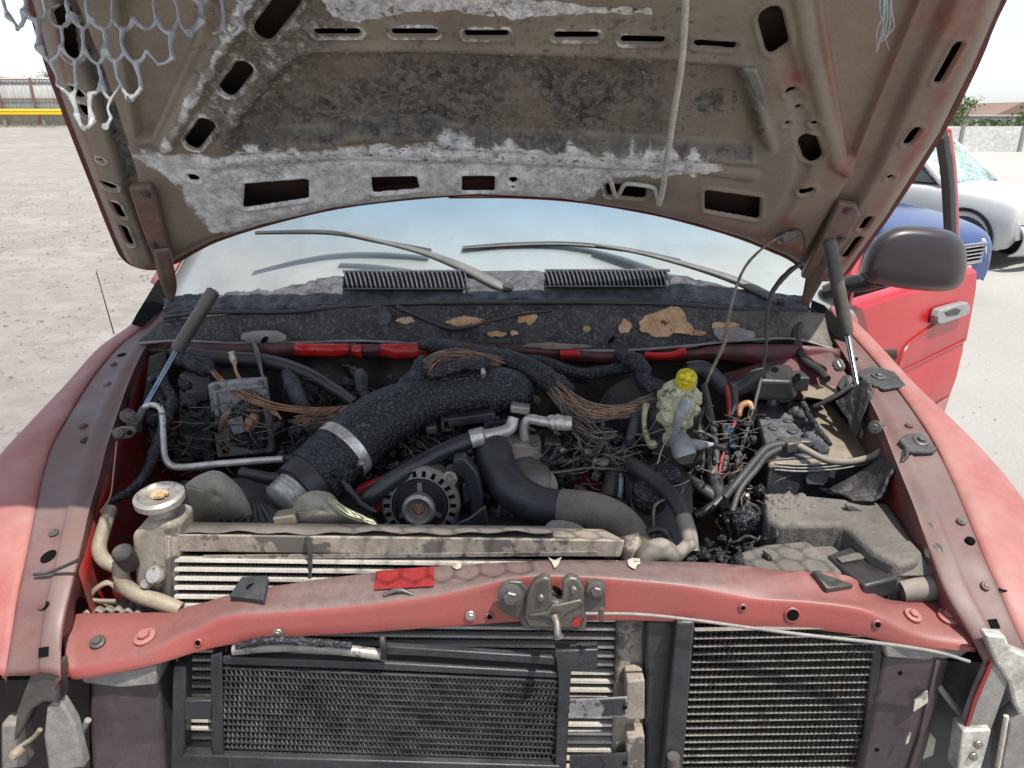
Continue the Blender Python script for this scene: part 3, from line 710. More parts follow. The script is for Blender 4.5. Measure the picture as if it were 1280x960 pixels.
# inner wing panels below the rails
def wing(data, side, lbl):
    rows = []
    for v, ui, us in data:
        a = pr(ui, v) + Vector((side * .004, 0, -.02)); rows.append([a, a + Vector((-side * .01, 0, -.12)), a + Vector((-side * .05, 0, -.30)), a + Vector((-side * .12, 0, -.55))])
    mb = MB(); mb.grid(smooth_rows(rows, 4, 3)); return mb.build('inner_wing', MT['red_burnt'], TR, lbl, solid=.003)
wing(LR[:-3], -1, 'scorched red inner wing behind the rail'); wing(RR[:-3], 1, None).data.materials[0] = MT['red_dull']

# ---------------------------------------------------------------- radiator support crossmember
BK = [(74, 770, 1.00), (100, 764, 1.02), (200, 762, 1.03), (250, 752, 1.03), (300, 738, 1.03), (360, 727, 1.03), (440, 716, 1.035), (560, 704, 1.04), (700, 699, 1.04), (820, 701, 1.04), (900, 703, 1.04), (980, 712, 1.035), (1060, 718, 1.03), (1090, 738, 1.02), (1120, 750, 1.02), (1180, 748, 1.02), (1218, 752, 1.0)]
RG = [(84, 838, .925), (110, 834, .93), (180, 816, .94), (240, 788, .955), (290, 768, .96), (350, 764, .965), (440, 758, .97), (545, 744, .975), (640, 722, .985), (700, 720, .985), (770, 724, .98), (850, 732, .975), (930, 748, .97), (1010, 752, .965), (1080, 762, .955), (1150, 795, .94), (1222, 806, .93)]
LW = [(88, 850, .925), (110, 848, .925), (190, 832, .932), (250, 814, .945), (300, 804, .95), (360, 797, .955), (440, 792, .962), (545, 785, .967), (640, 778, .975), (700, 777, .975), (770, 776, .97), (850, 778, .967), (930, 783, .962), (1010, 787, .957), (1080, 796, .947), (1150, 812, .935), (1220, 813, .925)]
def xm_mat():
    m, nt, b, g = newmat('dusty_shaded_crossmember_paint'); pos = g.outputs['Position']
    sx = nt.nodes.new('ShaderNodeSeparateXYZ'); nt.links.new(g.outputs['Normal'], sx.inputs[0])
    px_ = nt.nodes.new('ShaderNodeSeparateXYZ'); nt.links.new(pos, px_.inputs[0])
    n1, n2, n3 = nz(nt, pos, 9, 8, .65), nz(nt, pos, 60, 8, .7), nz(nt, pos, 260, 4, .6)
    col = mixc(nt, mrange(nt, n1, .35, .65), (.285, .058, .05), (.245, .068, .058))
    side = mrange(nt, mth(nt, 'ABSOLUTE', mth(nt, 'ADD', px_.outputs['X'], .03)), .30, .58, 1, .35)
    f = mth(nt, 'MULTIPLY', mrange(nt, mth(nt, 'ADD', sx.outputs['Z'], mth(nt, 'MULTIPLY', mth(nt, 'SUBTRACT', n1, .5), .5)), .55, .85, .06, .95), side, True)  # dusty top darkened at mid-span, painting in shade from the hood
    col = mixc(nt, f, col, mixc(nt, mrange(nt, n2, .35, .65), (.115, .083, .076), (.165, .125, .113)))
    col = mixc(nt, mrange(nt, n2, .62, .70, 0, .5), col, (.14, .07, .06))
    col = mixc(nt, .4, col, mixc(nt, mrange(nt, n3, .3, .7), (.75, .75, .75), (1.2, 1.2, 1.2)), 'MULTIPLY')
    nt.links.new(col, b.inputs['Base Color']); b.inputs['Roughness'].default_value = .5; bump(nt, b, n3, .12, .001); return m
MT['xm'] = xm_mat()
bk, rg, lw = [crom([P(*q) for q in L], 6) for L in (BK, RG, LW)]
rows = []
for a, b_, c in zip(bk, rg, lw):
    a, b_, c = Vector(a), Vector(b_), Vector(c)
    up = (a - b_).normalized(); dn = (c - b_).normalized()
    rows.append([a + Vector((0, .004, -.03)), a + Vector((0, .002, -.006)), a - up * .006, a.lerp(b_, .4), a.lerp(b_, .75), b_ + up * .010 + Vector((0, 0, .001)), b_ + up * .003 + dn * .001, b_ + dn * .004, b_ + dn * .012, b_.lerp(c, .6), c - dn * .004, c + Vector((0, .002, -.001)), c + Vector((0, .018, -.002))])
mb = MB(); mb.grid(rows)
XM = mb.build('radiator_crossmember', MT['xm'], TR, 'bent red crossmember spanning the front of the engine bay', sharp=60)
m_ = XM.modifiers.new('solid', 'SOLIDIFY'); m_.thickness = .003; m_.offset = -1
bvX = surf(rows)
def on_xm(u, v, top=True):
    p, n_ = hit(bvX, u, v)
    return (p, n_) if p is not None else on_xm_plane(u, v, top)
def on_xm_plane(u, v, top=True):
    """point on the crossmember sheet seen at (u, v)"""
    c0 = Vector((0, 0, CAMZ)); best = None; d = ray(u, v)
    L = sorted(range(len(rg)), key=lambda i: abs((640 + F * rg[i][0] / (rg[i][1] * CP + (CAMZ - rg[i][2]) * SP)) - u))[0]
    a, b_, c = Vector(bk[L]), Vector(rg[L]), Vector(lw[L])
    p, q = (a, b_) if top else (b_, c)
    n_ = (q - p).cross(Vector((1, 0, 0))); k = (p - c0).dot(n_) / d.dot(n_)
    n_ = n_.normalized(); 
    if n_.dot(d) > 0: n_ = -n_
    return c0 + d * k, n_
def xbolt(u, v, top, r, m_, name='bolt'):
    p, n_ = on_xm(u, v, top); return bolt(MT[m_], p + n_ * .004, n_, r, XM, name=name)
for u, v, t_, r, m_ in ((123, 804, 1, .007, 'steel'), (182, 798, 1, .010, 'red'), (1140, 771, 1, .008, 'red'), (1186, 772, 1, .010, 'red'), (348, 791, 0, .005, 'zinc'), (588, 768, 0, .005, 'zinc')): xbolt(u, v, t_, r, m_)
for u, v, r, sx in ((248, 803, .0045, 1.2), (612, 770, .0045, 1), (928, 759, .004, 1.3), (990, 768, .010, 1), (1096, 780, .005, 1.1)):
    p, n_ = on_xm(u, v, False); h_ = disc(MT['hole'], p + n_ * .0022, n_, r, XM, 'hole', 1); mb = MB(); mb.lathe(p + n_ * .0015, n_, [(r * .98, 0), (r * .98, .002), (r + .001, .0024), (r + .003, 0)], 20); mb.build('hole_lip', MT['xm'], h_)
# thin sheets: clean paint patch, chipped spots
def patch(poly, top, mat, name, lift=.0018, label=None):
    pts = []
    for u, v in poly:
        p, n_ = on_xm(u, v, top); pts.append(p + n_ * (lift + .0016))
    MB().prism(pts, n_ * .0006).build(name, mat, XM, label)
patch([(471, 716), (500, 713), (543, 710), (543, 735), (500, 737), (468, 739)], True, MT['red_clean'], 'clean_paint_patch', label='clean bright red rectangle')
patch([(566, 706), (578, 706), (576, 712), (571, 714), (566, 711)], True, MT['paper'], 'chipped_spot')
patch([(784, 703), (790, 700), (800, 701), (800, 707), (796, 709), (794, 714), (789, 712), (785, 709)], True, MT['paper'], 'chipped_spot')
patch([(685, 699), (693, 703), (702, 699), (697, 710), (693, 713), (690, 706)], True, MT['paper'], 'chipped_spot')
p, n_ = on_xm(498, 740); tube('melted_scrap', MT['steel'], [(480, 744, p.y - .006, 3), (492, 739, p.y - .004, 3.2), (502, 738, p.y - .004, 3), (510, 741, p.y - .006, 2.6), (518, 744, p.y - .008, 2)], XM)
# rubber hood stops
def pad(c4, h, mat, hole, lbl):
    pts = []
    for u, v in c4:
        p, n_ = on_xm(u, v, True); pts.append(p + n_ * .002)
    n_ = Vector((0, -.25, 1)).normalized(); mb = MB(); mb.prism([q - n_ * .003 for q in pts], n_ * (h + .003)); o = mb.build('rubber_stop', mat, XM, lbl, bevel=.002)
    c = sum(pts, Vector()) / len(pts) + n_ * (h - .001)
    disc(MT['hole'], c, n_, .0055, o, 'hole', 1.4, t=.0016); return o
pad([(289, 752), (304, 728), (337, 727), (331, 757)], .012, MT['blackpad'], None, 'square black rubber stop')
pad([(1014, 719), (1046, 714), (1064, 736), (1032, 742)], .010, MT['steel'], None, 'charred rubber stop')

# hood latch
LY = .955
def LP(u, v, o=0.): return P(u, v, LY - o)
lt = MB(); lt.prism([LP(u, v) for u, v in ((622, 742), (627, 732), (637, 727), (652, 728), (662, 740), (690, 742), (730, 738), (735, 728), (746, 726), (757, 730), (757, 760), (748, 764), (735, 766), (732, 788), (690, 789), (654, 786), (650, 776), (634, 768), (624, 762))], (0, .008, 0))
LAT = lt.build('hood_latch', MT['latch'], TR, 'grey steel hood latch in the middle of the crossmember', bevel=.0015)
q = MB(); q.prism([LP(u, v, .016) for u, v in ((655, 772), (660, 742), (668, 728), (680, 722), (688, 724), (690, 750), (697, 754), (703, 750), (704, 728), (712, 722), (722, 724), (730, 736), (731, 770), (728, 786), (690, 786), (660, 784))], (0, .016, 0)); q.build('latch_body', MT['latch'], LAT, bevel=.003)
q = MB(); q.prism([LP(u, v, .020) for u, v in ((660, 770), (684, 766), (690, 757), (700, 756), (726, 750), (730, 756), (706, 768), (704, 778), (690, 778), (683, 772))], (0, .006, 0)); q.build('latch_lever', MT['latch'], LAT, bevel=.002)
tube('release_pin', MT['latch'], [(693, 771, LY - .024, 6), (696, 780, LY - .035, 5), (697, 792, LY - .045, 5), (698, 796, LY - .046, 7)], LAT)
disc(MT['hole'], LP(697, 738, .002), (0, -1, 0), .011, LAT, 'striker_slot', .45)
disc(MT['redbits'], LP(722, 777, .0165), (0, -1, 0), .007, LAT, 'slot', 1.6)
for u, v, r in ((638, 745, .012), (745, 738, .009)): bolt(MT['steel'], LP(u, v, .004), (0, -1, .1), r, LAT)
for u, v in ((676, 747), (717, 737)): bolt(MT['latch'], LP(u, v, .018), (0, -1, .1), .005, LAT, washer=1.2, name='rivet')
tube('release_cable', MT['prim'], [(732, 767, .93, 2), (752, 767, .93, 2), (800, 768, .935, 2), (860, 774, .935, 2), (940, 785, .93, 2.1), (1010, 794, .925, 2.2), (1100, 804, .915, 2.3), (1170, 815, .905, 2.3), (1212, 827, .90, 2.1)], LAT, label='pale release cable')
MB().box(P(752, 768, .928), (.006, .008, .022)).build('cable_clip', MT['latch'], LAT)

# vertical support posts under the ends
def post(pts, back, mat, lbl):
    mb = MB(); mb.prism([P(*q) for q in pts], (0, .09, 0)); return mb.build('support_post', mat, TR, lbl, bevel=.008)
PL = post([(112, 846, .945), (196, 840, .955), (203, 905, .955), (210, 1010, .955), (118, 1010, .945), (110, 905, .945)], .1, MT['post'], 'sooty purple post below the left crossmember end')
PRt = post([(1106, 822, .955), (1180, 822, .94), (1148, 960, .94), (1138, 1010, .94), (1065, 1010, .955), (1082, 920, .955)], .1, MT['post'], 'grey support post beside the black cooler')
q = MB(); q.prism([P(*w) for w in ((1172, 826, .936), (1186, 824, .95), (1160, 930, .95), (1140, 1000, .95), (1124, 1000, .936), (1150, 920, .936))], (0, .06, 0)); q.build('side_flange', MT['post'], PRt, bevel=.004)
q = MB(); q.prism([P(u, v, .932) for u, v in ((1144, 876), (1160, 864), (1160, 878), (1142, 890))], (0, .003, 0)); q.build('paper_tag', MT['paper'], PRt)
q = MB(); q.prism([P(u, v, .932) for u, v in ((1134, 922), (1139, 916), (1136, 928), (1132, 931))], (0, .003, 0)); q.build('paper_scrap', MT['paper'], PRt)
for u, v in ((1125, 841), (1096, 937)): disc(MT['hole'], P(u, v, .937 + (v < 900) * .0), (0, -1, 0), .004, PRt, 'hole')
q = MB(); q.prism([P(u, v, .94) for u, v in ((100, 846), (195, 832), (196, 856), (150, 860), (104, 854))], (0, .05, 0)); q.build('end_bracket', MT['prim'], PL, bevel=.003)
q = MB(); q.prism([P(u, v, .945) for u, v in ((1104, 800), (1222, 808), (1200, 822), (1160, 826), (1108, 822))], (0, .05, 0)); q.build('end_bracket', MT['prim'], PRt, bevel=.003)

MT['railgrey'] = M('dark_grey_film', (.060, .058, .056), (.11, .10, .09), 8, .75, 0, .4, 150, .001, dust=.2)
# ---------------------------------------------------------------- coolers
def core(name, c4, rows_n, depth, tm, fm, parent, lbl, tr=.42, fp=.0032, fd=.18, zig=.5):
    TL, TRt, BR, BL = [Vector(q) for q in c4]
    nrm = (TRt - TL).cross(BL - TL).normalized()
    if nrm.y > 0: nrm = -nrm
    o = MB(); e = .004
    o.prism([TL - nrm * depth * .75, TRt - nrm * depth * .75, BR - nrm * depth * .75, BL - nrm * depth * .75], -nrm * depth * .25)
    O = o.build(name, MT['hole'], parent, lbl)
    fins = MB(); first = None
    for k in range(rows_n):
        a0, a1 = TL.lerp(BL, (k + .5) / rows_n), TRt.lerp(BR, (k + .5) / rows_n)
        pitch = (BL - TL).length / rows_n; hgt = pitch * tr; dv = (BL - TL).normalized()
        w = a1 - a0
        if first is None:
            m = MB(); c = (a0 + a1) / 2; L = w.length / 2; ax = w.normalized()
            sec = [(-.5, -.7), (-.38, -1), (.38, -1), (.5, -.7), (.5, 0), (-.5, 0)]
            vs = []
            for sgn in (-1, 1):
                for h_, d_ in sec: vs.append(ax * L * sgn + dv * h_ * hgt - nrm * (depth * .35 * d_ + 0.0))
            nn = len(sec)
            m.add(vs, [tuple(range(nn)), tuple(range(nn, 2 * nn))[::-1]] + [(i, (i + 1) % nn, nn + (i + 1) % nn, nn + i) for i in range(nn)])
            me_ = mesh('core_tube', m.v, m.f, tm, 40)
            bm = bmesh.new(); bm.from_mesh(me_); bmesh.ops.recalc_face_normals(bm, faces=bm.faces); bm.to_mesh(me_); bm.free()
            first = me_; w0 = w.length
        t_ = obj('core_tube', first, O); t_.location = (a0 + a1) / 2; 
        t_.scale = (w.length / w0, 1, 1)
        # wavy fins between tubes
        nf = int(w.length / fp); jj = np.linspace(0, 1, nf + 1)
        vs = []
        for i_, x in enumerate(jj):
            bend = zig * .001 * noise.noise((x * 60, k * 1.7, 2))
            yv_ = (tr / 2 + .02) * pitch if i_ % 2 else (1 - tr / 2 - .02) * pitch
            p = a0 + w * x + dv * yv_ + w.normalized() * bend
            vs += [p + nrm * depth * fd, p - nrm * depth * .6]
        fins.add(vs, [(2 * i_, 2 * i_ + 1, 2 * i_ + 3, 2 * i_ + 2) for i_ in range(nf)])
    f_ = fins.build('cooling_fins', fm, O, fix=False, sharp=10); f_['kind'] = 'stuff'
    return O
# big aluminium charge-air cooler (behind the crossmember, showing above and below it)
iy = 1.075
IC = core('charge_air_cooler', [P(224, 690, iy), P(772, 697, iy), P(770, 985, iy - .085), P(222, 985, iy - .085)], 27, .05, MT['tubealu'], MT['fin_dust'], TR, 'dusty aluminium cooler with rows of bright tubes', tr=.40)
mb = MB(); mb.hexa([P(221, 674, iy - .012), P(772, 684, iy - .012), P(772, 676, iy + .05), P(226, 668, iy + .05), P(221, 663, iy - .012), P(772, 673, iy - .012), P(772, 666, iy + .05), P(226, 655, iy + .05)])
mb = MB(); mb.prism([P(221, 690, iy - .012), P(221, 668, iy - .012), P(224, 654, iy + .055), P(224, 668, iy + .055)], P(772, 690, iy) - P(221, 683, iy))
mb.build('top_rail', MT['alu_dust'], IC, 'dusty top rail with honeycomb shadows', bevel=.003)
mb = MB(); mb.box(P(500, 694, iy - .012), (.66, .004, .007), Matrix.Rotation(R(-.7), 3, 'Y')); mb.build('top_lip', MT['alu'], IC)
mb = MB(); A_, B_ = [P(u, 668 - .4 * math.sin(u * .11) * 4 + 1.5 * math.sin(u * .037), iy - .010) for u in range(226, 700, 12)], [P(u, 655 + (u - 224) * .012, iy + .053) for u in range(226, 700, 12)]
mb.grid([[q + Vector((0, 0, .003)) for q in A_], [q + Vector((0, 0, .004)) for q in B_]]); mb.build('dark_top_film', MT['railgrey'], IC, 'dark grey upper face of the top rail', solid=.001)  # dark grey sheet over the rail top with a ragged front edge
# tank with the broken neck on the left
mb = MB(); mb.prism([P(u, v, iy - .02) for u, v in ((163, 670), (178, 658), (200, 652), (222, 656), (222, 700), (224, 760), (226, 790), (168, 790), (167, 720))], (0, .07, 0)); TK = mb.build('side_tank', MT['alu_dust'], IC, 'dusty cast side tank', bevel=.010, seg=3)
mb = MB(); mb.prism([P(u, v, iy - .026) for u, v in ((205, 672), (212, 672), (215, 780), (207, 780))], (0, .01, 0)); mb.build('tank_rib', MT['alu_dust'], TK, bevel=.003)
mb = MB(); mb.box(P(224, 740, iy - .012), (.008, .02, .10)); mb.build('header', MT['alu_dust'], TK)
nk = P(204, 640, iy + .01)
mb = MB(); mb.lathe(nk, (0, -.10, 1), [(0, -.035), (.026, -.03), (.024, -.012), (.023, 0), (.023, .022), (.0, .022)], 24); NK = mb.build('filler_neck', MT['alu'], TK)
mb = MB(); mb.lathe(nk + Vector((0, -.002, .020)), (0, -.14, 1), [(.0, 0), (.036, 0), (.040, .004), (.040, .014), (.034, .018), (.030, .014), (.012, .012), (.0, .012)], 28)
mb.build('filler_cap', MT['alu'], NK, 'dull metal filler cap with a yellow burnt centre')
q = MB(); 
for k in range(14):
    a = k * .45; r_ = random.uniform(.004, .014); q.box(nk + Vector((math.cos(a) * r_, math.sin(a) * r_ * .8 - .004, .034 + random.uniform(0, .003))), (.009, .008, .004), Matrix.Rotation(a, 3, 'Z'))
q.build('yellow_crust', MT['yellowcrust'] if 'yellowcrust' in MT else MT['foam'], NK)
for k, (u, v, r_) in enumerate(((196, 718, .016), (186, 728, .010))):
    mb = MB(); mb.lathe(P(u, v, iy - .022), (0, -1, .5), [(0, 0), (r_, 0), (r_, .01), (r_ * .7, .016), (0, .016)], 16); mb.build('drain_boss', MT['alu'], TK)
# right end of the cooler: header and two hose clamps/brackets
mb = MB(); mb.prism([P(772, 778, iy - .06), P(808, 778, iy - .06), P(800, 990, iy - .10), P(762, 990, iy - .10)], (0, .06, 0)); HD = mb.build('end_tank', MT['alu_dust'], IC, 'pale dusty end tank', bevel=.008)
for v in (862, 932):
    q = MB(); q.prism([P(u, w, iy - .112) for u, w in ((784, v - 10), (806, v - 12), (806, v + 38), (782, v + 38))], (0, .04, 0)); B_ = q.build('mount_bracket', MT['alu_dust'], HD, bevel=.003)
    q = MB(); q.prism([P(u, w, iy - .114) for u, w in ((712, v + 14), (784, v + 10), (784, v + 34), (712, v + 36))], (0, .003, 0)); q.build('strap', MT['module'] if v < 900 else MT['navy'], B_)
    q = MB(); q.prism([P(u, w, iy - .116) for u, w in ((750, v + 14), (782, v + 12), (782, v + 32), (752, v + 33), (757, v + 24))], (0, .002, 0)); q.build('dark_peel', MT['navy'], B_)
    disc(MT['hole'], P(781, v + 22, iy - .118), (0, -1, 0), .004, B_, 'hole')
tube('wire_tie', MT['wire_dark'], [(383, 672, iy - .02, 3), (387, 690, iy - .02, 3), (388, 712, iy - .02, 2.6), (387, 724, iy - .02, 2.6)], IC)
# condenser hung in front of it
cy = .962
CD = core('condenser', [P(281, 828, cy), P(698, 845, cy), P(694, 953, cy + .006), P(276, 945, cy + .006)], 15, .02, MT['navy'], MT['fin'], TR, 'black stained condenser with crushed fins', tr=.20, fp=.0038, fd=.36)
mb = MB(); mb.prism([P(u, v, cy - .006) for u, v in ((278, 821), (480, 829), (698, 841), (698, 848), (480, 838), (278, 831))], (0, .03, 0)); mb.build('top_header', MT['navy'], CD, bevel=.002)
mb = MB(); mb.prism([P(u, v, cy - .006) for u, v in ((480, 808), (694, 822), (694, 832), (480, 817))], (0, .012, 0)); mb.build('cross_bar', MT['navy'], CD, bevel=.002)
mb = MB(); mb.prism([P(u, v, cy - .010) for u, v in ((694, 814), (748, 812), (746, 838), (714, 840), (706, 1000), (692, 1000), (698, 850))], (0, .02, 0)); mb.build('side_frame', MT['navy'], CD, bevel=.002)
mb = MB(); mb.prism([P(u, v, cy - .008) for u, v in ((216, 834), (232, 834), (230, 1000), (212, 1000))], (0, .03, 0)); mb.build('side_frame', MT['navy'], CD, bevel=.003)
mb = MB(); mb.prism([P(u, v, cy - .008) for u, v in ((262, 820), (277, 816), (280, 1000), (265, 1000))], (0, .02, 0)); mb.build('side_frame', MT['navy'], CD, bevel=.003)
mb = MB(); mb.prism([P(u, v, cy - .010) for u, v in ((230, 876), (264, 876), (264, 900), (230, 900))], (0, .01, 0)); mb.build('mount_tab', MT['navy'], CD, bevel=.002)
mb = MB(); mb.prism([P(u, v, cy - .012) for u, v in ((228, 944), (420, 950), (700, 958), (700, 990), (228, 990))], (0, .02, 0)); mb.build('cross_bar', MT['navy'], CD, bevel=.002)
tube('condenser_pipe', MT['alu'], [(292, 812, cy - .01, 7), (340, 808, cy - .01, 7), (400, 809, cy - .01, 7), (476, 818, cy - .01, 7)], CD)
tube('charred_wrap', MT['char'], [(296, 808, cy - .018, 4), (340, 800, cy - .022, 5), (390, 803, cy - .022, 5), (440, 806, cy - .02, 4)], CD, jit=.5, js=150)
tube('pipe_clip', MT['dark'], [(477, 795, cy - .014, 4), (479, 806, cy - .02, 4.5), (480, 822, cy - .014, 4)], CD)
MT['findark'] = M('dark_cooler_fins', (.05, .047, .043), (.20, .185, .165), 60, .6, .2, 0)
# black cooler on the right
ty = .962
TC = core('transmission_cooler', [P(868, 780, ty), P(1096, 776, ty), P(1076, 985, ty + .02), P(850, 985, ty + .02)], 23, .02, MT['alu'], MT['findark'], TR, 'black upright cooler under the right end of the crossmember', tr=.11, fp=.0040, fd=.36)
mb = MB(); mb.prism([P(u, v, ty - .008) for u, v in ((846, 778), (869, 778), (851, 1000), (824, 1000))], (0, .05, 0)); mb.build('side_frame', MT['navy'], TC, bevel=.004)
mb = MB(); mb.prism([P(u, v, ty - .004) for u, v in ((1094, 776), (1108, 776), (1086, 1000), (1072, 1000))], (0, .05, 0)); mb.build('side_frame', MT['dark'], TC, bevel=.004)
mb = MB(); mb.prism([P(u, v, ty + .02) for u, v in ((808, 778), (846, 778), (828, 1000), (806, 1000))], (0, .03, 0)); mb.build('air_guide', MT['navy'], TC, bevel=.006)
tube('cooler_fitting', MT['steel'], [(842, 945, ty - .02, 8), (842, 958, ty - .02, 9), (842, 985, ty - .02, 9)], TC)

# headlamp remains in the corners
hl = MB(); hl.prism([P(u, v, .90) for u, v in ((38, 842), (72, 834), (74, 880), (55, 878), (40, 888), (30, 910), (16, 930), (20, 890))], (0, .03, 0)); HLm = hl.build('lamp_mount', MT['steel'], TR, 'torn grey lamp mount in the lower left corner', bevel=.004)
q = MB(); q.prism([P(u, v, .905) for u, v in ((58, 885), (72, 872), (92, 905), (106, 960), (60, 965), (54, 920))], (0, .02, 0)); q.build('lamp_shell', MT['prim'], HLm, bevel=.004)
q = MB(); q.prism([P(u, v, .91) for u, v in ((0, 905), (28, 905), (32, 960), (0, 965))], (0, .03, 0)); q.build('lamp_reflector', MT['prim'], HLm, bevel=.006)
q = MB(); q.lathe(P(28, 935, .905), (0, -1, .3), [(0, 0), (.008, 0), (.008, .02), (.005, .024), (0, .024)]); q.build('lamp_stud', MT['tan'], HLm)
tube('lamp_bracket', MT['tan'], [(30, 930, .90, 3), (42, 922, .90, 3), (50, 912, .90, 3)], HLm)
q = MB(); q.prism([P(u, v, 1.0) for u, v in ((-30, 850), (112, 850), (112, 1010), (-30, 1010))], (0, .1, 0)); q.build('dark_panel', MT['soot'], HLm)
tube('lamp_strut', MT['prim'], [(94, 930, .94, 4), (110, 900, .94, 4)], HLm)
hr = MB(); hr.prism([P(u, v, .90) for u, v in ((1232, 794), (1258, 796), (1264, 812), (1300, 826), (1300, 870), (1280, 905), (1268, 880), (1262, 855), (1244, 828))], (0, .02, 0)); HRm = hr.build('lamp_mount', MT['silvertape'], TR, 'silvery torn lamp mount in the lower right corner', bevel=.004)
q = MB(); q.prism([P(u, v, .905) for u, v in ((1240, 824), (1262, 850), (1240, 912), (1207, 914), (1222, 872), (1236, 840))], (0, .02, 0)); q.build('fender_edge', MT['prim'], HRm, bevel=.003)
q = MB(); q.prism([P(u, v, .903) for u, v in ((1238, 828), (1242, 830), (1222, 876), (1210, 914), (1206, 913), (1218, 872))], (0, .004, 0)); q.build('red_edge', MT['red_clean'], HRm)
q = MB(); q.prism([P(u, v, .895) for u, v in ((1204, 914), (1240, 912), (1236, 930), (1226, 965), (1196, 968))], (0, .03, 0)); q.build('lamp_bracket', MT['silvertape'], HRm, bevel=.003)
for u, v in ((1223, 931), (1217, 946)): bolt(MT['zinc'], P(u, v, .893), (0, -1, .2), .004, HRm)
tube('lamp_rod', MT['paper'], [(1247, 958, .89, 3), (1252, 930, .89, 3), (1258, 895, .89, 3)], HRm)
q = MB(); q.prism([P(u, v, .90) for u, v in ((1262, 905), (1280, 890), (1300, 880), (1300, 990), (1250, 990), (1252, 950))], (0, .03, 0)); q.build('lamp_shell', MT['prim'], HRm, bevel=.004)
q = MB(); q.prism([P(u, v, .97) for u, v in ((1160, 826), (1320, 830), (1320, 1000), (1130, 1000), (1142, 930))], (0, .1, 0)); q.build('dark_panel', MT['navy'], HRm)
tube('lamp_strut', MT['prim'], [(1172, 856, .95, 4), (1186, 874, .95, 4), (1204, 896, .95, 4)], HRm)
q = MB(); q.prism([P(u, v, .955) for u, v in ((1160, 912), (1170, 925), (1166, 944), (1152, 950), (1150, 936))], (0, .003, 0)); q.build('pale_scrap', MT['paper'], HRm)

# ---------------------------------------------------------------- cowl, firewall, windshield, wipers
def strip(rows, nu=3, nv=6): return smooth_rows(rows, nu, nv)
# cowl tray: plastic panel in front of the glass
CT = [(205, 372, 1.90), (250, 368, 1.90), (300, 365, 1.88), (360, 358, 1.87), (430, 343, 1.88), (530, 339, 1.88), (640, 338, 1.88), (740, 338, 1.88), (835, 342, 1.88), (900, 356, 1.88), (960, 366, 1.90), (1010, 370, 1.92)]
CB = [(205, 390, 1.83), (250, 384, 1.82), (300, 383, 1.81), (360, 383, 1.80), (430, 376, 1.80), (530, 372, 1.79), (640, 371, 1.79), (740, 371, 1.79), (835, 373, 1.80), (900, 378, 1.81), (960, 383, 1.83), (1010, 384, 1.85)]
mb = MB(); rows = [[P(*q) for q in CT], [P(u, (v + v2) / 2 - 1, (y + y2) / 2) for (u, v, y), (u2, v2, y2) in zip(CT, CB)], [P(*q) for q in CB], [P(u, v + 3, y - .004) for u, v, y in CB], [P(u, v + 6, y - .002) for u, v, y in CB]]
g = smooth_rows(rows, 8, 12)
for i, r_ in enumerate(g):
    for j, p in enumerate(r_):
        k = 1.0 if j < 45 else .45
        uu = 640 + F * p.x / (p.y * CP + (CAMZ - p.z) * SP); k *= .15 if (425 < uu < 590 or 675 < uu < 840) else 1
        p.z += k * .008 * (noise.noise(p * 22)) + k * .006 * noise.noise(p * 70) - (.006 if k < .2 else 0)
CW = mb.grid(g).build('cowl_panel', MT['ash'], TR, 'ash grey melted cowl panel below the windshield', sharp=70)
# vents: recess plus slats
def vent(u0, u1, v0, v1, n_, y0, y1):
    mb = MB(); mb.add([P(u0, v0, y0 - .01) + Vector((0, 0, .003)), P(u1, v0, y0 - .01) + Vector((0, 0, .003)), P(u1, v1, y1) + Vector((0, 0, .003)), P(u0, v1, y1) + Vector((0, 0, .003))], [(0, 1, 2, 3)])
    B_ = mb.build('vent', MT['hole'], CW, solid=.004)
    sh = None
    for k in range(n_ + 1):
        u = u0 + (u1 - u0) * k / n_
        a, b_ = P(u, v0, y0 - .01) + Vector((0, 0, .006)), P(u + 6, v1, y1) + Vector((0, 0, .006))
        m = MB(); m.path([a, a.lerp(b_, .5) + Vector((0, 0, .004)), b_], .0022, 6); m.build('vent_slat', MT['vslat'], B_)
    for v_, y_ in ((v0, y0 - .01), ((v0 + v1) / 2, (y0 + y1) / 2), (v1, y1)):
        m = MB(); m.path([P(u0 - 1, v_, y_) + Vector((0, 0, .006)), P(u1 + 5, v_, y_) + Vector((0, 0, .006))], .0022 if v_ != v0 else .004, 6); m.build('vent_rail', MT['vslat'], B_)
MT['vslat'] = M('grey_vent_plastic', (.055, .06, .068), (.09, .095, .10), 30, .6, 0, .3, 200, .001)
vent(430, 580, 342, 364, 26, 1.885, 1.80)
vent(682, 832, 341, 361, 28, 1.885, 1.80)
# rubber seal along the cowl's front edge
tube('hood_seal', MT['dark'], [(u, v + 7, y - .012, 3.2) for u, v, y in CB], CW, jit=.12)
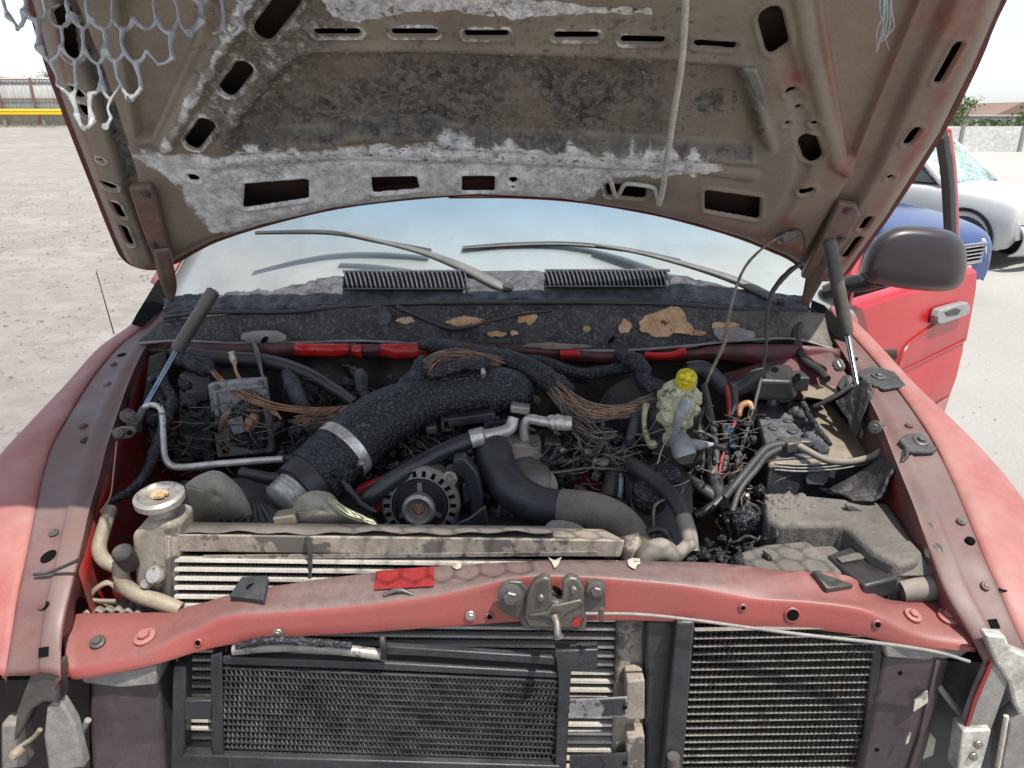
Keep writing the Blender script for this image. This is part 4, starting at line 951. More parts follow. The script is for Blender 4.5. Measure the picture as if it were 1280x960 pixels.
# upright burnt panel below the seal
FT = [(200, 402, 1.83), (240, 398, 1.82), (300, 392, 1.80), (380, 390, 1.79), (450, 382, 1.785), (530, 380, 1.78), (640, 379, 1.78), (760, 380, 1.78), (860, 384, 1.785), (920, 388, 1.79), (990, 390, 1.82), (1030, 392, 1.84)]
FB = [(175, 424, 1.78), (225, 424, 1.775), (300, 424, 1.76), (380, 424, 1.755), (450, 423, 1.75), (530, 424, 1.745), (640, 428, 1.74), (760, 434, 1.735), (860, 430, 1.74), (920, 420, 1.75), (990, 421, 1.77), (1040, 430, 1.77)]
FE = [(175, 428, 1.75), (225, 432, 1.745), (300, 434, 1.73), (330, 420, 1.725)]
mid = [P((a[0] + b_[0]) / 2, (a[1] + b_[1]) / 2 + 2, (a[2] + b_[2]) / 2 - .003) for a, b_ in zip(FT, FB)]
rows = [[P(*q) for q in FT], mid, [P(*q) for q in FB], [P(u, v + 3, y - .012) for u, v, y in FB], [P(u, v + 5, y - .018) for u, v, y in FB]]
g = smooth_rows(rows, 8, 12)
for i, r_ in enumerate(g):
    for j, p in enumerate(r_):
        p.y += .009 * noise.noise(p * 24) + .006 * noise.noise(p * 70)
        p.z += (i > 20) * (.010 * noise.noise(Vector((p.x * 9, 0, 4))) + .004 * noise.noise(Vector((p.x * 40, 1, 4))))
def fw_mat():
    m, nt, b, g = newmat('scorched_cowl_front')
    pos = g.outputs['Position']
    sx = nt.nodes.new('ShaderNodeSeparateXYZ'); nt.links.new(pos, sx.inputs[0])
    n1, n2 = nz(nt, pos, 14, 9, .68), nz(nt, pos, 120, 6, .65)
    col = mixc(nt, mrange(nt, n1, .38, .62), (.016, .016, .017), (.05, .045, .042))
    col = mixc(nt, mrange(nt, n2, .50, .64, 0, .75), col, (.13, .128, .125))
    # dust lies thicker at the right-hand end
    col = mixc(nt, mth(nt, 'MULTIPLY', mrange(nt, sx.outputs['X'], .35, .75, 0, .8), mrange(nt, n1, .3, .6), True), col, (.17, .145, .11))
    nt.links.new(col, b.inputs['Base Color']); b.inputs['Roughness'].default_value = .7
    bump(nt, b, n2, .8, .004); return m
MT['fw'] = fw_mat()
FW = MB().grid(g).build('cowl_front', MT['fw'], TR, 'soot black cowl front with patches of bare orange foam', sharp=70, solid=.003)
# patches of scorched foam standing a few millimetres off the panel
def blotch(cx, cy_, rx, ry, yy, seed, mat, name='foam_patch', label=None, th=.004, parent=None, n_=30):
    mb = MB(); poly = []
    for k in range(n_):
        a = k * 2 * math.pi / n_; q = 1 + .45 * noise.noise((math.cos(a) * 1.7 + seed, math.sin(a) * 1.7, seed)) + .28 * noise.noise((math.cos(a) * 5 + seed, math.sin(a) * 5, seed + 3))
        u, v = cx + math.cos(a) * rx * q, cy_ + math.sin(a) * ry * q
        poly.append(P(u, v, yy + (float(np.interp(v, [380, 430], [.03, -.015])))))
    mb.prism(poly, (0, -th, 0)); return mb.build(name, mat, parent or FW, label, bevel=.0015)
blotch(832, 404, 36, 17, 1.748, 3, MT['foam'], label='large bare orange foam patch'); blotch(782, 408, 8, 9, 1.748, 9, MT['foam']); blotch(905, 408, 18, 6, 1.752, 12, MT['foam'])
blotch(585, 402, 30, 6, 1.748, 5, MT['foam']); blotch(660, 397, 13, 8, 1.748, 7, MT['foam']); blotch(620, 417, 12, 3.5, 1.744, 8, MT['foam']); blotch(508, 400, 11, 4, 1.748, 6, MT['foam']); blotch(733, 411, 5, 4, 1.746, 2, MT['foam']); blotch(642, 416, 5, 3, 1.744, 22, MT['foam']); blotch(872, 416, 9, 4, 1.748, 31, MT['foam'])
blotch(610, 408, 34, 8, 1.752, 4, MT['ash'], 'ash_patch'); blotch(700, 390, 40, 4, 1.757, 14, MT['ash'], 'ash_patch'); blotch(690, 432, 40, 4, 1.715, 17, MT['tan'], 'ash_patch', th=.002)
# a torn flap of seal
tube('torn_seal', MT['dark'], [(495, 383, 1.765, 3), (530, 398, 1.75, 3), (560, 410, 1.735, 3), (590, 408, 1.735, 2.4), (640, 395, 1.745, 2), (690, 388, 1.755, 2)], FW, jit=.3, js=90)
disc(MT['ash'], P(480, 397, 1.752), (0, -1, .3), .018, FW, 'grommet', t=.006)
tube('flange_edge', MT['prim'], [(u, v + 4 + 2 * math.sin(u * .05), y - .022, 1.6) for u, v, y in FB], FW, jit=.5, js=40)
# mounting tabs of the lower flange
for pts in (((300, 424), (318, 420), (345, 420), (358, 426), (345, 432), (318, 432)), ((892, 418), (925, 416), (945, 422), (925, 428), (900, 426))):
    q = MB(); q.prism([P(u, v, 1.715) for u, v in pts], (0, .01, .012)); t_ = q.build('flange_tab', MT['prim'], FW, bevel=.002)
    c = P(sum(a for a, _ in pts) / 6 - (0 if len(pts) == 6 else 0), 425, 1.712); disc(MT['hole'], c, (0, -1, .4), .006, t_, 'hole', 1.8)
# red painted firewall flange below
def redbit(pts, y, lbl=None):
    mb = MB(); rows = [[P(u, v, y) for u, v, _ in pts], [P(u, (v + w) / 2, y - .008) for u, v, w in pts], [P(u, w, y + .004) for u, v, w in pts]]
    g = smooth_rows(rows, 3, 8)
    for r_ in g:
        for p in r_: p.y += .006 * noise.noise(p * 35)
    return mb.grid(g).build('firewall_flange', MT['red_dull'], TR, lbl, solid=.004)
redbit([(225, 428, 446), (300, 430, 452), (368, 428, 446), (430, 430, 446), (480, 430, 447), (540, 428, 444), (570, 428, 446), (620, 432, 448)], 1.70, 'scorched red firewall flange, brightest left of centre')
redbit([(620, 430, 448), (690, 434, 450), (760, 440, 454), (840, 440, 452), (900, 432, 450), (960, 430, 462), (1010, 432, 470), (1050, 436, 480)], 1.715, 'dull red firewall flange behind the fuse box')
MT['red_hot'] = M('bare_bright_red_paint', (.52, .012, .012), (.40, .02, .02), 12, .35, 0, .1, 200, .001, chip=.02, chipc=(.06, .03, .03), grime=.3)
for pts in ([(368, 429, 444), (400, 430, 446), (436, 430, 445)], [(440, 432, 444), (452, 431, 448)], [(476, 430, 446), (505, 430, 449), (536, 428, 444)], [(700, 437, 449), (725, 438, 448)], [(806, 440, 449), (835, 440, 450), (858, 434, 446)]):
    mb = MB(); rows = [[P(u, v, 1.694) for u, v, _ in pts], [P(u, (v + w) / 2, 1.684) for u, v, w in pts], [P(u, w, 1.692) for u, v, w in pts]]
    g = smooth_rows(rows, 3, 6)
    for r_ in g:
        for p in r_: p.y += .006 * noise.noise(p * 45)
    mb.grid(g).build('bright_flange', MT['red_hot'], TR, None, solid=.003)
# firewall and underbay walls, sooty
g = [[P(u, v, y) for u in range(140, 1121, 98)] for v, y in ((436, 1.76), (470, 1.80), (560, 1.82), (700, 1.82))]
rows = smooth_rows(g, 6, 4)
for r_ in rows:
    for p in r_: p.y += .05 * noise.noise(Vector((p.x * 5, 0, p.z * 5))) + .012 * noise.noise(p * 25)
MT['firewall'] = M('smoked_firewall', (.022, .019, .017), (.10, .075, .058), 7, .8, 0, .5, 120, .004)
MB().grid(rows).build('firewall', MT['firewall'], TR, 'smoked firewall at the back of the engine bay', solid=.004)
for (cx, cv, rx, yy) in ((400, 462, 48, 1.745), (300, 468, 40, 1.75), (640, 470, 60, 1.755), (505, 458, 40, 1.75)):
    mb = MB(); mb.lathe(P(cx, cv + 25, yy + .05), (0, -1, .1), [(0, 0), (rx * .0018, 0), (rx * .0017, .02), (rx * .0012, .04), (0, .045)], 24); mb.build('firewall_bulge', MT['firewall'], TR)
# floor of the engine bay
mb = MB(); mb.box((-.03, 1.40, .78), (1.5, .9, .03)); mb.build('bay_floor', MT['soot'], TR)

g = [[P(u, v, y) for u in range(212, 1013, 80)] for v, y in ((370, 1.99), (392, 1.96), (420, 1.92), (452, 1.90))]
MB().grid(smooth_rows(g, 3, 3)).build('cowl_plenum', MT['soot'], TR, solid=.004)
# ---- cab: glass, pillars, roof, dash
def glass_mat():
    m = bpy.data.materials.new('dusty_sky_tinted_windshield'); m.use_nodes = True; nt = m.node_tree; nt.nodes.clear()
    out = nt.nodes.new('ShaderNodeOutputMaterial'); gl = nt.nodes.new('ShaderNodeBsdfGlossy'); gl.inputs['Roughness'].default_value = .03
    trn = nt.nodes.new('ShaderNodeBsdfTransparent'); trn.inputs['Color'].default_value = (.74, .84, .84, 1)
    df = nt.nodes.new('ShaderNodeBsdfDiffuse')
    fr = nt.nodes.new('ShaderNodeFresnel'); fr.inputs['IOR'].default_value = 1.75
    g = nt.nodes.new('ShaderNodeNewGeometry'); n1 = nz(nt, g.outputs['Position'], 5, 8, .65); n2 = nz(nt, g.outputs['Position'], 160, 4, .6)
    sx = nt.nodes.new('ShaderNodeSeparateXYZ'); nt.links.new(g.outputs['Position'], sx.inputs[0])
    nt.links.new(mixc(nt, mrange(nt, sx.outputs['Z'], 1.60, 1.80), (.54, .565, .55), (.34, .52, .68)), df.inputs['Color'])  # dust colour turns blue upward, painting in the bright sky
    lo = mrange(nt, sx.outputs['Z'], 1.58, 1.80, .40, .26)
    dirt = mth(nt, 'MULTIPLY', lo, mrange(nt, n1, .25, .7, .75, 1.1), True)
    m1 = nt.nodes.new('ShaderNodeMixShader'); m2 = nt.nodes.new('ShaderNodeMixShader')
    nt.links.new(fr.outputs[0], m1.inputs[0]); nt.links.new(trn.outputs[0], m1.inputs[1]); nt.links.new(gl.outputs[0], m1.inputs[2])
    nt.links.new(dirt, m2.inputs[0]); nt.links.new(m1.outputs[0], m2.inputs[1]); nt.links.new(df.outputs[0], m2.inputs[2])
    nt.links.new(m2.outputs[0], out.inputs[0]); return m
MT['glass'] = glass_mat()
def wsp(x, k):           # windshield surface: x across, k up
    bow = .24 * (x / .95) ** 2
    return Vector((x * (1 - .14 * k), 1.93 + bow + .66 * k, 1.575 - .05 * (x / .9) ** 2 + .44 * k + .02 * math.sin(k * 3.14)))
mb = MB(); mb.grid([[wsp(-.03 + 1.02 * (j - 12) / 12, (i - 1.6) / 10) for j in range(25)] for i in range(13)])
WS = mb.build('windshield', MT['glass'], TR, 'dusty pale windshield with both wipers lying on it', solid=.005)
def wiper(arm, blade, lbl):
    o = tube('wiper', MT['wiper'], arm, TR, label=lbl, flat=.5)
    tube('wiper_blade', MT['dark'], blade, o, flat=.6, seg=8)
    q = MB(); p = P(*arm[-1][:3]); q.lathe(p, (0, -.3, 1), [(0, -.01), (.016, -.01), (.016, .008), (.010, .014), (0, .014)]); q.build('pivot', MT['dark'], o)
MT['wiper'] = M('wiper_arm_paint', (.07, .075, .08), (.11, .11, .105), 20, .55, .1, .2, 240, .001, dust=.2)
wiper([(430, 291, 2.02, 4), (480, 303, 1.99, 5), (530, 316, 1.95, 7), (575, 333, 1.90, 10), (615, 353, 1.84, 11), (634, 362, 1.82, 8)], [(320, 291, 2.08, 4), (390, 290, 2.07, 5), (430, 293, 2.06, 5), (480, 303, 2.04, 5), (538, 313, 2.01, 4)], 'left wiper with its long arm reaching the cowl centre')
wiper([(745, 306, 2.02, 4), (800, 316, 1.99, 5), (865, 333, 1.95, 7), (920, 351, 1.91, 10), (958, 369, 1.87, 11), (972, 377, 1.86, 8)], [(578, 310, 2.03, 4), (640, 306, 2.04, 5), (710, 305, 2.04, 5), (780, 312, 2.02, 5), (850, 326, 1.99, 4)], 'right wiper ending near the hood hinge')
# roof, pillars, rear wall and dash of the cab
rows = [[Vector((x, y, z - .05 * (x / .8) ** 2)) for x in (-.78, -.6, -.3, 0, .3, .55, .72)] for y, z in ((2.60, 2.0), (2.75, 2.05), (3.2, 2.08), (3.9, 2.05), (4.1, 2.0))]
MB().grid(smooth_rows(rows, 4, 3)).build('roof', MT['red'], TR, solid=.03)
for sx_ in (-1, 1):
    rows = []
    for k in np.linspace(0, 1, 8):
        p = wsp(-.03 + sx_ * 1.03, k); rows.append([p + Vector((0, -.03, -.01)), p + Vector((sx_ * .045, 0, .012)), p + Vector((sx_ * .06, .05, 0)), p + Vector((sx_ * .05, .10, -.02))])
    MB().grid(smooth_rows(rows, 2, 3)).build('pillar', MT['red'], TR, solid=.01)
mb = MB(); mb.box((-.03, 4.05, 1.2), (1.7, .05, .8)); mb.box((-.03, 4.05, 1.97), (1.7, .05, .10)); mb.box((-.83, 4.05, 1.75), (.15, .05, .4)); mb.box((.77, 4.05, 1.75), (.15, .05, .4)); mb.build('cab_rear', MT['red'], TR)
g = [[Vector((x, y + .16 * (x / .8) ** 2, z)) for x in (-.85, -.5, 0, .45, .78)] for y, z in ((1.99, 1.545), (2.15, 1.56), (2.35, 1.565), (2.5, 1.54), (2.56, 1.45), (2.58, 1.2))]
MB().grid(smooth_rows(g, 4, 4)).build('dashboard', MT['dash'], TR, 'pale dashboard under the glass', solid=.01)
for x in (-.45, .40):
    mb = MB(); mb.box((x, 3.35, 1.0), (.55, .55, .25)); mb.box((x, 3.65, 1.4), (.52, .16, .7)); mb.box((x, 3.68, 1.82), (.26, .10, .2)); mb.build('seat', MT['seat'], TR, bevel=.05, seg=3)
mb = MB(); A = [Vector((.40 + .19 * math.cos(a), 2.78 - .08 * math.sin(a), 1.52 + .17 * math.sin(a))) for a in np.linspace(0, 6.283, 25)]; mb.path(A, .014, 8, cap=False); mb.path([Vector((.22, 2.78, 1.52)), Vector((.58, 2.78, 1.52))], .02, 8); mb.build('steering_wheel', MT['dark'], TR)
# cab body below and bed, behind the fenders
mb = MB(); mb.box((-.03, 3.1, .95), (1.78, 2.0, .9)); mb.build('cab_shell', MT['red'], TR, bevel=.05)
mb = MB(); mb.box((-.03, 5.2, 1.0), (1.85, 2.1, .75)); mb.build('cargo_bed', MT['red'], TR, bevel=.05)
for x in (-.86, .80):
    for y in (1.35, 5.1):
        mb = MB(); mb.lathe((x - .13, y, .40), (1, 0, 0), [(0, 0), (.22, 0), (.26, .02), (.38, .02), (.40, .05), (.40, .21), (.38, .24), (.26, .24), (.22, .26), (0, .26)], 36); mb.build('wheel', MT['rubber'], TR)
mb = MB(); mb.box((-.03, 1.6, .62), (.9, 1.5, .2)); mb.build('chassis_frame', MT['soot'], TR, bevel=.02)

# ---------------------------------------------------------------- open driver's door and mirror
DA, DB = Vector((.98, 2.12, 0)), Vector((1.71, 2.72, 0))
dd = (DB - DA).normalized(); dn_ = Vector((dd.y, -dd.x, 0))
if dn_.y > 0: dn_ = -dn_
def DPt(u, v, o=0):
    d = ray(u, v); c = Vector((0, 0, CAMZ)); k = (DA - c).dot(dn_) / d.dot(dn_); return c + d * k + dn_ * o
DL = (DB - DA).length
ph = lambda s, z, o=0: DA + dd * s + Vector((0, 0, z)) + dn_ * o
prof = [(1.475, -.03), (1.47, .0), (1.455, .018), (1.40, .026), (1.30, .030), (1.20, .034), (1.185, .028), (1.16, .034), (1.05, .038), (.98, .036), (.965, .030), (.94, .036), (.84, .034), (.74, .02), (.70, -.005), (.69, -.03)]
end = [1.012, 1.016, 1.018, 1.02, 1.02, 1.015, 1.01, 1.00, .98, .955, .95, .94, .905, .86, .835, .82]
rows = []
for (z, o_), e in zip(prof, end):
    L = DL * e; rows.append([ph(s, z - .0 * s, o_) for s in (-.03, .15, .4, .7, L - .05, L - .012)] + [ph(L, z, o_ - .012), ph(L + .002, z, o_ - .05), ph(L - .01, z, o_ - .12)])
DOOR = MB().grid([[p for p in r_] for r_ in rows]).build('door', MT['red_door'], TR, 'open bright red front door with a grey handle', sharp=35)
# paler lower part with a clear upper edge
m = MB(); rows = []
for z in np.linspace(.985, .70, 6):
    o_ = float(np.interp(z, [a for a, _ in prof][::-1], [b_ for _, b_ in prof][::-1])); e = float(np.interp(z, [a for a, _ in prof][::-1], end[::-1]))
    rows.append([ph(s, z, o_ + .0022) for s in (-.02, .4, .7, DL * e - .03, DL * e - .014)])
MT['palefilm'] = M('pale_lower_door_paint', (.42, .20, .17), (.36, .13, .11), 5, .6, 0, .05, 200)
m.grid(rows).build('pale_lower_film', MT['palefilm'], DOOR, 'paler lower door')
m = MB(); m.box(ph(.52, .65, -.05), (DL * .8, .08, .05), Matrix.Rotation(math.atan2(dd.y, dd.x), 3, 'Z')); m.build('door_sill', MT['red_burnt'], DOOR)
m = MB(); m.path([ph(-.02, .985 + .20, .035), ph(.5, 1.19, .036), ph(DL * .99, 1.20, .036)], .003, 6); m.build('trim_crease', MT['red_door'], DOOR)
m = MB(); m.path(crom([ph(.30, 1.16, .035), ph(.36, 1.20, .037), ph(.40, 1.27, .036), ph(.50, 1.30, .035), ph(.75, 1.335, .033)], 6), .003, 6); m.build('panel_crease', MT['red_door'], DOOR)
# handle
hc = [DPt(u, v, .030) for u, v in ((1150, 392), (1154, 383), (1174, 377), (1188, 374), (1192, 381), (1189, 390), (1170, 397), (1153, 402), (1150, 400))]
m = MB(); m.prism(hc, dn_ * .030); hd = m.build('door_handle', MT['greygrip'], DOOR, bevel=.006, seg=3)
m = MB(); m.prism([DPt(u, v, .0605) for u, v in ((1158, 386), (1173, 381), (1178, 384), (1175, 389), (1161, 391))], dn_ * .0015); m.build('grip_recess', MT['dark'], hd)
# window frame of the door
fr_ = [DPt(u, v) for u, v in ((1193, 350), (1191, 300), (1187, 220), (1180, 168))]
m = MB(); m.path(crom(fr_, 5), .020, 8, flat=1.4); tp_ = Vector((1.16, 2.42, 1.98)); m.path([ph(.0, 1.46), tp_], .018, 8); m.path([fr_[-1], tp_], .018, 8); wf = m.build('window_frame', MT['red_door'], DOOR)
m = MB(); m.path(crom([p + dd * -.036 + dn_ * .006 for p in fr_], 5), .018, 8, flat=1.2); m.build('window_seal', MT['rubber'], wf)
m = MB(); m.path(crom([p + dd * -.018 + dn_ * .018 for p in fr_], 5), .006, 8); m.build('seal_edge', MT['prim'], wf)
# mirror
my = 2.02
def MP(u, v, o=0): return P(u, v, my - o)
outl = [(1075, 342), (1082, 318), (1094, 298), (1110, 287), (1130, 282), (1160, 283), (1186, 288), (1200, 297), (1208, 313), (1208, 338), (1202, 355), (1188, 363), (1165, 364), (1130, 361), (1100, 356), (1084, 352)]
cx_, cy__ = 1142, 324
rows = []
for sc_, o_ in ((.0, .100), (.4, .100), (.70, .096), (.85, .088), (.94, .070), (.985, .04), (1.0, -.01), (.985, -.035), (.95, -.045)):
    r_ = [MP(cx_ + (u - cx_) * sc_, cy__ + (v - cy__) * sc_, o_) for u, v in crom(outl + [outl[0]], 4)]
    rows.append(r_)
MIR = MB().grid(rows).build('mirror', MT['mirrorcase'], TR, 'large dark wing mirror seen from the front', sharp=60)
m = MB(); m.prism([MP(u, v, -.046) for u, v in outl], (0, .004, 0)); m.build('mirror_glass', MT['chrome'], MIR)
m = MB(); A = crom([P(1100, 345, 2.03), P(1085, 352, 2.06), P(1060, 356, 2.10), P(1030, 366, 2.12)], 5); m.path(A, list(np.linspace(.045, .03, len(A))), 12, flat=.7); m.build('mirror_arm', MT['mirrorcase'], MIR)
# aerial on the left fender
m = MB(); m.path([pr(150, 418) + Vector((-.015, 0, 0)), pr(150, 418) + Vector((-.035, .01, .16))], .0018, 6); m.build('aerial', MT['hoodpl'], TR)

# ---------------------------------------------------------------- gas struts
def strut(body, rod, y0, y1, r_, lbl, fit):
    a, b_, c = P(*body[0]), P(*body[1]), P(*rod)
    m = MB(); m.path([a, a.lerp(b_, .03), a.lerp(b_, .97), b_], [r_ * .6, r_, r_, r_ * .8], 16); S_ = m.build('gas_strut', MT['strutbody'], TR, lbl)
    m = MB(); m.cyl(b_, c, r_ * .42); m.build('strut_rod', MT['chrome'] if fit else MT['bluetube'], S_)
    m = MB(); ax = (c - b_).normalized(); m.path([c - ax * .01, c + ax * .035], r_ * .62, 12); m.lathe(c + ax * .035 + Vector((.0, 0, 0)), (1, 0, 0), [(0, -.012), (.012, -.012), (.012, .012), (0, .012)], 14); m.build('strut_end', MT['zinc'] if fit else MT['steel'], S_)
MT['strutbody'] = M('dusty_strut_paint', (.055, .052, .048), (.085, .08, .07), 12, .5, .1, .1, 240, .001, dust=.25)
strut([(1036, 298, 1.68), (1059, 418, 1.62)], (1079, 522, 1.48), 0, 0, .0152, 'dusty gas strut holding up the hood by the battery', True)
strut([(268, 362, 1.58), (221, 438, 1.52)], (178, 515, 1.42), 0, 0, .0145, 'loose gas strut leaning on the left cowl end', False)

# ---------------------------------------------------------------- engine bay
def poly(name, mat, pts, y, th, parent=TR, label=None, bevel=.003, vec=None, seg=2):
    mb = MB(); mb.prism([P(q[0], q[1], q[2] if len(q) > 2 else y) for q in pts], vec or (0, th, 0)); return mb.build(name, mat, parent, label, bevel=bevel, seg=seg)
def lumps(name, mat, blobs, parent, label=None, sub=3, amp=.35):
    """one melted mass out of overlapping noisy balls (u, v, y, r px)"""
    mbl = bmesh.new()
    for u, v, y, r in blobs:
        c = P(u, v, y); rr = r * px(u, v, y)
        ret = bmesh.ops.create_icosphere(mbl, subdivisions=sub, radius=rr)
        for w in ret['verts']:
            d = w.co.normalized(); w.co = c + w.co * (1 + amp * noise.noise(d * 2.2 + c * 40) + .45 * amp * noise.noise(d * 6 + c * 60))
    me_ = bpy.data.meshes.new(name); mbl.to_mesh(me_); mbl.free(); me_.materials.append(mat)
    me_.polygons.foreach_set('use_smooth', [True] * len(me_.polygons))
    return obj(name, me_, parent, label)
# block and head as dark masses under everything
mb = MB(); mb.hexa([Vector(q) for q in ((-.30, 1.22, .80), (.26, 1.22, .80), (.26, 1.74, .80), (-.30, 1.74, .80), (-.20, 1.30, 1.20), (.16, 1.30, 1.20), (.16, 1.72, 1.26), (-.20, 1.72, 1.26))])
ENG = mb.build('engine_block', MT['soot'], TR, 'soot covered engine under the burnt hoses', bevel=.02)
poly('cylinder_head', MT['soot'], [(430, 560, 1.50), (640, 545, 1.50), (660, 600, 1.40), (450, 612, 1.40)], 1.5, .1, ENG, vec=(0, .02, -.06), bevel=.006)
for k in range(6):
    u = 455 + k * 30; mb = MB(); mb.box(P(u, 575 - k * 3, 1.45), (.035, .05, .03)); mb.lathe(P(u, 566 - k * 3, 1.46), (0, -.2, 1), [(0, 0), (.010, 0), (.010, .02), (.006, .026), (0, .026)], 12); mb.build('injector', MT['char'], ENG, bevel=.003)
for k in range(5):
    tube('injector_line', MT['steel'], [(470 + k * 28, 560, 1.46, 1.8), (480 + k * 26, 548 - k, 1.46, 1.8), (505 + k * 24, 556, 1.44, 1.8), (520 + k * 22, 575, 1.42, 1.8)], ENG)
for pts, yy in (([(444, 612), (478, 598), (500, 602), (486, 640), (440, 645)], 1.29), ([(708, 590), (735, 595), (756, 610), (752, 632), (716, 622)], 1.42), ([(705, 640), (735, 645), (725, 660), (702, 655)], 1.36), ([(548, 548), (575, 546), (572, 556), (550, 558)], 1.47)):
    poly('red_casting', MT['redbits'], pts, yy, .02, ENG, bevel=.004)

# ---- intake horn
HORN = tube('intake_horn', MT['char'], [(392, 597, 1.30, 40), (420, 572, 1.34, 40), (450, 545, 1.39, 39), (490, 517, 1.44, 35), (540, 498, 1.48, 29), (590, 488, 1.50, 29), (630, 487, 1.50, 28), (655, 490, 1.50, 20), (666, 492, 1.50, 7)], TR, n=14, seg=30, jit=.02, js=85, label='big charred intake pipe bending across the engine')
def ring_at(u, v, y, axis, r_, w, mat, name, parent, sx=1):
    mb = MB(); ax = Vector(axis).normalized(); mb.lathe(P(u, v, y) - ax * w / 2, ax, [(r_ * .98, 0), (r_ + .003, 0), (r_ + .004, w * .2), (r_ + .002, w * .5), (r_ + .004, w * .8), (r_ + .003, w), (r_ * .98, w)], 36); return mb.build(name, mat, parent)
ax1 = P(450, 545, 1.39) - P(420, 572, 1.34)
ring_at(430, 563, 1.355, ax1, .0625, .022, MT['silvertape'], 'band_clamp', HORN)
bolt(MT['zinc'], P(450, 578, 1.30), ax1.cross(Vector((0, 1, 0))), .006, HORN)
tube('rubber_boot', MT['rubber'], [(372, 614, 1.27, 36), (392, 597, 1.30, 37), (416, 576, 1.335, 37), (424, 569, 1.345, 37)], HORN, seg=28, n=6, jit=.03)
lumps('boot_blister', MT['char'], [(410, 588, 1.27, 6), (418, 592, 1.265, 5), (404, 580, 1.275, 4)], HORN)
c_ = P(364, 620, 1.255); mb = MB()
A = crom([c_ - ax1.normalized() * .025, c_ + ax1.normalized() * .035], 14); rr = [.040 + .0045 * (k % 2) + .004 * noise.noise((k, 0, 3)) for k in range(len(A))]
mb.path(A, rr, 30); mb.build('silver_coupling', MT['silvertape'], HORN, 'crumpled silver coupling at the lower end', sharp=70)
tube('horn_bolt', MT['zinc'], [(603, 460, 1.47, 2), (604, 466, 1.47, 4), (604, 472, 1.47, 2.6)], HORN)
tube('boot_strap', MT['wire_dark'], [(427, 600, 1.27, 3), (440, 615, 1.26, 4), (452, 630, 1.25, 4), (470, 640, 1.25, 3)], HORN, jit=.3)

# ---- radiator hose
UH = tube('radiator_hose', MT['rubber'], [(615, 552, 1.40, 23), (622, 585, 1.35, 24), (640, 612, 1.31, 24), (672, 630, 1.28, 23), (715, 637, 1.25, 23)], TR, n=10, seg=24, jit=.015, label='thick grey radiator hose curving to the right')
tube('ribbed_sleeve', MT['corrug'], [(700, 635, 1.255, 23.5), (740, 640, 1.235, 24), (770, 652, 1.21, 23.5), (790, 672, 1.18, 22), (801, 698, 1.15, 20)], UH, ribn=30, seg=24, rib=.05)
tube('hose_end', MT['alu_dust'], [(785, 668, 1.165, 14), (789, 682, 1.155, 16), (792, 702, 1.14, 16)], UH, seg=18, jit=.08)

# ---- air-con lines
AC1 = tube('hose_line', MT['navy'], [(448, 628, 1.27, 8), (464, 620, 1.27, 11), (490, 600, 1.29, 11), (530, 576, 1.32, 11), (570, 557, 1.36, 11), (592, 549, 1.38, 11)], TR, seg=16, jit=.04, label='blue black hose arching over the alternator')
tube('silver_fitting', MT['bright'], [(588, 549, 1.375, 12), (604, 545, 1.38, 12), (605, 545, 1.38, 8.5), (628, 540, 1.39, 8), (638, 534, 1.40, 8), (642, 522, 1.41, 7)], AC1, n=5, seg=16)
AC2 = tube('fitting_pipe', MT['bright'], [(656, 552, 1.42, 6), (655, 532, 1.42, 6), (662, 524, 1.42, 6.5), (675, 526, 1.41, 6.5), (688, 528, 1.41, 6.5), (689, 528, 1.41, 10), (695, 528, 1.41, 9), (696, 528, 1.41, 11), (704, 528.5, 1.41, 9), (705, 529, 1.41, 10), (714, 529.5, 1.41, 9)], TR, n=5, seg=16, label='bright metal pipe fitting in the middle of the bay')
tube('heater_hose', MT['rubber'], [(712, 530, 1.43, 9), (735, 548, 1.44, 9), (765, 566, 1.43, 9.5), (800, 588, 1.34, 10), (832, 612, 1.27, 10.5), (850, 636, 1.215, 10), (862, 672, 1.15, 9.5)], AC2, n=8, seg=14, jit=.05)
tube('branch_hose', MT['rubber'], [(768, 572, 1.42, 10), (766, 592, 1.39, 11), (760, 622, 1.35, 11)], AC2, seg=14)
tube('pale_hose_end', MT['rubber_dust'], [(855, 648, 1.188, 10.5), (861, 668, 1.152, 10.5), (864, 690, 1.13, 10)], AC2, seg=14)
# thermostat / compressor body
mb = MB(); mb.box(P(651, 562, 1.42), (.085, .06, .05)); CMP = mb.build('pump_housing', MT['alu_dust'], TR, 'tan dusty pump housing with ring grooves', bevel=.008)
for k, (u, v, yy, r_) in enumerate(((653, 582, 1.38, .042), (658, 600, 1.35, .048), (665, 612, 1.34, .050))):
    mb = MB(); mb.lathe(P(u, v, yy), (.1, -.55, .8), [(0, 0), (r_, 0), (r_ + .003, .006), (r_ - .004, .012), (r_ + .001, .018), (r_ - .008, .024), (.0, .026)], 32); mb.build('pump_ring', MT['alu_dust'] if k != 1 else MT['steel'], CMP)
for u, v in ((635, 550), (668, 552)): bolt(MT['steel'], P(u, v, 1.385), (0, -.6, .8), .006, CMP)
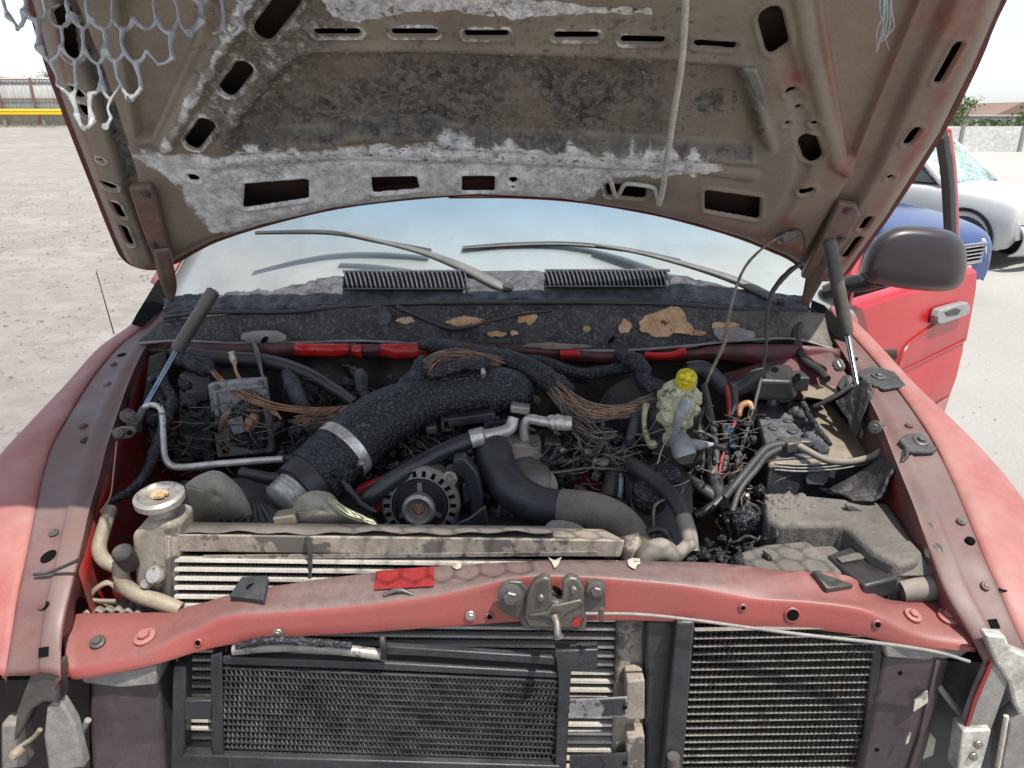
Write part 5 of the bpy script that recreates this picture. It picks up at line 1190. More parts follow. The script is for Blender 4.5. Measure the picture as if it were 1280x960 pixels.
# pulley
MT['pulley'] = M('worn_pulley_metal', (.20, .185, .165), (.12, .11, .10), 20, .45, .4, .3, 200, .001, dust=.2)
def wheel(name, c, axis, r_, mat, lbl, hub, holes=6):
    mb = MB(); mb.lathe(c, axis, [(0, -.03), (r_, -.03), (r_, -.022), (r_ - .004, -.018), (r_, -.014), (r_ - .004, -.010), (r_, -.006), (r_, 0), (r_ - .006, .001), (r_ - .008, -.006), (r_ * .55, -.010), (r_ * .5, .0), (0, .0)], 40)
    o = mb.build(name, mat, TR, lbl, sharp=30); ax = Vector(axis).normalized(); a = ax.orthogonal().normalized(); b_ = ax.cross(a)
    for k in range(holes):
        th = k * 2 * math.pi / holes; disc(MT['hole'], c + ax * .0005 + (a * math.cos(th) + b_ * math.sin(th)) * r_ * .34, ax, r_ * .09, o, 'hole')
    bolt(MT['steel'], c + ax * .004, ax, r_ * .14, o); return o
PUL = wheel('fan_pulley', P(656, 645, 1.315), (0, -1, .2), .058, MT['pulley'], 'grooved grey pulley under the radiator hose', 1)
# alternator
AX = Vector((0, -1, .15)).normalized(); ac = P(525, 632, 1.28)
hous = []
mb = MB(); mb.lathe(ac - AX * .06, AX, [(0, 0), (.074, 0), (.079, .01), (.079, .052), (.073, .060), (.056, .060), (.054, .050), (.0, .050)], 44)
ALT = mb.build('alternator', MT['alu'], TR, 'grey alternator with cooling slots and round pulley', sharp=35)
aa = Vector((1, 0, 0)); ab = AX.cross(aa)
for k in range(22):
    th = k * 2 * math.pi / 22; c = ac - AX * .0015 + (aa * math.cos(th) + ab * math.sin(th)) * .0655
    mb = MB(); Mx = Matrix((aa * math.cos(th) + ab * math.sin(th), -aa * math.sin(th) + ab * math.cos(th), AX)).transposed(); mb.box(c, (.012, .0075, .006), Mx); mb.build('cooling_slot', MT['hole'], ALT)
mb = MB(); mb.prism([ac - AX * .012 + aa * x + ab * y for x, y in ((.030, -.078), (.066, -.070), (.076, -.040), (.076, .03), (.066, .03), (.056, -.05))], -AX * .04)
for s_ in (-1, 1):
    pts = [ac - AX * .01 + aa * (s_ * (.058 + .012 * math.cos(t_))) + ab * (s_ * .0) for t_ in (0,)]
for (x, y) in ((.060, .055), (-.062, -.05)):
    mb = MB(); c = ac + aa * x + ab * y; mb.lathe(c - AX * .05, AX, [(0, 0), (.015, 0), (.015, .05), (.008, .051), (.006, .046), (0, .046)], 18); mb.build('mounting_ear', MT['alu'], ALT)
mb = MB(); mb.lathe(ac - AX * .012, AX, [(0, 0), (.047, 0), (.047, .004), (0, .004)], 36); mb.build('front_plate', MT['steel'], ALT)
mb = MB(); mb.lathe(ac - AX * .012, AX, [(.047, 0), (.054, 0), (.055, .010), (.053, .014), (.048, .014), (.047, .008)], 40); mb.build('front_ring', MT['dark'], ALT)
for k in range(3):
    th = k * 2.094 + 1.57; d_ = aa * math.cos(th) + ab * math.sin(th); mb = MB(); Mx = Matrix((d_, AX.cross(d_), AX)).transposed(); mb.box(ac + d_ * .034 - AX * .004, (.030, .009, .008), Mx); mb.build('spoke', MT['alu'], ALT)
for k in range(18):
    th = k * .349; d_ = aa * math.cos(th) + ab * math.sin(th); mb = MB(); Mx = Matrix((d_, AX.cross(d_), AX)).transposed(); mb.box(ac + d_ * .036 - AX * .014, (.012, .004, .006), Mx); mb.build('fan_blade', MT['alu'], ALT)
pc = ac + AX * .018
mb = MB(); mb.lathe(pc - AX * .02, AX, [(0, 0), (.028, 0), (.0285, .012), (.032, .016), (.032, .030), (.026, .034), (.022, .028), (.018, .020), (.010, .018), (0, .018)], 36); pl_ = mb.build('pulley', MT['alu'], ALT)
bolt(MT['copper'], pc, AX, .009, pl_, washer=1.3)
poly('alternator_bracket', MT['navy'], [(566, 575), (580, 572), (596, 590), (604, 620), (602, 655), (590, 655), (588, 620), (578, 596), (566, 590)], 1.28, .03, ALT, bevel=.004)
poly('bracket_web', MT['navy'], [(578, 606), (590, 604), (596, 622), (580, 630)], 1.285, .01, ALT, bevel=.002)
poly('shroud_flap', MT['navy'], [(560, 660), (586, 648), (607, 632), (611, 662), (600, 668)], 1.18, .006, TR, 'dark blue triangular flap of broken shroud')

# ---- left corner: module, pipe, shards
mdl = poly('control_module', MT['module'], [(259, 481), (296, 476), (331, 474), (337, 520), (342, 566), (300, 570), (271, 573)], 1.50, .02, TR, 'grey control module, its cover burnt through', bevel=.004)
poly('module_rim', MT['module'], [(264, 487), (328, 480), (329, 484), (270, 491), (280, 566), (275, 568)], 1.493, .004, mdl, bevel=.001)
poly('burnt_hole', MT['char'], [(282, 528), (290, 508), (302, 500), (326, 497), (330, 520), (332, 560), (312, 562), (290, 556)], 1.496, .003, mdl, bevel=0)
poly('connector_block', MT['char'], [(304, 500), (324, 497), (327, 516), (308, 518)], 1.475, .02, mdl, bevel=.003)
poly('connector_block', MT['char'], [(312, 540), (330, 538), (332, 560), (314, 562)], 1.475, .02, mdl, bevel=.003)
poly('white_shard', MT['greyplastic'], [(284, 526), (302, 520), (306, 540), (292, 544)], 1.488, .004, mdl, bevel=.001)
lumps('copper_coil', MT['copper'], [(314, 528, 1.465, 8), (318, 522, 1.465, 6), (312, 534, 1.467, 6)], mdl)
strands('copper_loop', MT['copper'], [(290, 512, 1.485, 3), (281, 522, 1.475, 4), (277, 536, 1.47, 4), (279, 552, 1.47, 4), (290, 566, 1.47, 3)], 7, .0012, mdl)
for u in (270, 325): bolt(MT['steel'], P(u, 478 if u > 300 else 484, 1.492), (0, -1, .2), .004, mdl)
poly('battery_tray_wall', MT['dark'], [(224, 468, 1.60), (262, 470, 1.60), (268, 580, 1.50), (222, 590, 1.50)], 1.6, .03, TR, 'black ribbed plastic wall beside the module')
for v in (490, 515, 540): poly('wall_rib', MT['dark'], [(232, v, 1.565), (258, v - 3, 1.565), (260, v + 12, 1.555), (238, v + 14, 1.555)], 1.56, .01, TR, bevel=.004)
tube('metal_pipe', MT['bright'], [(180, 509, 1.42, 3.5), (190, 506, 1.42, 3.6), (200, 510, 1.41, 4), (203, 522, 1.40, 4), (204, 545, 1.375, 4), (206, 570, 1.35, 4.2), (213, 581, 1.335, 4.4), (228, 584, 1.335, 4.4), (270, 580, 1.335, 4.4), (320, 576, 1.335, 4.4), (362, 573, 1.335, 4.2)], TR, n=7, label='bare bent metal pipe in front of the module')
tube('charred_pipe_end', MT['char'], [(355, 574, 1.335, 5), (375, 570, 1.335, 6), (400, 558, 1.34, 6), (410, 548, 1.35, 5)], TR, jit=.4, js=120)
q = poly('strut_bracket', MT['steel'], [(138, 540, 1.30), (150, 534, 1.30), (166, 534, 1.30), (170, 541, 1.30), (164, 548, 1.30), (142, 550, 1.30)], 1.3, .006, TR, bevel=.002)
disc(MT['hole'], P(162, 541, 1.298), (0, -1, .3), .005, q, 'hole'); bolt(MT['steel'], P(148, 541, 1.297), (0, -1, .3), .006, q)
bolt(MT['steel'], P(160, 520, 1.38), (.6, -.6, .4), .009, TR, name='ball_stud')
# melted wrapped cables in the left rear corner
tube('charred_plug', MT['char'], [(222, 442, 1.60, 10), (240, 452, 1.58, 12), (258, 460, 1.56, 11), (266, 463, 1.55, 6)], TR, seg=16, jit=.3, js=70, label='charred plug with bare copper tails')
strands('copper_tail', MT['copper'], [(264, 462, 1.55, 3), (280, 478, 1.53, 4), (300, 492, 1.49, 5), (325, 503, 1.45, 5), (355, 510, 1.44, 4), (400, 513, 1.45, 4), (440, 509, 1.46, 4), (470, 498, 1.48, 4)], 12, .0014, TR, frizz=.4, label='bare copper wires crossing above the module')
strands('copper_tail', MT['copper'], [(293, 450, 1.56, 2), (297, 468, 1.54, 2), (315, 490, 1.50, 4), (335, 505, 1.46, 4), (352, 524, 1.43, 2)], 6, .0014, TR, frizz=.5)
tube('wire_clip', MT['zinc'], [(289, 440, 1.57, 4), (291, 448, 1.57, 5), (294, 456, 1.56, 3)], TR)
tube('grey_wire', MT['steel'], [(318, 430, 1.70, 3), (322, 442, 1.66, 3.5), (327, 465, 1.60, 2.2), (332, 485, 1.52, 2.2), (336, 520, 1.46, 2)], TR)
tube('black_hose', MT['dark'], [(215, 440, 1.66, 9), (270, 448, 1.66, 10), (330, 452, 1.66, 10), (380, 466, 1.62, 9), (420, 488, 1.56, 8), (445, 505, 1.50, 7)], TR, seg=14, jit=.08, label='black hose along the left firewall')
tube('ashy_boss', MT['ash'], [(359, 464, 1.62, 7), (366, 480, 1.60, 10), (374, 498, 1.57, 11), (380, 514, 1.55, 8)], TR, seg=14, jit=.3, js=60)
tube('ash_topped_stub', MT['ash'], [(449, 463, 1.56, 5), (451, 470, 1.56, 8), (453, 484, 1.55, 7.5), (455, 488, 1.55, 6), (459, 512, 1.52, 6)], TR, seg=16, jit=.12, label='ash topped stub standing behind the intake pipe')
strands('wiring_harness', MT['wire'], [(366, 526, 1.47, 9), (395, 528, 1.46, 11), (430, 521, 1.46, 11), (470, 503, 1.47, 10), (505, 486, 1.50, 9), (528, 470, 1.52, 9)], 46, .0014, TR, label='frayed wiring harness left of the intake pipe')
tube('harness_sleeve', MT['char'], [(488, 505, 1.48, 12), (510, 488, 1.49, 17), (525, 472, 1.50, 17), (536, 452, 1.53, 13)], TR, seg=18, jit=.25, js=60)
strands('wiring_harness', MT['wire'], [(528, 468, 1.50, 10), (545, 452, 1.51, 12), (572, 446, 1.53, 11), (600, 450, 1.53, 10), (625, 455, 1.53, 9)], 44, .0016, TR, label='fan of bare wires above the intake pipe')
tube('harness_sleeve', MT['char'], [(524, 430, 1.66, 6), (545, 432, 1.65, 10), (580, 438, 1.62, 10), (615, 446, 1.58, 12), (640, 452, 1.56, 14), (668, 466, 1.54, 15), (695, 482, 1.51, 15), (712, 494, 1.50, 12)], TR, n=10, seg=20, jit=.16, js=55, label='charred harness sleeve running down to the brake booster')
tube('harness_sleeve', MT['char'], [(536, 470, 1.47, 6), (560, 462, 1.47, 7), (585, 456, 1.49, 8), (612, 455, 1.50, 7)], TR, seg=14, jit=.3, js=70)
strands('wiring_harness', MT['wire'], [(690, 484, 1.49, 10), (712, 504, 1.47, 15), (738, 516, 1.46, 14), (765, 516, 1.46, 9), (790, 512, 1.47, 8), (818, 498, 1.48, 7)], 60, .0015, TR, frizz=.2, label='frayed wires spilling out before the brake booster')
strands('loose_wire', MT['wire'], [(705, 500, 1.46, 8), (720, 525, 1.43, 14), (745, 545, 1.41, 10), (770, 540, 1.42, 6)], 14, .0011, TR, frizz=.8)
tube('black_cable', MT['char'], [(640, 446, 1.68, 5), (680, 452, 1.67, 7), (720, 466, 1.65, 8), (760, 464, 1.64, 8), (790, 456, 1.62, 9)], TR, jit=.15, seg=12)
tube('black_cable', MT['char'], [(640, 455, 1.66, 4), (690, 470, 1.66, 5), (740, 476, 1.66, 4)], TR, jit=.15)
tube('black_cable', MT['char'], [(772, 443, 1.64, 8), (790, 450, 1.60, 11), (803, 462, 1.58, 11), (806, 478, 1.55, 9), (818, 490, 1.52, 6)], TR, jit=.3, seg=14, js=70)

strands('copper_tail', MT['copper'], [(530, 466, 1.495, 8), (546, 450, 1.505, 10), (572, 444, 1.525, 9), (600, 447, 1.525, 8), (632, 456, 1.53, 6)], 12, .0013, TR)
strands('copper_tail', MT['copper'], [(692, 482, 1.485, 8), (712, 502, 1.465, 13), (738, 514, 1.455, 12), (770, 514, 1.455, 7), (800, 508, 1.465, 6)], 14, .0012, TR, frizz=.3)
strands('copper_tail', MT['copper'], [(372, 522, 1.455, 6), (400, 524, 1.45, 8), (436, 516, 1.45, 8), (475, 498, 1.46, 7), (515, 478, 1.50, 6)], 12, .0013, TR)
# ---- clutter of fine wires and clips over the engine
def clutter(cx, cv, su, sv, y, cnt, mat, r_, name, label=None, L=30):
    mb = MB()
    for k in range(cnt):
        u, v = random.gauss(cx, su), random.gauss(cv, sv); a = random.gauss(.1, .7); pts = []
        for q in range(4):
            pts.append(P(u, v, y + random.gauss(0, .012))); a += random.gauss(0, .6); u += math.cos(a) * L / 3; v += math.sin(a) * L / 3 * .7
        mb.path(crom(pts, 4), r_ * random.uniform(.6, 1.2), 5)
    o = mb.build(name, mat, TR, label, fix=False); o['kind'] = 'stuff'; return o
clutter(725, 578, 26, 14, 1.41, 60, MT['wire_dark'], .0012, 'burnt_wire_tangle', 'tangle of burnt wires behind the radiator hose')
clutter(725, 575, 26, 14, 1.40, 26, MT['wire'], .0010, 'burnt_wire_tangle')
clutter(745, 585, 34, 18, 1.37, 34, MT['wire'], .0010, 'burnt_wire_tangle', L=55)
clutter(900, 600, 22, 40, 1.36, 22, MT['wire'], .0011, 'burnt_wire_tangle', L=55)
clutter(300, 530, 40, 26, 1.44, 16, MT['wire'], .0011, 'burnt_wire_tangle', L=60)
clutter(500, 578, 34, 12, 1.42, 40, MT['wire'], .0010, 'burnt_wire_tangle', 'burnt wires behind the alternator')
clutter(560, 545, 34, 10, 1.46, 40, MT['wire_dark'], .0014, 'burnt_wire_tangle')
clutter(420, 500, 30, 16, 1.58, 36, MT['wire_dark'], .0016, 'burnt_wire_tangle')
clutter(905, 560, 14, 42, 1.42, 22, MT['wire_dark'], .0018, 'burnt_wire_tangle', 'black wires left of the battery', L=50)
clutter(940, 660, 18, 16, 1.27, 30, MT['wire'], .0013, 'burnt_wire_tangle')
clutter(230, 560, 30, 30, 1.40, 26, MT['wire_dark'], .0016, 'burnt_wire_tangle', L=45)
clutter(390, 550, 26, 14, 1.42, 30, MT['wire_dark'], .0018, 'burnt_wire_tangle', L=40)
clutter(900, 685, 30, 6, 1.16, 12, MT['wire_dark'], .0022, 'burnt_wire_tangle', L=30)
# charred debris lumps that fill the gaps between parts
def debris(cx, cv, su, sv, y, cnt, mat, r0, r1, name='charred_debris', label=None):
    bl = [(random.gauss(cx, su), random.gauss(cv, sv), y + random.gauss(0, .015), random.uniform(r0, r1)) for _ in range(cnt)]
    o = lumps(name, mat, bl, TR, label, sub=2, amp=1.1); o['kind'] = 'stuff'
debris(740, 580, 28, 16, 1.44, 34, MT['char'], 4, 10, label='charred debris on the engine behind the radiator hose')
debris(560, 555, 45, 14, 1.49, 44, MT['char'], 4, 10)
debris(480, 590, 30, 12, 1.42, 30, MT['char'], 3, 8)
debris(420, 505, 34, 18, 1.62, 30, MT['char'], 4, 10)
debris(620, 520, 30, 8, 1.47, 24, MT['char'], 3, 7)
debris(930, 650, 18, 18, 1.36, 14, MT['char'], 4, 10)
debris(880, 620, 16, 30, 1.42, 12, MT['char'], 4, 10)
debris(870, 697, 40, 3, 1.13, 18, MT['char'], 4, 10, label='charred lumps behind the crossmember')
debris(230, 540, 26, 30, 1.5, 24, MT['char'], 4, 9)
debris(390, 545, 26, 14, 1.46, 24, MT['char'], 4, 9)
# many small fittings: caps, studs, clamps and stubs
rs = random.Random(11)
for (u0, u1, v0, v1, ya, cnt) in ((440, 625, 535, 598, 1.43, 46), (680, 800, 545, 640, 1.39, 40), (890, 945, 520, 690, 1.36, 12), (360, 470, 470, 540, 1.56, 22), (205, 260, 470, 590, 1.46, 14), (640, 700, 500, 545, 1.45, 12), (590, 640, 560, 650, 1.36, 12), (860, 960, 620, 700, 1.24, 10)):
    for k in range(cnt):
        u, v = rs.uniform(u0, u1), rs.uniform(v0, v1); c = P(u, v, ya + rs.uniform(-.02, .04) + (580 - v) * .0006); s_ = px(u, v, ya)
        mt = MT[rs.choice(('char', 'char', 'char', 'soot', 'steel', 'navy', 'dark', 'alu', 'wire', 'ash', 'rubber'))]; mb = MB(); t_ = rs.random()
        if t_ < .4: mb.box(c, (rs.uniform(5, 16) * s_, rs.uniform(6, 14) * s_, rs.uniform(3, 9) * s_), Matrix.Rotation(rs.uniform(-.8, .8), 3, 'Y') @ Matrix.Rotation(rs.uniform(-.6, .6), 3, 'Z'))
        elif t_ < .75:
            ax = Vector((rs.gauss(0, .5), rs.gauss(-.4, .4), rs.uniform(.2, 1))); r_ = rs.uniform(2.5, 6) * s_; mb.lathe(c, ax, [(0, 0), (r_, 0), (r_, r_ * .8), (r_ * .75, r_), (r_ * .7, r_ * 1.8), (r_ * .4, r_ * 2), (0, r_ * 2)], 12)
        else:
            q = [c]; d_ = Vector((rs.gauss(0, 1), rs.gauss(0, .4), rs.gauss(0, .5))).normalized()
            for j in range(3): q.append(q[-1] + d_ * rs.uniform(6, 14) * s_); d_ = (d_ + Vector((rs.gauss(0, .5), rs.gauss(0, .3), rs.gauss(0, .5)))).normalized()
            mb.path(crom(q, 4), rs.uniform(1.5, 3.2) * s_, 8)
        mb.build('engine_fitting', mt, ENG, bevel=.0015 if t_ < .4 else 0)
# small square clip, stubs, blocks on the head
mb = MB(); c = P(560, 530, 1.44)
for dx, dz, sx_, sz in ((0, .011, .028, .006), (0, -.011, .028, .006), (-.011, 0, .006, .022), (.011, 0, .006, .022)): mb.box(c + Vector((dx, 0, dz)), (sx_, .012, sz))
mb.build('square_clip', MT['steel'], ENG)
for u, v, w, h, m_ in ((540, 535, 14, 10, 'steel'), (590, 522, 60, 12, 'navy'), (625, 528, 40, 14, 'char'), (448, 600, 20, 12, 'steel'), (580, 575, 30, 12, 'char'), (470, 580, 26, 14, 'char'), (690, 555, 22, 10, 'steel'), (705, 598, 20, 12, 'alu_dust'), (700, 612, 14, 16, 'alu_dust'), (775, 600, 14, 22, 'char'), (650, 510, 24, 10, 'alu')):
    s_ = px(u, v, 1.44); mb = MB(); mb.box(P(u, v, 1.44), (w * s_, .03, h * s_), Matrix.Rotation(random.uniform(-.25, .25), 3, 'Y')); mb.build('engine_fitting', MT[m_], ENG, bevel=.003)
tube('thin_pipe', MT['steel'], [(560, 595, 1.36, 2), (640, 594, 1.36, 2.2), (700, 590, 1.37, 2.4), (740, 585, 1.38, 2.4), (790, 590, 1.37, 2.2), (820, 605, 1.34, 2)], TR)
tube('blue_grey_hose', MT['navy'], [(752, 520, 1.47, 5), (753, 545, 1.45, 5.5), (748, 562, 1.42, 5.5), (728, 573, 1.41, 5), (680, 579, 1.40, 4), (640, 580, 1.40, 3)], TR, seg=12, label='blue grey hose dropping before the booster')
tube('scorched_pipe', MT['ash'], [(795, 515, 1.46, 7), (792, 532, 1.45, 6), (785, 552, 1.43, 5), (772, 572, 1.41, 4)], TR, jit=.2, seg=12)
tube('white_stub', MT['greyplastic'], [(776, 592, 1.38, 3), (776, 610, 1.36, 4), (773, 625, 1.35, 4)], TR, jit=.2)
tube('white_stub', MT['greyplastic'], [(741, 576, 1.39, 4), (752, 578, 1.39, 5), (760, 577, 1.39, 4)], TR, jit=.3)

# ---- brake booster and melted reservoir
mb = MB(); bc = P(800, 528, 1.60); mb.lathe(bc, (0, -1, .25), [(0, 0), (.10, 0), (.112, .012), (.112, .03), (.104, .034), (.100, .05), (.085, .065), (.05, .075), (.03, .10), (0, .10)], 44)
BB = mb.build('brake_booster', MT['soot'], TR, 'round black brake booster on the firewall', sharp=35)
poly('master_cylinder', MT['boxlid'], [(812, 520), (870, 515), (884, 540), (880, 595), (830, 600), (815, 580)], 1.50, .08, BB, bevel=.012, seg=3)
RSV = lumps('melted_reservoir', MT['melt'], [(846, 490, 1.44, 17), (836, 506, 1.43, 14), (852, 508, 1.42, 17), (838, 520, 1.42, 15), (852, 524, 1.42, 14), (866, 496, 1.44, 12), (842, 535, 1.42, 11), (836, 548, 1.42, 9), (866, 512, 1.43, 9), (830, 495, 1.45, 9), (858, 478, 1.45, 14), (828, 522, 1.43, 8), (850, 540, 1.42, 7)], TR, 'melted milky yellow fluid reservoir')
mb = MB(); yc = P(858, 473, 1.41); prof_ = [(0, -.012), (.021, -.012), (.021, .006), (.018, .011), (.010, .012), (0, .013)]
mb.lathe(yc, (0, -.6, .8), prof_, 24); mb.build('yellow_cap', MT['yellow'], RSV, 'bright yellow filler cap')
lumps('cap_crust', MT['yellow'], [(852, 470, 1.395, 5), (860, 468, 1.395, 5), (864, 475, 1.395, 5), (856, 478, 1.395, 5), (859, 473, 1.392, 5)], RSV, sub=2)
tube('white_nozzle', MT['greyplastic'], [(858, 500, 1.40, 7), (854, 512, 1.39, 8), (848, 525, 1.39, 6), (843, 545, 1.40, 4)], RSV, seg=14, jit=.1)
tube('reservoir_drip', MT['melt'], [(808, 505, 1.43, 4), (805, 525, 1.43, 3), (808, 545, 1.43, 3.5), (815, 556, 1.43, 5), (820, 552, 1.43, 4)], RSV, jit=.2)
GC = tube('grey_sensor', MT['greyplastic'], [(846, 545, 1.42, 11), (852, 556, 1.39, 14), (856, 568, 1.36, 14.5), (857, 571, 1.355, 13)], TR, n=5, seg=24, label='grey plastic sensor facing the front under the melted reservoir')
tube('sensor_port', MT['greyplastic'], [(860, 556, 1.39, 8), (874, 556, 1.39, 7), (880, 556, 1.39, 5), (893, 556, 1.39, 2.2)], GC, n=4, seg=14)
disc(MT['zinc'], P(857, 571.5, 1.351), P(857, 571, 1.355) - P(852, 556, 1.39), .019, GC, 'sensor_face', t=.002, seg=24)
tube('brake_line', MT['steel'], [(866, 540, 1.42, 2.2), (878, 540, 1.42, 2.2), (882, 548, 1.42, 2.2), (880, 560, 1.42, 2.2), (878, 590, 1.40, 2.2)], BB)
tube('brake_line', MT['steel'], [(870, 552, 1.41, 2), (890, 556, 1.41, 2), (892, 548, 1.41, 2), (882, 542, 1.41, 2)], BB)

# ---- black reservoirs behind the radiator
RB_ = poly('washer_reservoir', MT['navy'], [(788, 612, 1.30), (800, 603, 1.34), (856, 596, 1.36), (870, 612, 1.34), (866, 640, 1.28), (858, 690, 1.22), (800, 694, 1.20), (790, 650, 1.25)], 1.3, .10, TR, 'black bottle shaped reservoir right of the radiator hose', bevel=.012, seg=3)
for u, v, yy, r_, nm in ((834, 590, 1.34, .027, 'round_cap'), (812, 613, 1.29, .036, 'crusted_cap')):
    mb = MB(); mb.lathe(P(u, v + 6, yy), (0, -.35, 1), [(0, -.02), (r_ * .95, -.02), (r_, -.012), (r_, .008), (r_ * .88, .016), (r_ * .5, .019), (0, .019)], 26); mb.build(nm, MT['char'], RB_)
tube('black_loop', MT['dark'], [(796, 690, 1.16, 4), (806, 668, 1.17, 5), (826, 662, 1.17, 5), (838, 676, 1.16, 5), (840, 694, 1.15, 4)], RB_, seg=12)
tube('twisted_wire', MT['wire'], [(855, 608, 1.29, 1.2), (850, 618, 1.27, 1.2), (830, 625, 1.24, 1.4), (818, 634, 1.22, 1.8), (817, 660, 1.18, 1.8), (816, 680, 1.16, 1.8)], TR, jit=.3)
tube('thin_wire', MT['zinc'], [(840, 540, 1.38, .8), (828, 560, 1.36, .8), (822, 580, 1.34, .8)], TR)
tube('thin_pipe', MT['alu'], [(830, 609, 1.31, .8), (850, 606, 1.31, .8), (862, 600, 1.32, .8)], TR)
tube('black_hose', MT['rubber'], [(856, 598, 1.40, 8), (880, 612, 1.36, 8), (896, 625, 1.34, 8), (905, 640, 1.31, 8)], TR, seg=12)
tube('black_hose', MT['navy'], [(868, 645, 1.30, 6), (890, 634, 1.31, 6), (905, 620, 1.33, 6), (925, 600, 1.36, 6)], TR, seg=12)
tube('black_hose', MT['rubber'], [(890, 560, 1.44, 8), (892, 590, 1.40, 9), (898, 615, 1.35, 9), (908, 640, 1.30, 8)], TR, seg=12, jit=.1)
tube('black_hose', MT['rubber'], [(922, 610, 1.36, 7), (932, 630, 1.33, 7), (938, 648, 1.30, 7)], TR, seg=12, jit=.1)
tube('corrugated_hose', MT['rubber'], [(858, 462, 1.60, 10), (878, 462, 1.60, 11), (894, 474, 1.59, 11), (906, 486, 1.58, 11), (924, 485, 1.58, 10), (940, 474, 1.58, 10), (952, 464, 1.58, 9)], TR, seg=16, ribn=14, rib=.05, label='ribbed grey hose between the reservoir and the fuse box')
for pts in ([(880, 480, 1.50, 4), (886, 510, 1.47, 5), (893, 545, 1.44, 5), (896, 580, 1.40, 5)], [(885, 500, 1.48, 3), (874, 528, 1.46, 3), (880, 560, 1.43, 3)], [(916, 480, 1.52, 5), (918, 500, 1.50, 5), (915, 520, 1.48, 5)], [(905, 530, 1.46, 4), (908, 560, 1.43, 5), (903, 600, 1.38, 4)]):
    tube('black_wire', MT['wire_dark'], pts, TR, seg=10)
tube('red_wire', MT['redbits'], [(908, 482, 1.52, 3.5), (911, 500, 1.50, 3.5), (912, 520, 1.48, 3.2)], TR); tube('red_wire', MT['redbits'], [(922, 520, 1.47, 2.5), (908, 555, 1.43, 2.5), (901, 580, 1.40, 2.5), (899, 595, 1.38, 2)], TR)
tube('copper_lug', MT['copper'], [(924, 520, 1.46, 3), (926, 508, 1.47, 4), (936, 504, 1.47, 4), (940, 512, 1.46, 3)], TR)
MT['bluebit'] = M('blue_plug_plastic', (.06, .16, .24), (.10, .14, .17), 30, .5, 0, .3, 200)
for u, v in ((915, 546), (916, 556), (912, 536)):
    mb = MB(); mb.box(P(u, v, 1.42), (.016, .014, .012), Matrix.Rotation(.4, 3, 'Y')); mb.build('blue_plug', MT['bluebit'], TR, bevel=.002)
# hanging cut wires from the hood to the bay
tube('hanging_wire', MT['wire'], [(985, 290, 1.70, 1.6), (960, 305, 1.68, 1.6), (934, 330, 1.66, 1.8), (920, 360, 1.63, 1.8), (910, 400, 1.60, 2.2), (905, 430, 1.58, 2.4), (890, 462, 1.55, 2), (880, 486, 1.53, 1.6)], TR, jit=.2, label='thin wire hanging from the hood plug to the reservoir')
tube('hanging_wire', MT['wire_dark'], [(1000, 330, 1.76, 3), (984, 342, 1.74, 3.6), (965, 366, 1.70, 3.2), (958, 400, 1.66, 2), (957, 440, 1.62, 2), (945, 500, 1.52, 2.4), (930, 550, 1.45, 2.6), (918, 590, 1.38, 2.6), (905, 640, 1.30, 2.4), (914, 668, 1.24, 2), (906, 690, 1.2, 1.6)], TR, jit=.2, label='long burnt wire hanging from the hinge past the battery')
tube('washer_hose', MT['dark'], [(1004, 388, 1.86, 5), (1005, 400, 1.83, 5), (996, 412, 1.79, 6), (996, 428, 1.75, 6), (1006, 450, 1.68, 5.5), (1022, 462, 1.64, 5.5), (1034, 474, 1.60, 5)], TR, seg=12, label='black washer hose along the right firewall corner')
tube('bent_wire', MT['dark'], [(1010, 385, 1.86, 1.5), (1020, 392, 1.84, 1.5), (1018, 402, 1.83, 1.5), (1030, 412, 1.82, 1.5)], TR)

# ---- fuse box
fz = 1.545
mb = MB(); mb.hexa([P(944, 500, 1.56), P(992, 502, 1.56), P(1003, 488, 1.66), P(950, 484, 1.66), P(946, 474, 1.56), P(990, 476, 1.56), P(988, 455, 1.66), P(952, 454, 1.66)])
FBX = mb.build('fuse_box', MT['dark'], TR, 'black fuse box in front of the red firewall', bevel=.008, seg=3)
disc(MT['hole'], P(969, 462, 1.615), (0, -.25, 1), .008, FBX, 'hole', 1.3)
mb = MB(); mb.box(P(996, 476, 1.62), (.04, .05, .035)); mb.build('side_socket', MT['dark'], FBX, bevel=.004)
disc(MT['hole'], P(996, 472, 1.595), (0, -1, .5), .008, FBX, 'hole', 1.4)
tube('plug_stub', MT['rubber'], [(926, 486, 1.58, 7), (938, 480, 1.58, 10), (948, 474, 1.58, 10)], FBX, seg=14)
# strut tower cover behind the battery
tube('grey_rod', MT['steel'], [(1018, 508, 1.52, 2.4), (1040, 498, 1.50, 2.6), (1066, 482, 1.48, 2.6)], TR)
poly('tan_cover', MT['tan'], [(1004, 496, 1.60), (1014, 484, 1.62), (1044, 482, 1.62), (1050, 490, 1.58), (1030, 500, 1.55)], 1.6, .03, TR, bevel=.006)
for u, v, yy in ((1047, 455, 1.66), (1049, 459, 1.65), (1058, 476, 1.58), (1055, 480, 1.575)): bolt(MT['zinc'], P(u, v, yy), (-.8, -.5, .3), .008, TR)

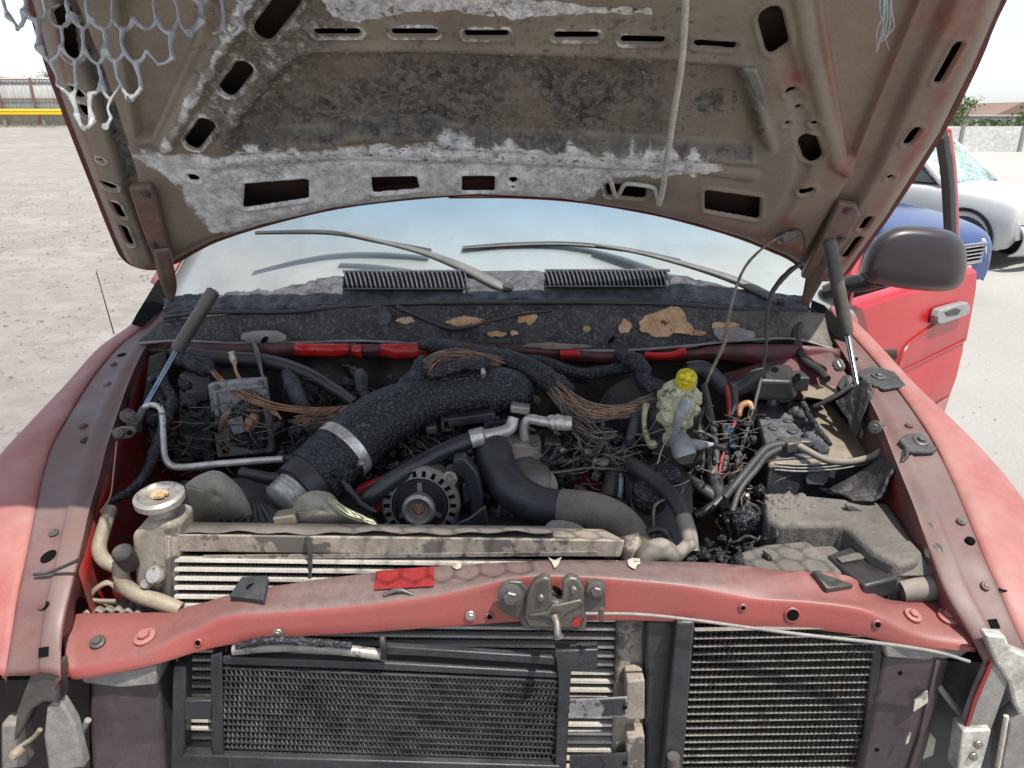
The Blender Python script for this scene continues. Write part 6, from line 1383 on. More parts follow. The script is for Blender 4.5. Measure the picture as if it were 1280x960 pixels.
# ---- battery (stands in its tray, can be lifted out)
def BT(u, v, z=None): return PZ(u, v, z)
bz = 1.335
T4 = [PZ(u, v, bz) for u, v in ((943, 503), (1040, 505), (1094, 570), (962, 578))]
MT['battgrey'] = M('blue_grey_battery_top', (.055, .06, .068), (.14, .145, .15), 26, .6, 0, .6, 120, .002, speck=.4, speckc=(.26, .26, .26))
MT['battcase'] = M('battery_case_plastic', (.028, .033, .038), (.05, .055, .06), 9, .5, 0, .3, 200, .0015, dust=.08)
BATT = root('car_battery', (sum((q.x for q in T4)) / 4, sum((q.y for q in T4)) / 4, bz - .20), 'black car battery with a dusty tan and blue grey top beside the right rail', 'battery')
mb = MB(); low = [q + Vector((0, 0, -.20)) for q in T4]; mb.hexa([low[3], low[2], low[1], low[0], *[T4[k] + Vector((0, 0, -.012)) for k in (3, 2, 1, 0)]]); mb.build('case', MT['battcase'], BATT, bevel=.006)
ctr4 = sum(T4, Vector()) / 4
g4 = [ctr4 + (q - ctr4) * 1.03 for q in T4]
mb = MB(); mb.hexa([*[g4[k] + Vector((0, 0, -.014)) for k in (3, 2, 1, 0)], *[T4[k] for k in (3, 2, 1, 0)]]); BL_ = mb.build('lid', MT['battop'], BATT, 'dusty tan lid turning blue grey at the left', bevel=.005)
mb = MB(); gg = [g4[0].lerp(g4[1], .0), g4[0].lerp(g4[1], .50), g4[3].lerp(g4[2], .56), g4[3]]
rows = [[gg[0].lerp(gg[3], a) * (1 - b_) + gg[1].lerp(gg[2], a) * b_ for b_ in np.linspace(.03, 1, 24)] for a in np.linspace(.03, .97, 30)]
for r_ in rows:
    for p in r_: p.z += .0025 + .0016 * noise.noise(p * 60) + .001 * noise.noise(p * 150)
mb.grid(rows).build('blue_grey_top', MT['battgrey'], BL_, solid=.002)  # blue grey sheet over the left half of the lid
for u, v in ((958, 522), (966, 536), (978, 550), (985, 527), (990, 540)):
    mb = MB(); mb.lathe(PZ(u, v, bz + .004), (0, 0, 1), [(0, 0), (.011, 0), (.011, .003), (.008, .005), (0, .004)], 16); mb.build('cell_cap', MT['battcase'], BL_)
for blobs in ([(1000, 515, 1.5, 10), (1003, 522, 1.49, 10), (1007, 530, 1.47, 10), (995, 516, 1.5, 9), (1012, 538, 1.45, 9), (992, 510, 1.52, 9)], [(1015, 552, 1.43, 9), (1020, 557, 1.42, 10), (1026, 562, 1.41, 10), (1012, 547, 1.44, 9)]):
    bl = []
    for u, v, _, r_ in blobs: p = PZ(u, v, bz + .006); bl.append((u, v, p.y, r_))
    lumps('melted_handle', MT['ash'], bl, BATT)
tube('melted_strip', MT['char'], [(1004, 504, 1.56, 4), (1012, 520, 1.52, 4), (1022, 536, 1.47, 4), (1038, 556, 1.42, 3)], BATT, jit=.3)
pp = PZ(966, 506, bz); mb = MB(); mb.lathe(pp, (0, 0, 1), [(0, -.005), (.016, -.005), (.014, .026), (.012, .029), (0, .029)], 20); mb.build('terminal_post', MT['alu'], BATT)
pt = P(988, 556, 1.385); mb = MB(); mb.box(pt, (.035, .03, .022), Matrix.Rotation(.3, 3, 'Z')); mb.box(pt + Vector((.03, .01, 0)), (.03, .02, .016)); mb.build('terminal_clamp', MT['steel'], BATT, 'crusted terminal clamp', bevel=.003)
poly('latch_tab', MT['dark'], [(1006, 596, 1.365), (1010, 590, 1.365), (1038, 588, 1.365), (1036, 602, 1.355), (1030, 608, 1.35), (1008, 606, 1.35)], 1.36, .02, BATT, bevel=.003)
for k in range(3): tube('melted_fringe', MT['prim'], [(968, 579 + k * 4, 1.36, 1.1), (1000, 581 + k * 4, 1.36, 1.4), (1040, 579 + k * 4, 1.36, 1.2), (1085, 572 + k * 4, 1.36, 1.0)], BATT, jit=.5, js=70)
tube('battery_cable', MT['rubber'], [(992, 556, 1.385, 5), (972, 556, 1.38, 5.5), (956, 562, 1.365, 5), (940, 580, 1.33, 4.8), (922, 602, 1.29, 4.8), (906, 622, 1.27, 4.8)], TR, seg=12, label='thick dark battery cable falling to the left')
tube('battery_cable', MT['rubber'], [(975, 561, 1.37, 4), (958, 570, 1.35, 4), (944, 588, 1.315, 4), (925, 612, 1.28, 4), (915, 640, 1.24, 4)], TR, seg=12)
tube('ground_cable', MT['rubber_dust'], [(996, 556, 1.38, 5), (1010, 564, 1.365, 4.5), (1034, 575, 1.345, 4.5), (1064, 577, 1.34, 4.5), (1092, 570, 1.335, 4.5), (1108, 556, 1.33, 4.5), (1112, 544, 1.33, 4.5)], TR, seg=12, label='tan ground cable running to the right rail')
lumps('ground_lug', MT['steel'], [(1098, 535, 1.345, 7), (1106, 538, 1.34, 7), (1111, 543, 1.335, 5)], TR)
bolt(MT['steel'], P(1094, 534, 1.34), (-.7, -.7, .2), .008, TR)
# burnt plastic brackets bolted over the rail
def bracket(pts, boltc, lbl, yy=None):
    mb = MB(); q = [P(u, v, y_) for u, v, y_ in pts]; n_ = len(q) // 2
    rows = smooth_rows([q[:n_], q[n_:][::-1]], 8, 8)
    for r_ in rows:
        for p in r_: p.z += .004 * noise.noise(p * 45)
    o = mb.grid(rows).build('burnt_bracket', MT['char'], TR, lbl, solid=.006); 
    p, n_ = rh(*boltc); bolt(MT['zinc'], p + n_ * .013, n_, .008, o); return o
def rail_bracket(plate, web, boltc, lbl):
    pts = []
    for u, v in plate:
        p, n_ = rh(u, v); pts.append(p + n_ * .003)
    mb = MB(); mb.prism(pts, Vector((0, 0, .008))); o = mb.build('burnt_bracket', MT['melted'], TR, lbl, bevel=.003)
    a, b_ = [P(*q) for q in web[0]], [P(*q) for q in web[1]]
    rows = smooth_rows([a, [x.lerp(y, .5) + Vector((0, -.012, .004)) for x, y in zip(a, b_)], b_], 9, 10)
    for r_ in rows:
        for p in r_: d_ = .006 * noise.noise(p * 38) + .004 * noise.noise(p * 95); p.z += d_; p.y -= d_
    MB().grid(rows).build('bracket_web', MT['melted'], o, solid=.005)
    p, n_ = rh(*boltc); bolt(MT['steel'], p + n_ * .013, n_, .008, o, washer=1.9)
MT['melted'] = M('melted_black_plastic', (.022, .023, .026), (.05, .05, .053), 16, .5, 0, .9, 90, .006, speck=.4, speckc=(.17, .17, .17), speckscale=200, dust=.08)
rail_bracket([(1070, 470), (1090, 462), (1118, 470), (1132, 487), (1104, 491), (1086, 484)], [[(1044, 502, 1.54), (1056, 496, 1.53), (1068, 486, 1.52), (1080, 474, 1.51)], [(1066, 540, 1.45), (1072, 546, 1.43), (1079, 520, 1.44), (1092, 488, 1.46)]], (1096, 477), 'charred bracket at the rear of the right rail')
rail_bracket([(1122, 556), (1130, 548), (1150, 546), (1170, 566), (1166, 570), (1136, 570)], [[(1034, 613, 1.32), (1064, 597, 1.325), (1096, 576, 1.32), (1124, 550, 1.30)], [(1066, 625, 1.23), (1098, 624, 1.22), (1112, 594, 1.235), (1136, 570, 1.235)]], (1148, 557), 'charred bracket spanning from the rail to the battery tray')
for u, v, yy in ((1136, 614, 1.19), (1140, 619, 1.18), (1160, 664, 1.09), (1165, 692, 1.05), (1170, 690, 1.05)): bolt(MT['zinc'], P(u, v, yy), (-.9, -.3, .2), .009, TR)
# air box lid
az = 1.31
AB = [PZ(u, v, az) for u, v in ((954, 622), (968, 614), (1112, 628), (1152, 688), (1150, 700), (1124, 706), (1092, 690), (1062, 662), (1050, 654), (975, 656), (958, 648))]
mb = MB(); mb.prism([q + Vector((0, 0, -.13)) for q in AB], (0, 0, .13)); ABX = mb.build('air_box', MT['boxlid'], TR, 'grey melted air box lid in front of the battery', bevel=.010, seg=3)
bl = []
for k in range(46):
    u, v = 958 + abs(random.gauss(0, 26)), 618 + abs(random.gauss(0, 11)) + random.uniform(0, 6); r_ = random.uniform(3, 7); p = PZ(u, v, az - r_ * .0009); bl.append((u, v, p.y, r_))
tag(lumps('bubbled_skin', MT['boxlid'], bl, ABX, 'bubbled corner of the lid', sub=2, amp=.7), kind='stuff')
poly('lid_tab', MT['boxlid'], [(1058, 633), (1064, 631), (1078, 637), (1080, 642), (1068, 641), (1060, 638)], PZ(1068, 637, az + .004).y, .012, ABX, bevel=.002)
poly('box_side', MT['boxlid'], [(1112, 694, 1.06), (1152, 690, 1.06), (1166, 712, 1.04), (1166, 722, 1.03), (1120, 722, 1.03)], 1.06, .04, ABX, bevel=.006)
# snorkel plate with a slot
mb = MB(); mb.prism([PZ(u, v, 1.262) for u, v in ((962, 652), (1050, 650), (1092, 688), (1040, 694), (968, 682))], (0, 0, -.05)); mb.build('lid_recess', MT['boxlid'], ABX, bevel=.006)
mb = MB(); mb.prism([PZ(u, v, 1.285) for u, v in ((1034, 694), (1074, 678), (1136, 700), (1122, 722), (1082, 732), (1058, 716))], (0, 0, -.035)); SN = mb.build('snorkel', MT['dark'], TR, 'black snorkel plate with a slot behind the crossmember', bevel=.004)
mb = MB(); mb.prism([PZ(u, v, 1.287) for u, v in ((1046, 698), (1070, 692), (1082, 694), (1080, 699), (1052, 704))], (0, 0, .002)); mb.build('snorkel_slot', MT['boxlid'], SN)
mb = MB(); mb.prism([PZ(u, v, 1.280) for u, v in ((924, 690), (955, 680), (1008, 675), (1036, 694), (1056, 716), (1026, 714), (960, 712), (930, 704))], (0, 0, -.03)); mb.build('duct_cover', MT['boxlid'], SN, 'grey duct cover under honeycomb shadows', bevel=.006)
for k in range(5): poly('grille_slat', MT['dark'], [(1088 + k * 7, 724 - k * 2, 1.04), (1092 + k * 7, 722 - k * 2, 1.04), (1090 + k * 7, 742, 1.03), (1086 + k * 7, 744, 1.03)], 1.04, .01, SN, bevel=.001)
poly('snorkel_edge', MT['dark'], [(1124, 706, 1.06), (1136, 699, 1.07), (1126, 742, 1.03), (1117, 745, 1.03)], 1.05, .02, SN, bevel=.002)
tube('grey_canister', MT['rubber_dust'], [(1126, 740, 1.03, 14), (1150, 736, 1.03, 16), (1176, 733, 1.03, 16), (1186, 733, 1.03, 13)], TR, seg=20, label='grey canister at the right end of the crossmember')
# bracket cluster left of the air box
cl = poly('sensor_bracket', MT['char'], [(916, 652), (942, 640), (956, 650), (958, 690), (936, 694), (920, 680)], 1.22, .04, TR, 'charred sensor bracket left of the air box', bevel=.008)
mb = MB(); mb.lathe(P(938, 642, 1.24), (0, -.3, 1), [(0, -.03), (.018, -.03), (.018, .01), (.012, .01), (.010, -.004), (0, -.004)], 20); mb.build('socket', MT['char'], cl)
poly('bracket_opening', MT['hole'], [(926, 664), (942, 662), (944, 680), (930, 684)], 1.217, .002, cl, bevel=0)
# hose elbows right behind the crossmember
EL = tube('hose_elbow', MT['rubber_dust'], [(802, 706, 1.09, 14), (812, 692, 1.09, 15), (828, 688, 1.09, 15), (840, 694, 1.09, 13), (850, 690, 1.10, 9), (862, 680, 1.12, 9)], TR, seg=18, jit=.06, label='dusty hose elbow behind the crossmember')
poly('broken_piece', MT['prim'], [(680, 664, 1.17), (690, 656, 1.18), (705, 656, 1.18), (722, 660, 1.17), (734, 668, 1.15), (715, 670, 1.15), (700, 664, 1.16)], 1.17, .02, TR, 'pale broken piece above the cooler top', bevel=.004)

# ---- shards of fan shroud and boxes at the front left
def shell(name, mat, pts, y0, depth, lbl, parent=TR):
    cx = sum(p[0] for p in pts) / len(pts); cv = sum(p[1] for p in pts) / len(pts); rows = []
    cl_ = [tuple(q) for q in crom(pts + [pts[0]], 5)]
    for k in (1.0, .97, .85, .6, .3, .02): rows.append([P(cx + (u - cx) * k, cv + (v - cv) * k, y0 - depth * (1 - k ** 2.5)) for u, v in cl_])
    return MB().grid(rows).build(name, mat, parent, lbl, sharp=70, solid=.003)
MT['olive'] = M('olive_dusty_plastic', (.20, .185, .14), (.27, .245, .19), 8, .5, 0, .15, 200, .001, dust=.35, dustc=(.36, .32, .25))
shell('shroud_shard', MT['olive'], [(232, 606), (250, 594), (272, 589), (292, 602), (306, 620), (312, 652), (250, 655), (238, 630)], 1.20, .03, 'olive curved shard of fan shroud behind the filler cap')
shell('shroud_shard', MT['olive'], [(364, 640), (374, 622), (392, 614), (414, 618), (428, 634), (450, 652), (430, 660), (366, 660)], 1.16, .03, 'olive dome shaped shard beside the silver coupling')
poly('tan_block', MT['tan'], [(340, 648), (368, 644), (371, 656), (342, 658)], 1.13, .03, TR, bevel=.003)
strands('frayed_edge', MT['melt'], [(405, 622, 1.14, 5), (430, 638, 1.13, 6), (452, 648, 1.13, 5), (470, 655, 1.13, 3)], 14, .0012, TR)
FN = poly('finned_cover', MT['navy'], [(262, 655, 1.18), (300, 622, 1.26), (326, 618, 1.28), (356, 648, 1.19), (352, 658, 1.17)], 1.2, .04, TR, 'blue black finned cover above the cooler', vec=(0, .02, -.05), bevel=.004)
for k in range(8):
    mb = MB(); a, b_ = P(270 + k * 10, 654, 1.172), P(300 + k * 3.6, 624 + k * .6, 1.245); mb.path([a, b_], .0035, 6); mb.build('fin', MT['navy'], FN)
tube('hose_line', MT['dark'], [(300, 590, 1.30, 6), (340, 598, 1.29, 8), (370, 590, 1.31, 7)], TR, jit=.2)
poly('dark_shroud', MT['dark'], [(225, 600, 1.34), (420, 590, 1.36), (480, 660, 1.24), (232, 662, 1.24)], 1.28, .03, TR, vec=(0, .03, -.09))
poly('dark_shroud', MT['dark'], [(480, 640, 1.33), (780, 640, 1.33), (790, 690, 1.24), (470, 672, 1.25)], 1.24, .03, TR, vec=(0, .03, -.12))
# ---- hoses at the lower left
TH = tube('tan_hose', MT['tan'], [(138, 636, 1.16, 8), (130, 660, 1.12, 8.5), (124, 685, 1.09, 9), (130, 700, 1.07, 9), (146, 708, 1.06, 9)], TR, seg=16, label='tan hose standing at the left end of the crossmember')
tube('branch_hose', MT['tan'], [(150, 700, 1.055, 9), (154, 728, 1.045, 10), (170, 742, 1.04, 10), (200, 752, 1.035, 10), (226, 762, 1.03, 9)], TH, seg=16)
mb = MB(); c = P(155, 694, 1.04); mb.lathe(c, (0, -.5, 1), [(0, -.03), (.015, -.03), (.0165, -.01), (.0165, .010), (.013, .014), (0, .012)], 14); mb.build('black_valve_cap', MT['dark'], TH)
tube('tan_bracket', MT['tan'], [(150, 738, 1.06, 5), (136, 728, 1.06, 5), (118, 738, 1.055, 5), (116, 750, 1.05, 5), (146, 752, 1.05, 5)], TR, flat=.6)
mb = MB(); rows = [[P(98 + 82 * a + 10 * b_, 770 - 14 * b_ - 6 * math.sin(a * 3) + 2.2 * math.sin(a * 40), 1.03 + .05 * b_) for a in np.linspace(0, 1, 40)] for b_ in np.linspace(0, 1, 8)]
mb.grid(rows).build('corrugated_mat', MT['rubber_dust'], TR, 'grey corrugated strip behind the left crossmember end', solid=.004)
tube('charred_loom', MT['char'], [(200, 470, 1.50, 5), (215, 500, 1.46, 6), (205, 530, 1.40, 6), (195, 560, 1.36, 7), (180, 595, 1.28, 6), (160, 615, 1.22, 5), (135, 628, 1.18, 4)], TR, jit=.35, js=80, seg=12, label='charred loom hanging beside the red inner wing')
tube('thin_wire', MT['copper'], [(146, 552, 1.28, 1), (142, 590, 1.22, 1), (138, 620, 1.17, 1), (126, 640, 1.13, 1.4)], TR)
poly('inner_brace', MT['soot'], [(186, 446, 1.70), (205, 440, 1.72), (212, 500, 1.62), (190, 560, 1.45), (178, 500, 1.58)], 1.7, .01, TR)
disc(MT['hole'], P(206, 480, 1.64), (.3, -1, 0), .012, TR, 'wing_hole')
# right inner side pieces
poly('wing_brace', MT['red_dull'], [(900, 470, 1.68), (960, 452, 1.70), (1040, 440, 1.70), (1060, 470, 1.62), (1030, 500, 1.60), (950, 500, 1.66)], 1.68, .01, TR)

# ================================================================ SURROUNDINGS
def ground_z(x, y):
    k = min(1, max(0, (-x - 1.5) / 9)); k = k * k * (3 - 2 * k)
    return k * 1.5 * min(1, max(0, (y - 5) / 36)) if y < 41 else k * 1.5
def ground_mat():
    m, nt, b, g = newmat('gravel_and_concrete')
    pos = g.outputs['Position']; sx = nt.nodes.new('ShaderNodeSeparateXYZ'); nt.links.new(pos, sx.inputs[0])
    n1, n2, n3 = nz(nt, pos, .5, 9, .6), nz(nt, pos, 14, 10, .78), nz(nt, pos, 3, 10, .7)
    grav = mixc(nt, mrange(nt, n1, .35, .65), (.255, .232, .205), (.33, .302, .268))
    grav = mixc(nt, mrange(nt, n3, .4, .7), grav, (.205, .185, .162))
    grav = mixc(nt, mrange(nt, n2, .55, .72), grav, (.125, .112, .10))
    conc = mixc(nt, mrange(nt, n1, .35, .65), (.35, .33, .30), (.39, .37, .338))
    conc = mixc(nt, mrange(nt, n2, .58, .75, 0, .5), conc, (.36, .32, .27))
    f = mrange(nt, mth(nt, 'ADD', sx.outputs['X'], mth(nt, 'MULTIPLY', n1, 2)), .6, 1.8)
    nt.links.new(mixc(nt, f, grav, conc), b.inputs['Base Color']); b.inputs['Roughness'].default_value = .95
    bump(nt, b, n2, .9, .03); return m
xs = sorted(set([-900, -400, -200, -120, -80, -60, -50] + list(np.arange(-44, 45, 2.)) + [50, 60, 80, 120, 200, 400, 900]))
ys = sorted(set([-200, -60, -20] + list(np.arange(-6, 60, 2.)) + [41, 70, 90, 130, 200, 400, 1200]))
GR = MB().grid([[Vector((x, y, ground_z(x, y))) for x in xs] for y in ys]).build('ground', ground_mat(), None, sharp=180)
tag(GR, 'pale gravel lot turning to bright concrete on the right', kind='structure')
# loose stones on the gravel
mb = MB(); MT['stone'] = M('pale_stone', (.36, .31, .26), (.14, .125, .11), 9, .9, 0, .3, 40, .01)
for k in range(5200):
    y = 2.4 + 16 * random.random() ** 1.8; x = -random.uniform(1.3, 1.6 + y * .75)
    r_ = random.uniform(.006, .026) * (1.8 if random.random() < .06 else 1); z = ground_z(x, y)
    vs = [Vector((x, y, z)) + Vector((dx * r_ * random.uniform(.6, 1.2), dy * r_ * random.uniform(.6, 1.2), dz * r_ * random.uniform(.4, .9))) for dx, dy, dz in ((1, 0, 0), (0, 1, 0), (-1, 0, 0), (0, -1, 0), (0, 0, 1), (0, 0, -.3))]
    mb.add(vs, [(0, 1, 4), (1, 2, 4), (2, 3, 4), (3, 0, 4), (1, 0, 5), (2, 1, 5), (3, 2, 5), (0, 3, 5)])
for k in range(160):
    y = 4.2 + 6 * random.random(); x = random.uniform(1.9, 4.6); r_ = random.uniform(.004, .014)
    mb.add([Vector((x, y, 0)) + Vector((dx * r_, dy * r_, dz * r_)) for dx, dy, dz in ((1, 0, 0), (0, 1, 0), (-1, 0, 0), (0, -1, 0), (0, 0, .8))], [(0, 1, 4), (1, 2, 4), (2, 3, 4), (3, 0, 4)])
tag(mb.build('loose_stones', MT['stone'], None, fix=False, sharp=20), 'loose stones scattered over the gravel', 'stones', kind='stuff')

# ---- left: metal fence, yellow rail, far roof, bush
FY = 42.; gz = ground_z(-30, FY)
MT['fence'] = M('white_fence_sheet', (.42, .42, .395), (.35, .35, .33), .4, .5, 0, .1, 8, .01, stretch=(1, 1, .1))
MT['rust'] = M('rusty_fence_post', (.20, .10, .075), (.26, .16, .13), 2, .7, .2, .1, 20)
MT['railyellow'] = M('yellow_rail_paint', (.80, .52, .01), (.72, .46, .01), 1, .5, 0, .05, 20)
fx0, fx1 = -38., -18.
FNC = root('metal_fence', (-28, FY, gz), 'white corrugated metal fence behind the yellow guard rail', 'fence')
k = 0; x = fx0
while x < fx1:
    rows = [[Vector((x + i * .05, FY + (.006 if (i // 2) % 2 else -.006), gz + z)) for i in range(37)] for z in (.02, 2.42)]
    MB().grid(rows).build('fence_panel', MT['fence'], FNC, solid=.006, sharp=20)
    m = MB(); m.box((x, FY - .09, gz + 1.2), (.10, .08, 2.4)); m.build('fence_post', MT['rust'], FNC); x += 1.8
for z in (.55, 1.35, 2.3):
    m = MB(); m.box(((fx0 + fx1) / 2, FY - .06, gz + z), (fx1 - fx0, .04, .07)); m.build('fence_rail', MT['rust'], FNC)
GRL = root('guard_rail', (-28, FY - 2, ground_z(-30, FY - 2)), 'bright yellow guard rail in front of the white fence', 'guard rail')
g2 = ground_z(-30, FY - 2)
rows = [[Vector((x_, FY - 2 - o_, g2 + z)) for x_ in (fx0, fx1)] for z, o_ in ((.58, 0), (.63, .05), (.68, .05), (.73, .01), (.78, .05), (.83, .05), (.88, 0))]
MB().grid(rows).build('rail_beam', MT['railyellow'], GRL, solid=.02, sharp=20)
for x_ in np.arange(fx0, fx1, 2.):
    m = MB(); m.box((x_, FY - 1.9, g2 + .4), (.14, .14, .9)); m.build('rail_post', MT['prim'], GRL)
wd = MB(); MT['grassd'] = M('dry_grass', (.30, .27, .15), (.20, .20, .10), 3, .9, 0, 0)
for k in range(900):
    x_, y_ = random.uniform(fx0, fx1), FY - random.uniform(.1, 2.6); a = random.uniform(-.05, .05); h_ = random.uniform(.05, .22)
    z_ = ground_z(x_, y_); wd.add([(x_ - .02, y_, z_ - .01), (x_ + .02, y_, z_ - .01), (x_ + a, y_ + random.uniform(-.03, .03), z_ + h_)], [(0, 1, 2)])
tag(wd.build('dry_grass', MT['grassd'], None, fix=False), 'dry weeds along the foot of the white fence', 'grass', kind='stuff')
MT['greyroof'] = M('far_grey_cladding', (.30, .31, .33), (.25, .26, .28), .2, .7, 0, 0)
BD = root('warehouse', (-44, 62, 1.5), 'low grey warehouse roof showing over the white fence', 'building')
m = MB(); m.box((-46, 62, 3.0), (16, 8, 3.0)); m.build('wall', MT['greyroof'], BD)
m = MB(); m.prism([(-54.2, 57.6, 4.45), (-37.8, 57.6, 4.45), (-37.8, 57.6, 4.75), (-40, 57.6, 4.75), (-54.2, 57.6, 4.95)], (0, 8.6, 0)); m.build('roof', MT['greyroof'], BD)

# ---- foliage
MT['leaf'] = M('leaf_green', (.075, .115, .028), (.11, .155, .045), .8, .6, 0, 0)
MT['bark'] = M('bark', (.12, .095, .07), (.08, .06, .045), 6, .9, 0, .4, 40, .01)
def tree(x, y, z, h, w, label, group, n_=900, seed=0):
    rr = random.Random(seed)
    T_ = root('tree', (x, y, z), label, 'tree', group)
    mb = MB(); mb.path([(x, y, z), (x + .05 * w, y, z + h * .35), (x, y, z + h * .6)], [h * .035, h * .025, h * .012], 8)
    cl_ = []
    for k in range(9):
        a = rr.uniform(0, 6.28); r_ = w * .5 * math.sqrt(rr.random()) * .8; c = Vector((x + math.cos(a) * r_, y + math.sin(a) * r_, z + h * rr.uniform(.32, .88))); cl_.append((c, w * rr.uniform(.14, .26)))
        mb.path([(x, y, z + h * .3), c], [h * .012, h * .004], 5)
    mb.build('trunk', MT['bark'], T_)
    lf = MB(); s_ = max(.03, w * .035)
    for k in range(n_):
        c, r_ = rr.choice(cl_); d_ = Vector((rr.gauss(0, 1), rr.gauss(0, 1), rr.gauss(0, .8))).normalized() * r_ * rr.random() ** .4; p = c + d_
        a, b_ = Vector((rr.gauss(0, 1), rr.gauss(0, 1), rr.gauss(0, 1))).normalized() * s_, Vector((rr.gauss(0, 1), rr.gauss(0, 1), rr.gauss(0, 1))).normalized() * s_ * .6
        lf.add([p - a, p + b_, p + a, p - b_], [(0, 1, 2, 3)])
    lf.build('crown', MT['leaf'], T_, fix=False)
tree(-27.2, 46, 1.5, 3.2, 1.6, 'small bush top peeking over the white fence', None, 500, 5)
tl = MB(); rt = random.Random(3)
for k in range(9000):
    x = rt.uniform(22, 75); h_ = 1.7 + 1.1 * noise.noise((x * .35, 0, 1)) + .5 * noise.noise((x * 1.3, 0, 2)); z = h_ * rt.random() ** .7; p = Vector((x, 64 + rt.uniform(-1.2, 1.2) + .05 * x, z))
    a, b_ = Vector((rt.gauss(0, 1), rt.gauss(0, 1), rt.gauss(0, 1))).normalized() * .16, Vector((rt.gauss(0, 1), rt.gauss(0, 1), rt.gauss(0, 1))).normalized() * .12
    tl.add([p - a, p + b_, p + a, p - b_], [(0, 1, 2, 3)])
tag(tl.build('tree_line', MT['leaf'], None, fix=False), 'low green line of far bushes behind the pale wall', 'bushes', kind='stuff')
# ---- right: low wall, trees, houses
WY = 46.
MT['wallw'] = M('pale_block_wall', (.60, .60, .57), (.52, .52, .50), .6, .8, 0, .1, 6)
WL = root('boundary_wall', (32, WY, 0), 'long pale wall behind the wrecked white car', 'wall')
for k in range(12):
    m = MB(); m.box((14 + k * 3.6, WY, .72), (3.52, .12, 1.44)); m.build('wall_panel', MT['wallw'], WL)
    m = MB(); m.box((12.2 + k * 3.6, WY - .02, .76), (.18, .22, 1.52)); m.build('wall_post', MT['prim'], WL)
for k, (x, y, h, w) in enumerate(((26.5, 54, 3.6, 2.6), (30, 56, 3.0, 2.6), (33, 58, 3.4, 3.0), (38, 56, 3.2, 4), (42.5, 58, 4.6, 4.), (29, 66, 3.8, 3), (45, 60, 4.2, 4), (36, 64, 3.6, 3.2))):
    tree(x, y, 0, h, w, ['green bush at the left end of the far wall', 'low green bush behind the far wall', 'rounded bush in front of the far houses', 'wide bush below the brown roofs', 'tall tree at the right edge beyond the wall', 'slim tree behind the first bushes', 'leafy tree cut by the right edge', 'bush standing before the brown roof ridge'][k], 'greenery beyond the wall', 700, 20 + k)
MT['brick'] = M('far_brick', (.34, .22, .16), (.40, .28, .21), .5, .9, 0, 0)
MT['brownroof'] = M('far_brown_roof', (.20, .13, .10), (.26, .18, .14), .5, .9, 0, 0)
MT['palewall'] = M('far_pale_wall', (.62, .60, .56), (.55, .53, .5), .3, .8, 0, 0)
for k, (x, w, h) in enumerate(((56, 9, 1.9), (68, 11, 2.1), (80, 10, 2.0))):
    y = 88; B_ = root('house', (x, y, 0), ['brown roofed house left of its neighbours beyond the trees', 'wide brown roofed house in the middle beyond the trees', 'brown roofed house at the right beyond the trees'][k], 'house', 'houses on the horizon')
    m = MB(); m.box((x, y, h / 2), (w, 8, h)); m.build('wall', MT['brick'], B_)
    m = MB(); m.prism([(x - w / 2 - .4, y - 4.4, h - .1), (x + w / 2 + .4, y - 4.4, h - .1), (x + w * .25, y - 4.4 + .01, h + 1.5), (x - w * .2, y - 4.4 + .01, h + 1.5)], (0, 8.8, 0)); m.build('roof', MT['brownroof'], B_)
    for q in (-.3, .0, .3):
        m = MB(); m.box((x + w * q, y - 4.02, h * .55), (1.0, .06, .9)); m.build('window', MT['hole'], B_)
WH = root('shed', (52, 70, 0), 'long white shed behind the bushes', 'shed')
m = MB(); m.box((50, 70, 1.0), (24, 5, 2.0)); m.build('wall', MT['palewall'], WH); m = MB(); m.box((50, 70, 2.05), (24.4, 5.4, .12)); m.build('roof', MT['palewall'], WH)

# ---- parked cars
MT['bluepaint'] = M('blue_car_paint', (.018, .05, .17), (.02, .055, .18), 1, .25, .2, 0, coat=.3, dust=.04, grime=0)
MT['whitepaint'] = M('white_car_paint', (.52, .52, .51), (.56, .56, .55), 1, .3, 0, 0, coat=.4, grime=.05)
MT['carglass'] = M('car_glass', (.03, .045, .05), None, 1, .06, 0, 0, spec=.9, grime=0)
MT['lampglass'] = M('lamp_lens', (.62, .60, .50), (.5, .5, .46), 4, .15, 0, 0)
MT['chromebar'] = M('chrome_trim', (.66, .67, .69), None, 1, .15, 1, 0)
def shatter_mat():
    m, nt, b, g = newmat('shattered_glass'); vo = nt.nodes.new('ShaderNodeTexVoronoi'); vo.feature = 'DISTANCE_TO_EDGE'; vo.inputs['Scale'].default_value = 16; nt.links.new(g.outputs['Position'], vo.inputs['Vector'])
    n1 = nz(nt, g.outputs['Position'], 5, 8, .7)
    c = mixc(nt, mrange(nt, n1, .4, .6), (.10, .22, .19), (.42, .55, .50)); c = mixc(nt, mrange(nt, vo.outputs['Distance'], 0, .05, 1, 0), c, (.75, .82, .78))
    nt.links.new(c, b.inputs['Base Color']); b.inputs['Roughness'].default_value = .25; bump(nt, b, n1, .6, .02); return m
MT['shatter'] = shatter_mat()
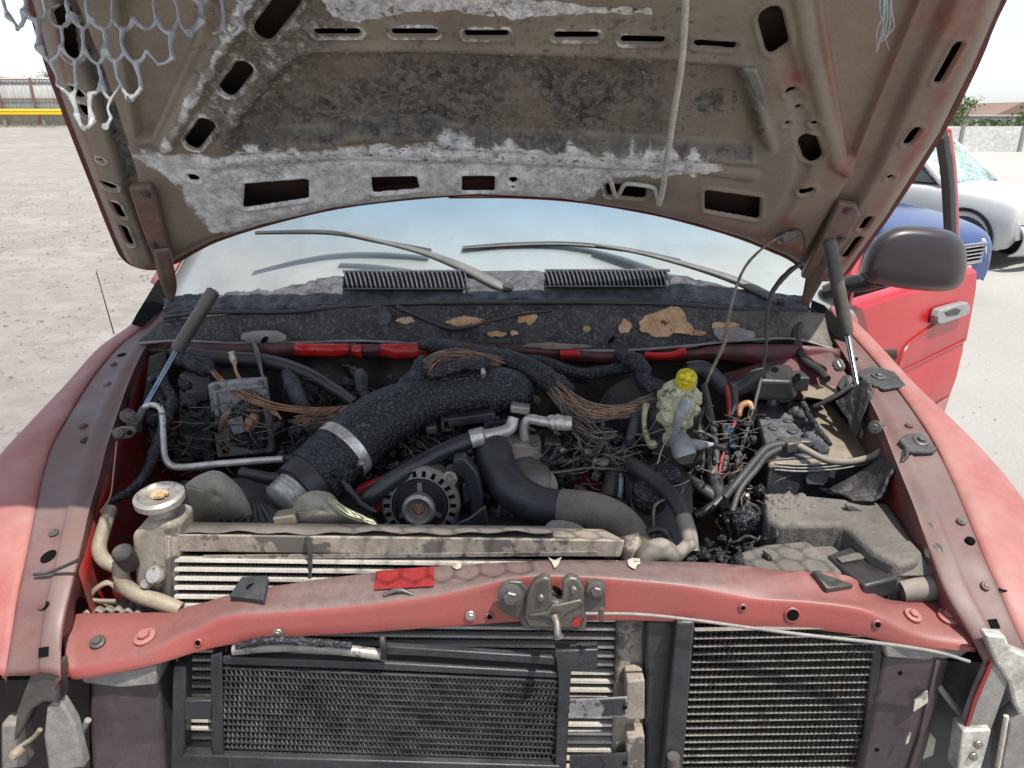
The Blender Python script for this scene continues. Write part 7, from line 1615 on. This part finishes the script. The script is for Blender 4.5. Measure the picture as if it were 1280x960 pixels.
def car(name, loc, head, paint, label, cat, L, W_, prof_body, prof_top, glassmat, hood_h, wheels, suv):
    """built along local +X forward, then set at loc with heading angle"""
    C_ = root(name, loc, label, cat); Mx = Matrix.Translation(Vector(loc)) @ Matrix.Rotation(head, 4, 'Z')
    def tf(p): return Mx @ Vector(p)
    # body: stations along x, section across
    rows = []
    for x, zt, zb, hw in prof_body:
        sec = [(-.94, zb), (-1.0, zb + (zt - zb) * .18), (-1.02, zb + (zt - zb) * .55), (-.985, zb + (zt - zb) * .86), (-.90, zt - .012), (-.6, zt + .02), (-.2, zt + .035), (.2, zt + .035), (.6, zt + .02), (.90, zt - .012), (.985, zb + (zt - zb) * .86), (1.02, zb + (zt - zb) * .55), (1.0, zb + (zt - zb) * .18), (.94, zb)]
        rows.append([tf((x, hw * a, z)) for a, z in sec])
    gsm = smooth_rows(rows, 4, 3)
    b_ = MB(); b_.grid(gsm); nn = len(gsm[0]); b_.add(gsm[0], [tuple(range(nn))]); b_.add(gsm[-1], [tuple(range(nn))])
    body = b_.build('body', paint, C_, sharp=60)
    # cabin
    rows = []
    for x, z, hw in prof_top: rows.append((x, z, hw))
    def cab(k, zb): return None
    (x0, zb0), (x1, z1), (x2, z2), (x3, zb3) = prof_top[0][:2], prof_top[1][:2], prof_top[2][:2], prof_top[3][:2]
    hb, ht = W_ / 2 * .90, W_ / 2 * .70
    def quadp(nm, q, mat, sol=.02): return MB().add([tf(p) for p in q], [(0, 1, 2, 3)]).build(nm, mat, C_, solid=sol)
    quadp('windshield', [(x0, -hb, zb0), (x0, hb, zb0), (x1, ht, z1), (x1, -ht, z1)], glassmat)
    quadp('rear_window', [(x3, -hb, zb3), (x3, hb, zb3), (x2, ht, z2), (x2, -ht, z2)], MT['carglass'])
    rf_ = [[(x1 + (x2 - x1) * t, s * ht, z1 + (z2 - z1) * t + .05 * math.sin(t * 3.14) + .03 * (1 - s * s)) for s in (-1.03, -.6, 0, .6, 1.03)] for t in (-.03, .1, .5, .9, 1.03)]
    MB().grid([[tf(p) for p in r_] for r_ in rf_]).build('roof', paint, C_, solid=.04)
    for s in (-1, 1):
        quadp('side_window', [(x0 - .12, s * hb, zb0 + .02), (x3 + .1, s * hb, zb3 + .02), (x2, s * ht, z2), (x1, s * ht, z1)], MT['carglass'])
        for (xa, za), (xb, zb_) in (((x0, zb0), (x1, z1)), ((x3, zb3), (x2, z2)), (((x0 + x3) / 2, zb0), ((x1 + x2) / 2, z1 + .02))):
            m = MB(); m.path([tf((xa, s * hb * 1.0, za)), tf((xb, s * ht * 1.02, zb_))], .045, 8); m.build('pillar', paint, C_)
        if suv:
            m = MB(); m.path(crom([tf((x1 - .1, s * ht * .92, z1 + .04)), tf((x1 - .25, s * ht * .92, z1 + .10)), tf((x2 + .25, s * ht * .92, z2 + .10)), tf((x2 + .1, s * ht * .92, z2 + .04))], 4), .018, 6); m.build('roof_rail', MT['dark'], C_)
        for wx in wheels:
            r_ = .36 if suv else .32
            m = MB(); m.lathe(tf((wx, s * W_ / 2 * 1.02, r_ + .02)) - (Mx.to_3x3() @ Vector((0, s * .03, 0))), Mx.to_3x3() @ Vector((0, s, 0)), [(r_ * 1.18, -.02), (r_ * 1.20, .03), (r_ * 1.06, .032), (r_ * 1.05, -.02)], 30); m.build('wheel_arch', MT['dark'], C_)
            m = MB(); m.lathe(tf((wx, s * (W_ / 2 - .2), r_)), Mx.to_3x3() @ Vector((0, s, 0)), [(0, 0), (r_ * .95, 0), (r_, .03), (r_, .18), (r_ * .92, .212), (r_ * .66, .205), (0, .19)], 30); tw = m.build('wheel', MT['rubber'], C_)
            m = MB(); m.lathe(tf((wx, s * (W_ / 2 - .2), r_)), Mx.to_3x3() @ Vector((0, s, 0)), [(0, .20), (r_ * .62, .206), (r_ * .6, .216), (r_ * .3, .21), (0, .222)], 20); m.build('rim', MT['alu'], tw)
    return C_, tf
# blue sedan: nose towards the right and the viewer
bh = R(-61)
fw_ = Vector((math.cos(bh), math.sin(bh), 0)); L_ = 4.7
bloc = Vector((3.80, 10.2, 0))
BC, tfb = car('blue_sedan', bloc, bh, MT['bluepaint'], 'dark blue sedan behind the open red door, nose to the right', 'car', 4.7, 1.82,
    [(-2.35, .80, .35, .72), (-2.25, .95, .28, .84), (-1.6, 1.02, .22, .90), (-.9, .98, .22, .91), (.6, .98, .22, .91), (1.1, .96, .22, .91), (1.6, .90, .22, .90), (2.0, .82, .22, .86), (2.22, .74, .20, .78), (2.34, .64, .20, .66), (2.38, .50, .24, .58)],
    [(.95, .98, 1), (.10, 1.43, 1), (-1.15, 1.42, 1), (-1.95, 1.0, 1)], MT['carglass'], .9, (1.35, -1.4), False)
m = MB(); m.prism([tfb((2.33, y, z)) for y, z in ((-.36, .46), (.36, .46), (.40, .66), (-.40, .66))], fw_ * .06); gb = m.build('grille', MT['hole'], BC, bevel=.01)
for k in range(5):
    m = MB(); z = .475 + k * .042; m.path([tfb((2.405, -.36, z)), tfb((2.415, 0, z)), tfb((2.405, .36, z))], .011, 6); m.build('grille_bar', MT['chromebar'], gb)
m = MB(); m.path([tfb((2.40, y, z)) for y, z in ((-.37, .455), (.37, .455), (.41, .67), (-.41, .67), (-.37, .455))], .014, 6); m.build('grille_surround', MT['chromebar'], gb)
for s in (-1, 1):
    m = MB(); m.hexa([tfb((q[0] + .07, q[1], q[2])) for q in ((2.34, s * .46, .52), (2.08, s * .82, .54), (1.95, s * .80, .56), (2.2, s * .44, .54), (2.30, s * .46, .68), (2.02, s * .83, .74), (1.85, s * .80, .78), (2.1, s * .44, .72))]); m.build('headlight', MT['lampglass'], BC, bevel=.02, seg=3)
    m = MB(); m.path([tfb((2.36 - .1 * abs(math.cos(a)) * 0 - .08 * (.5 + .5 * math.cos(a)), s * (.55 + .17 * math.cos(a)), .32 + .07 * math.sin(a))) for a in np.linspace(0, 6.283, 21)], .010, 6); m.build('fog_lamp_ring', MT['prim'], BC)
    m = MB(); m.lathe(tfb((2.27, s * .55, .32)), fw_, [(0, 0), (.10, 0), (.08, .05), (0, .06)], 18); m.build('fog_lamp', MT['dark'], BC)
m = MB(); m.box(tfb((2.42, 0, .36)), (.02, .32, .15), Matrix.Rotation(bh, 3, 'Z')); m.build('number_plate', MT['palewall'], BC)
# wrecked white crossover behind it
wh = R(-55); fw2 = Vector((math.cos(wh), math.sin(wh), 0)); wloc = Vector((6.25, 12.1, 0))
WC, tfw = car('white_crossover', wloc, wh, MT['whitepaint'], 'wrecked white crossover with a shattered windshield behind the blue sedan', 'car', 4.6, 1.86,
    [(-2.3, .95, .40, .74), (-2.2, 1.08, .32, .86), (-1.6, 1.12, .26, .92), (-.9, 1.08, .26, .93), (.6, 1.08, .26, .93), (1.0, 1.06, .26, .93), (1.6, 1.0, .26, .91), (1.95, .92, .30, .88), (2.05, .84, .42, .84)],
    [(1.0, 1.08, 1), (.30, 1.62, 1), (-1.6, 1.62, 1), (-2.15, 1.12, 1)], MT['shatter'], 1.0, (1.4, -1.4), True)
m = MB(); rows = [[tfw((2.05 + .16 * math.cos(a * 1.2) + dx, .90 * math.sin(a), z)) for a in np.linspace(-1.4, 1.4, 13)] for z, dx in ((.22, .0), (.30, .10), (.48, .14), (.62, .06))]
m.grid(smooth_rows(rows, 3, 2)).build('loose_bumper', MT['whitepaint'], WC, 'white bumper hanging loose', solid=.02)
for k in range(12):
    m = MB(); m.box(tfw((2.02 + random.uniform(-.06, .06), random.uniform(-.75, .75), random.uniform(.60, .80))), (random.uniform(.1, .3), random.uniform(.05, .2), random.uniform(.04, .1)), Matrix.Rotation(random.uniform(-1, 1), 3, 'Z') @ Matrix.Rotation(random.uniform(-.5, .5), 3, 'X')); m.build('crumpled_piece', MT['dark'] if k % 3 else MT['greygrip'], WC)
for s in (-1, 1):
    m = MB(); m.prism([tfw((2.17, s * y, z)) for y, z in ((.45, .40), (.75, .38), (.80, .50), (.50, .47))], fw2 * .05); m.build('lamp_opening', MT['hole'], WC)
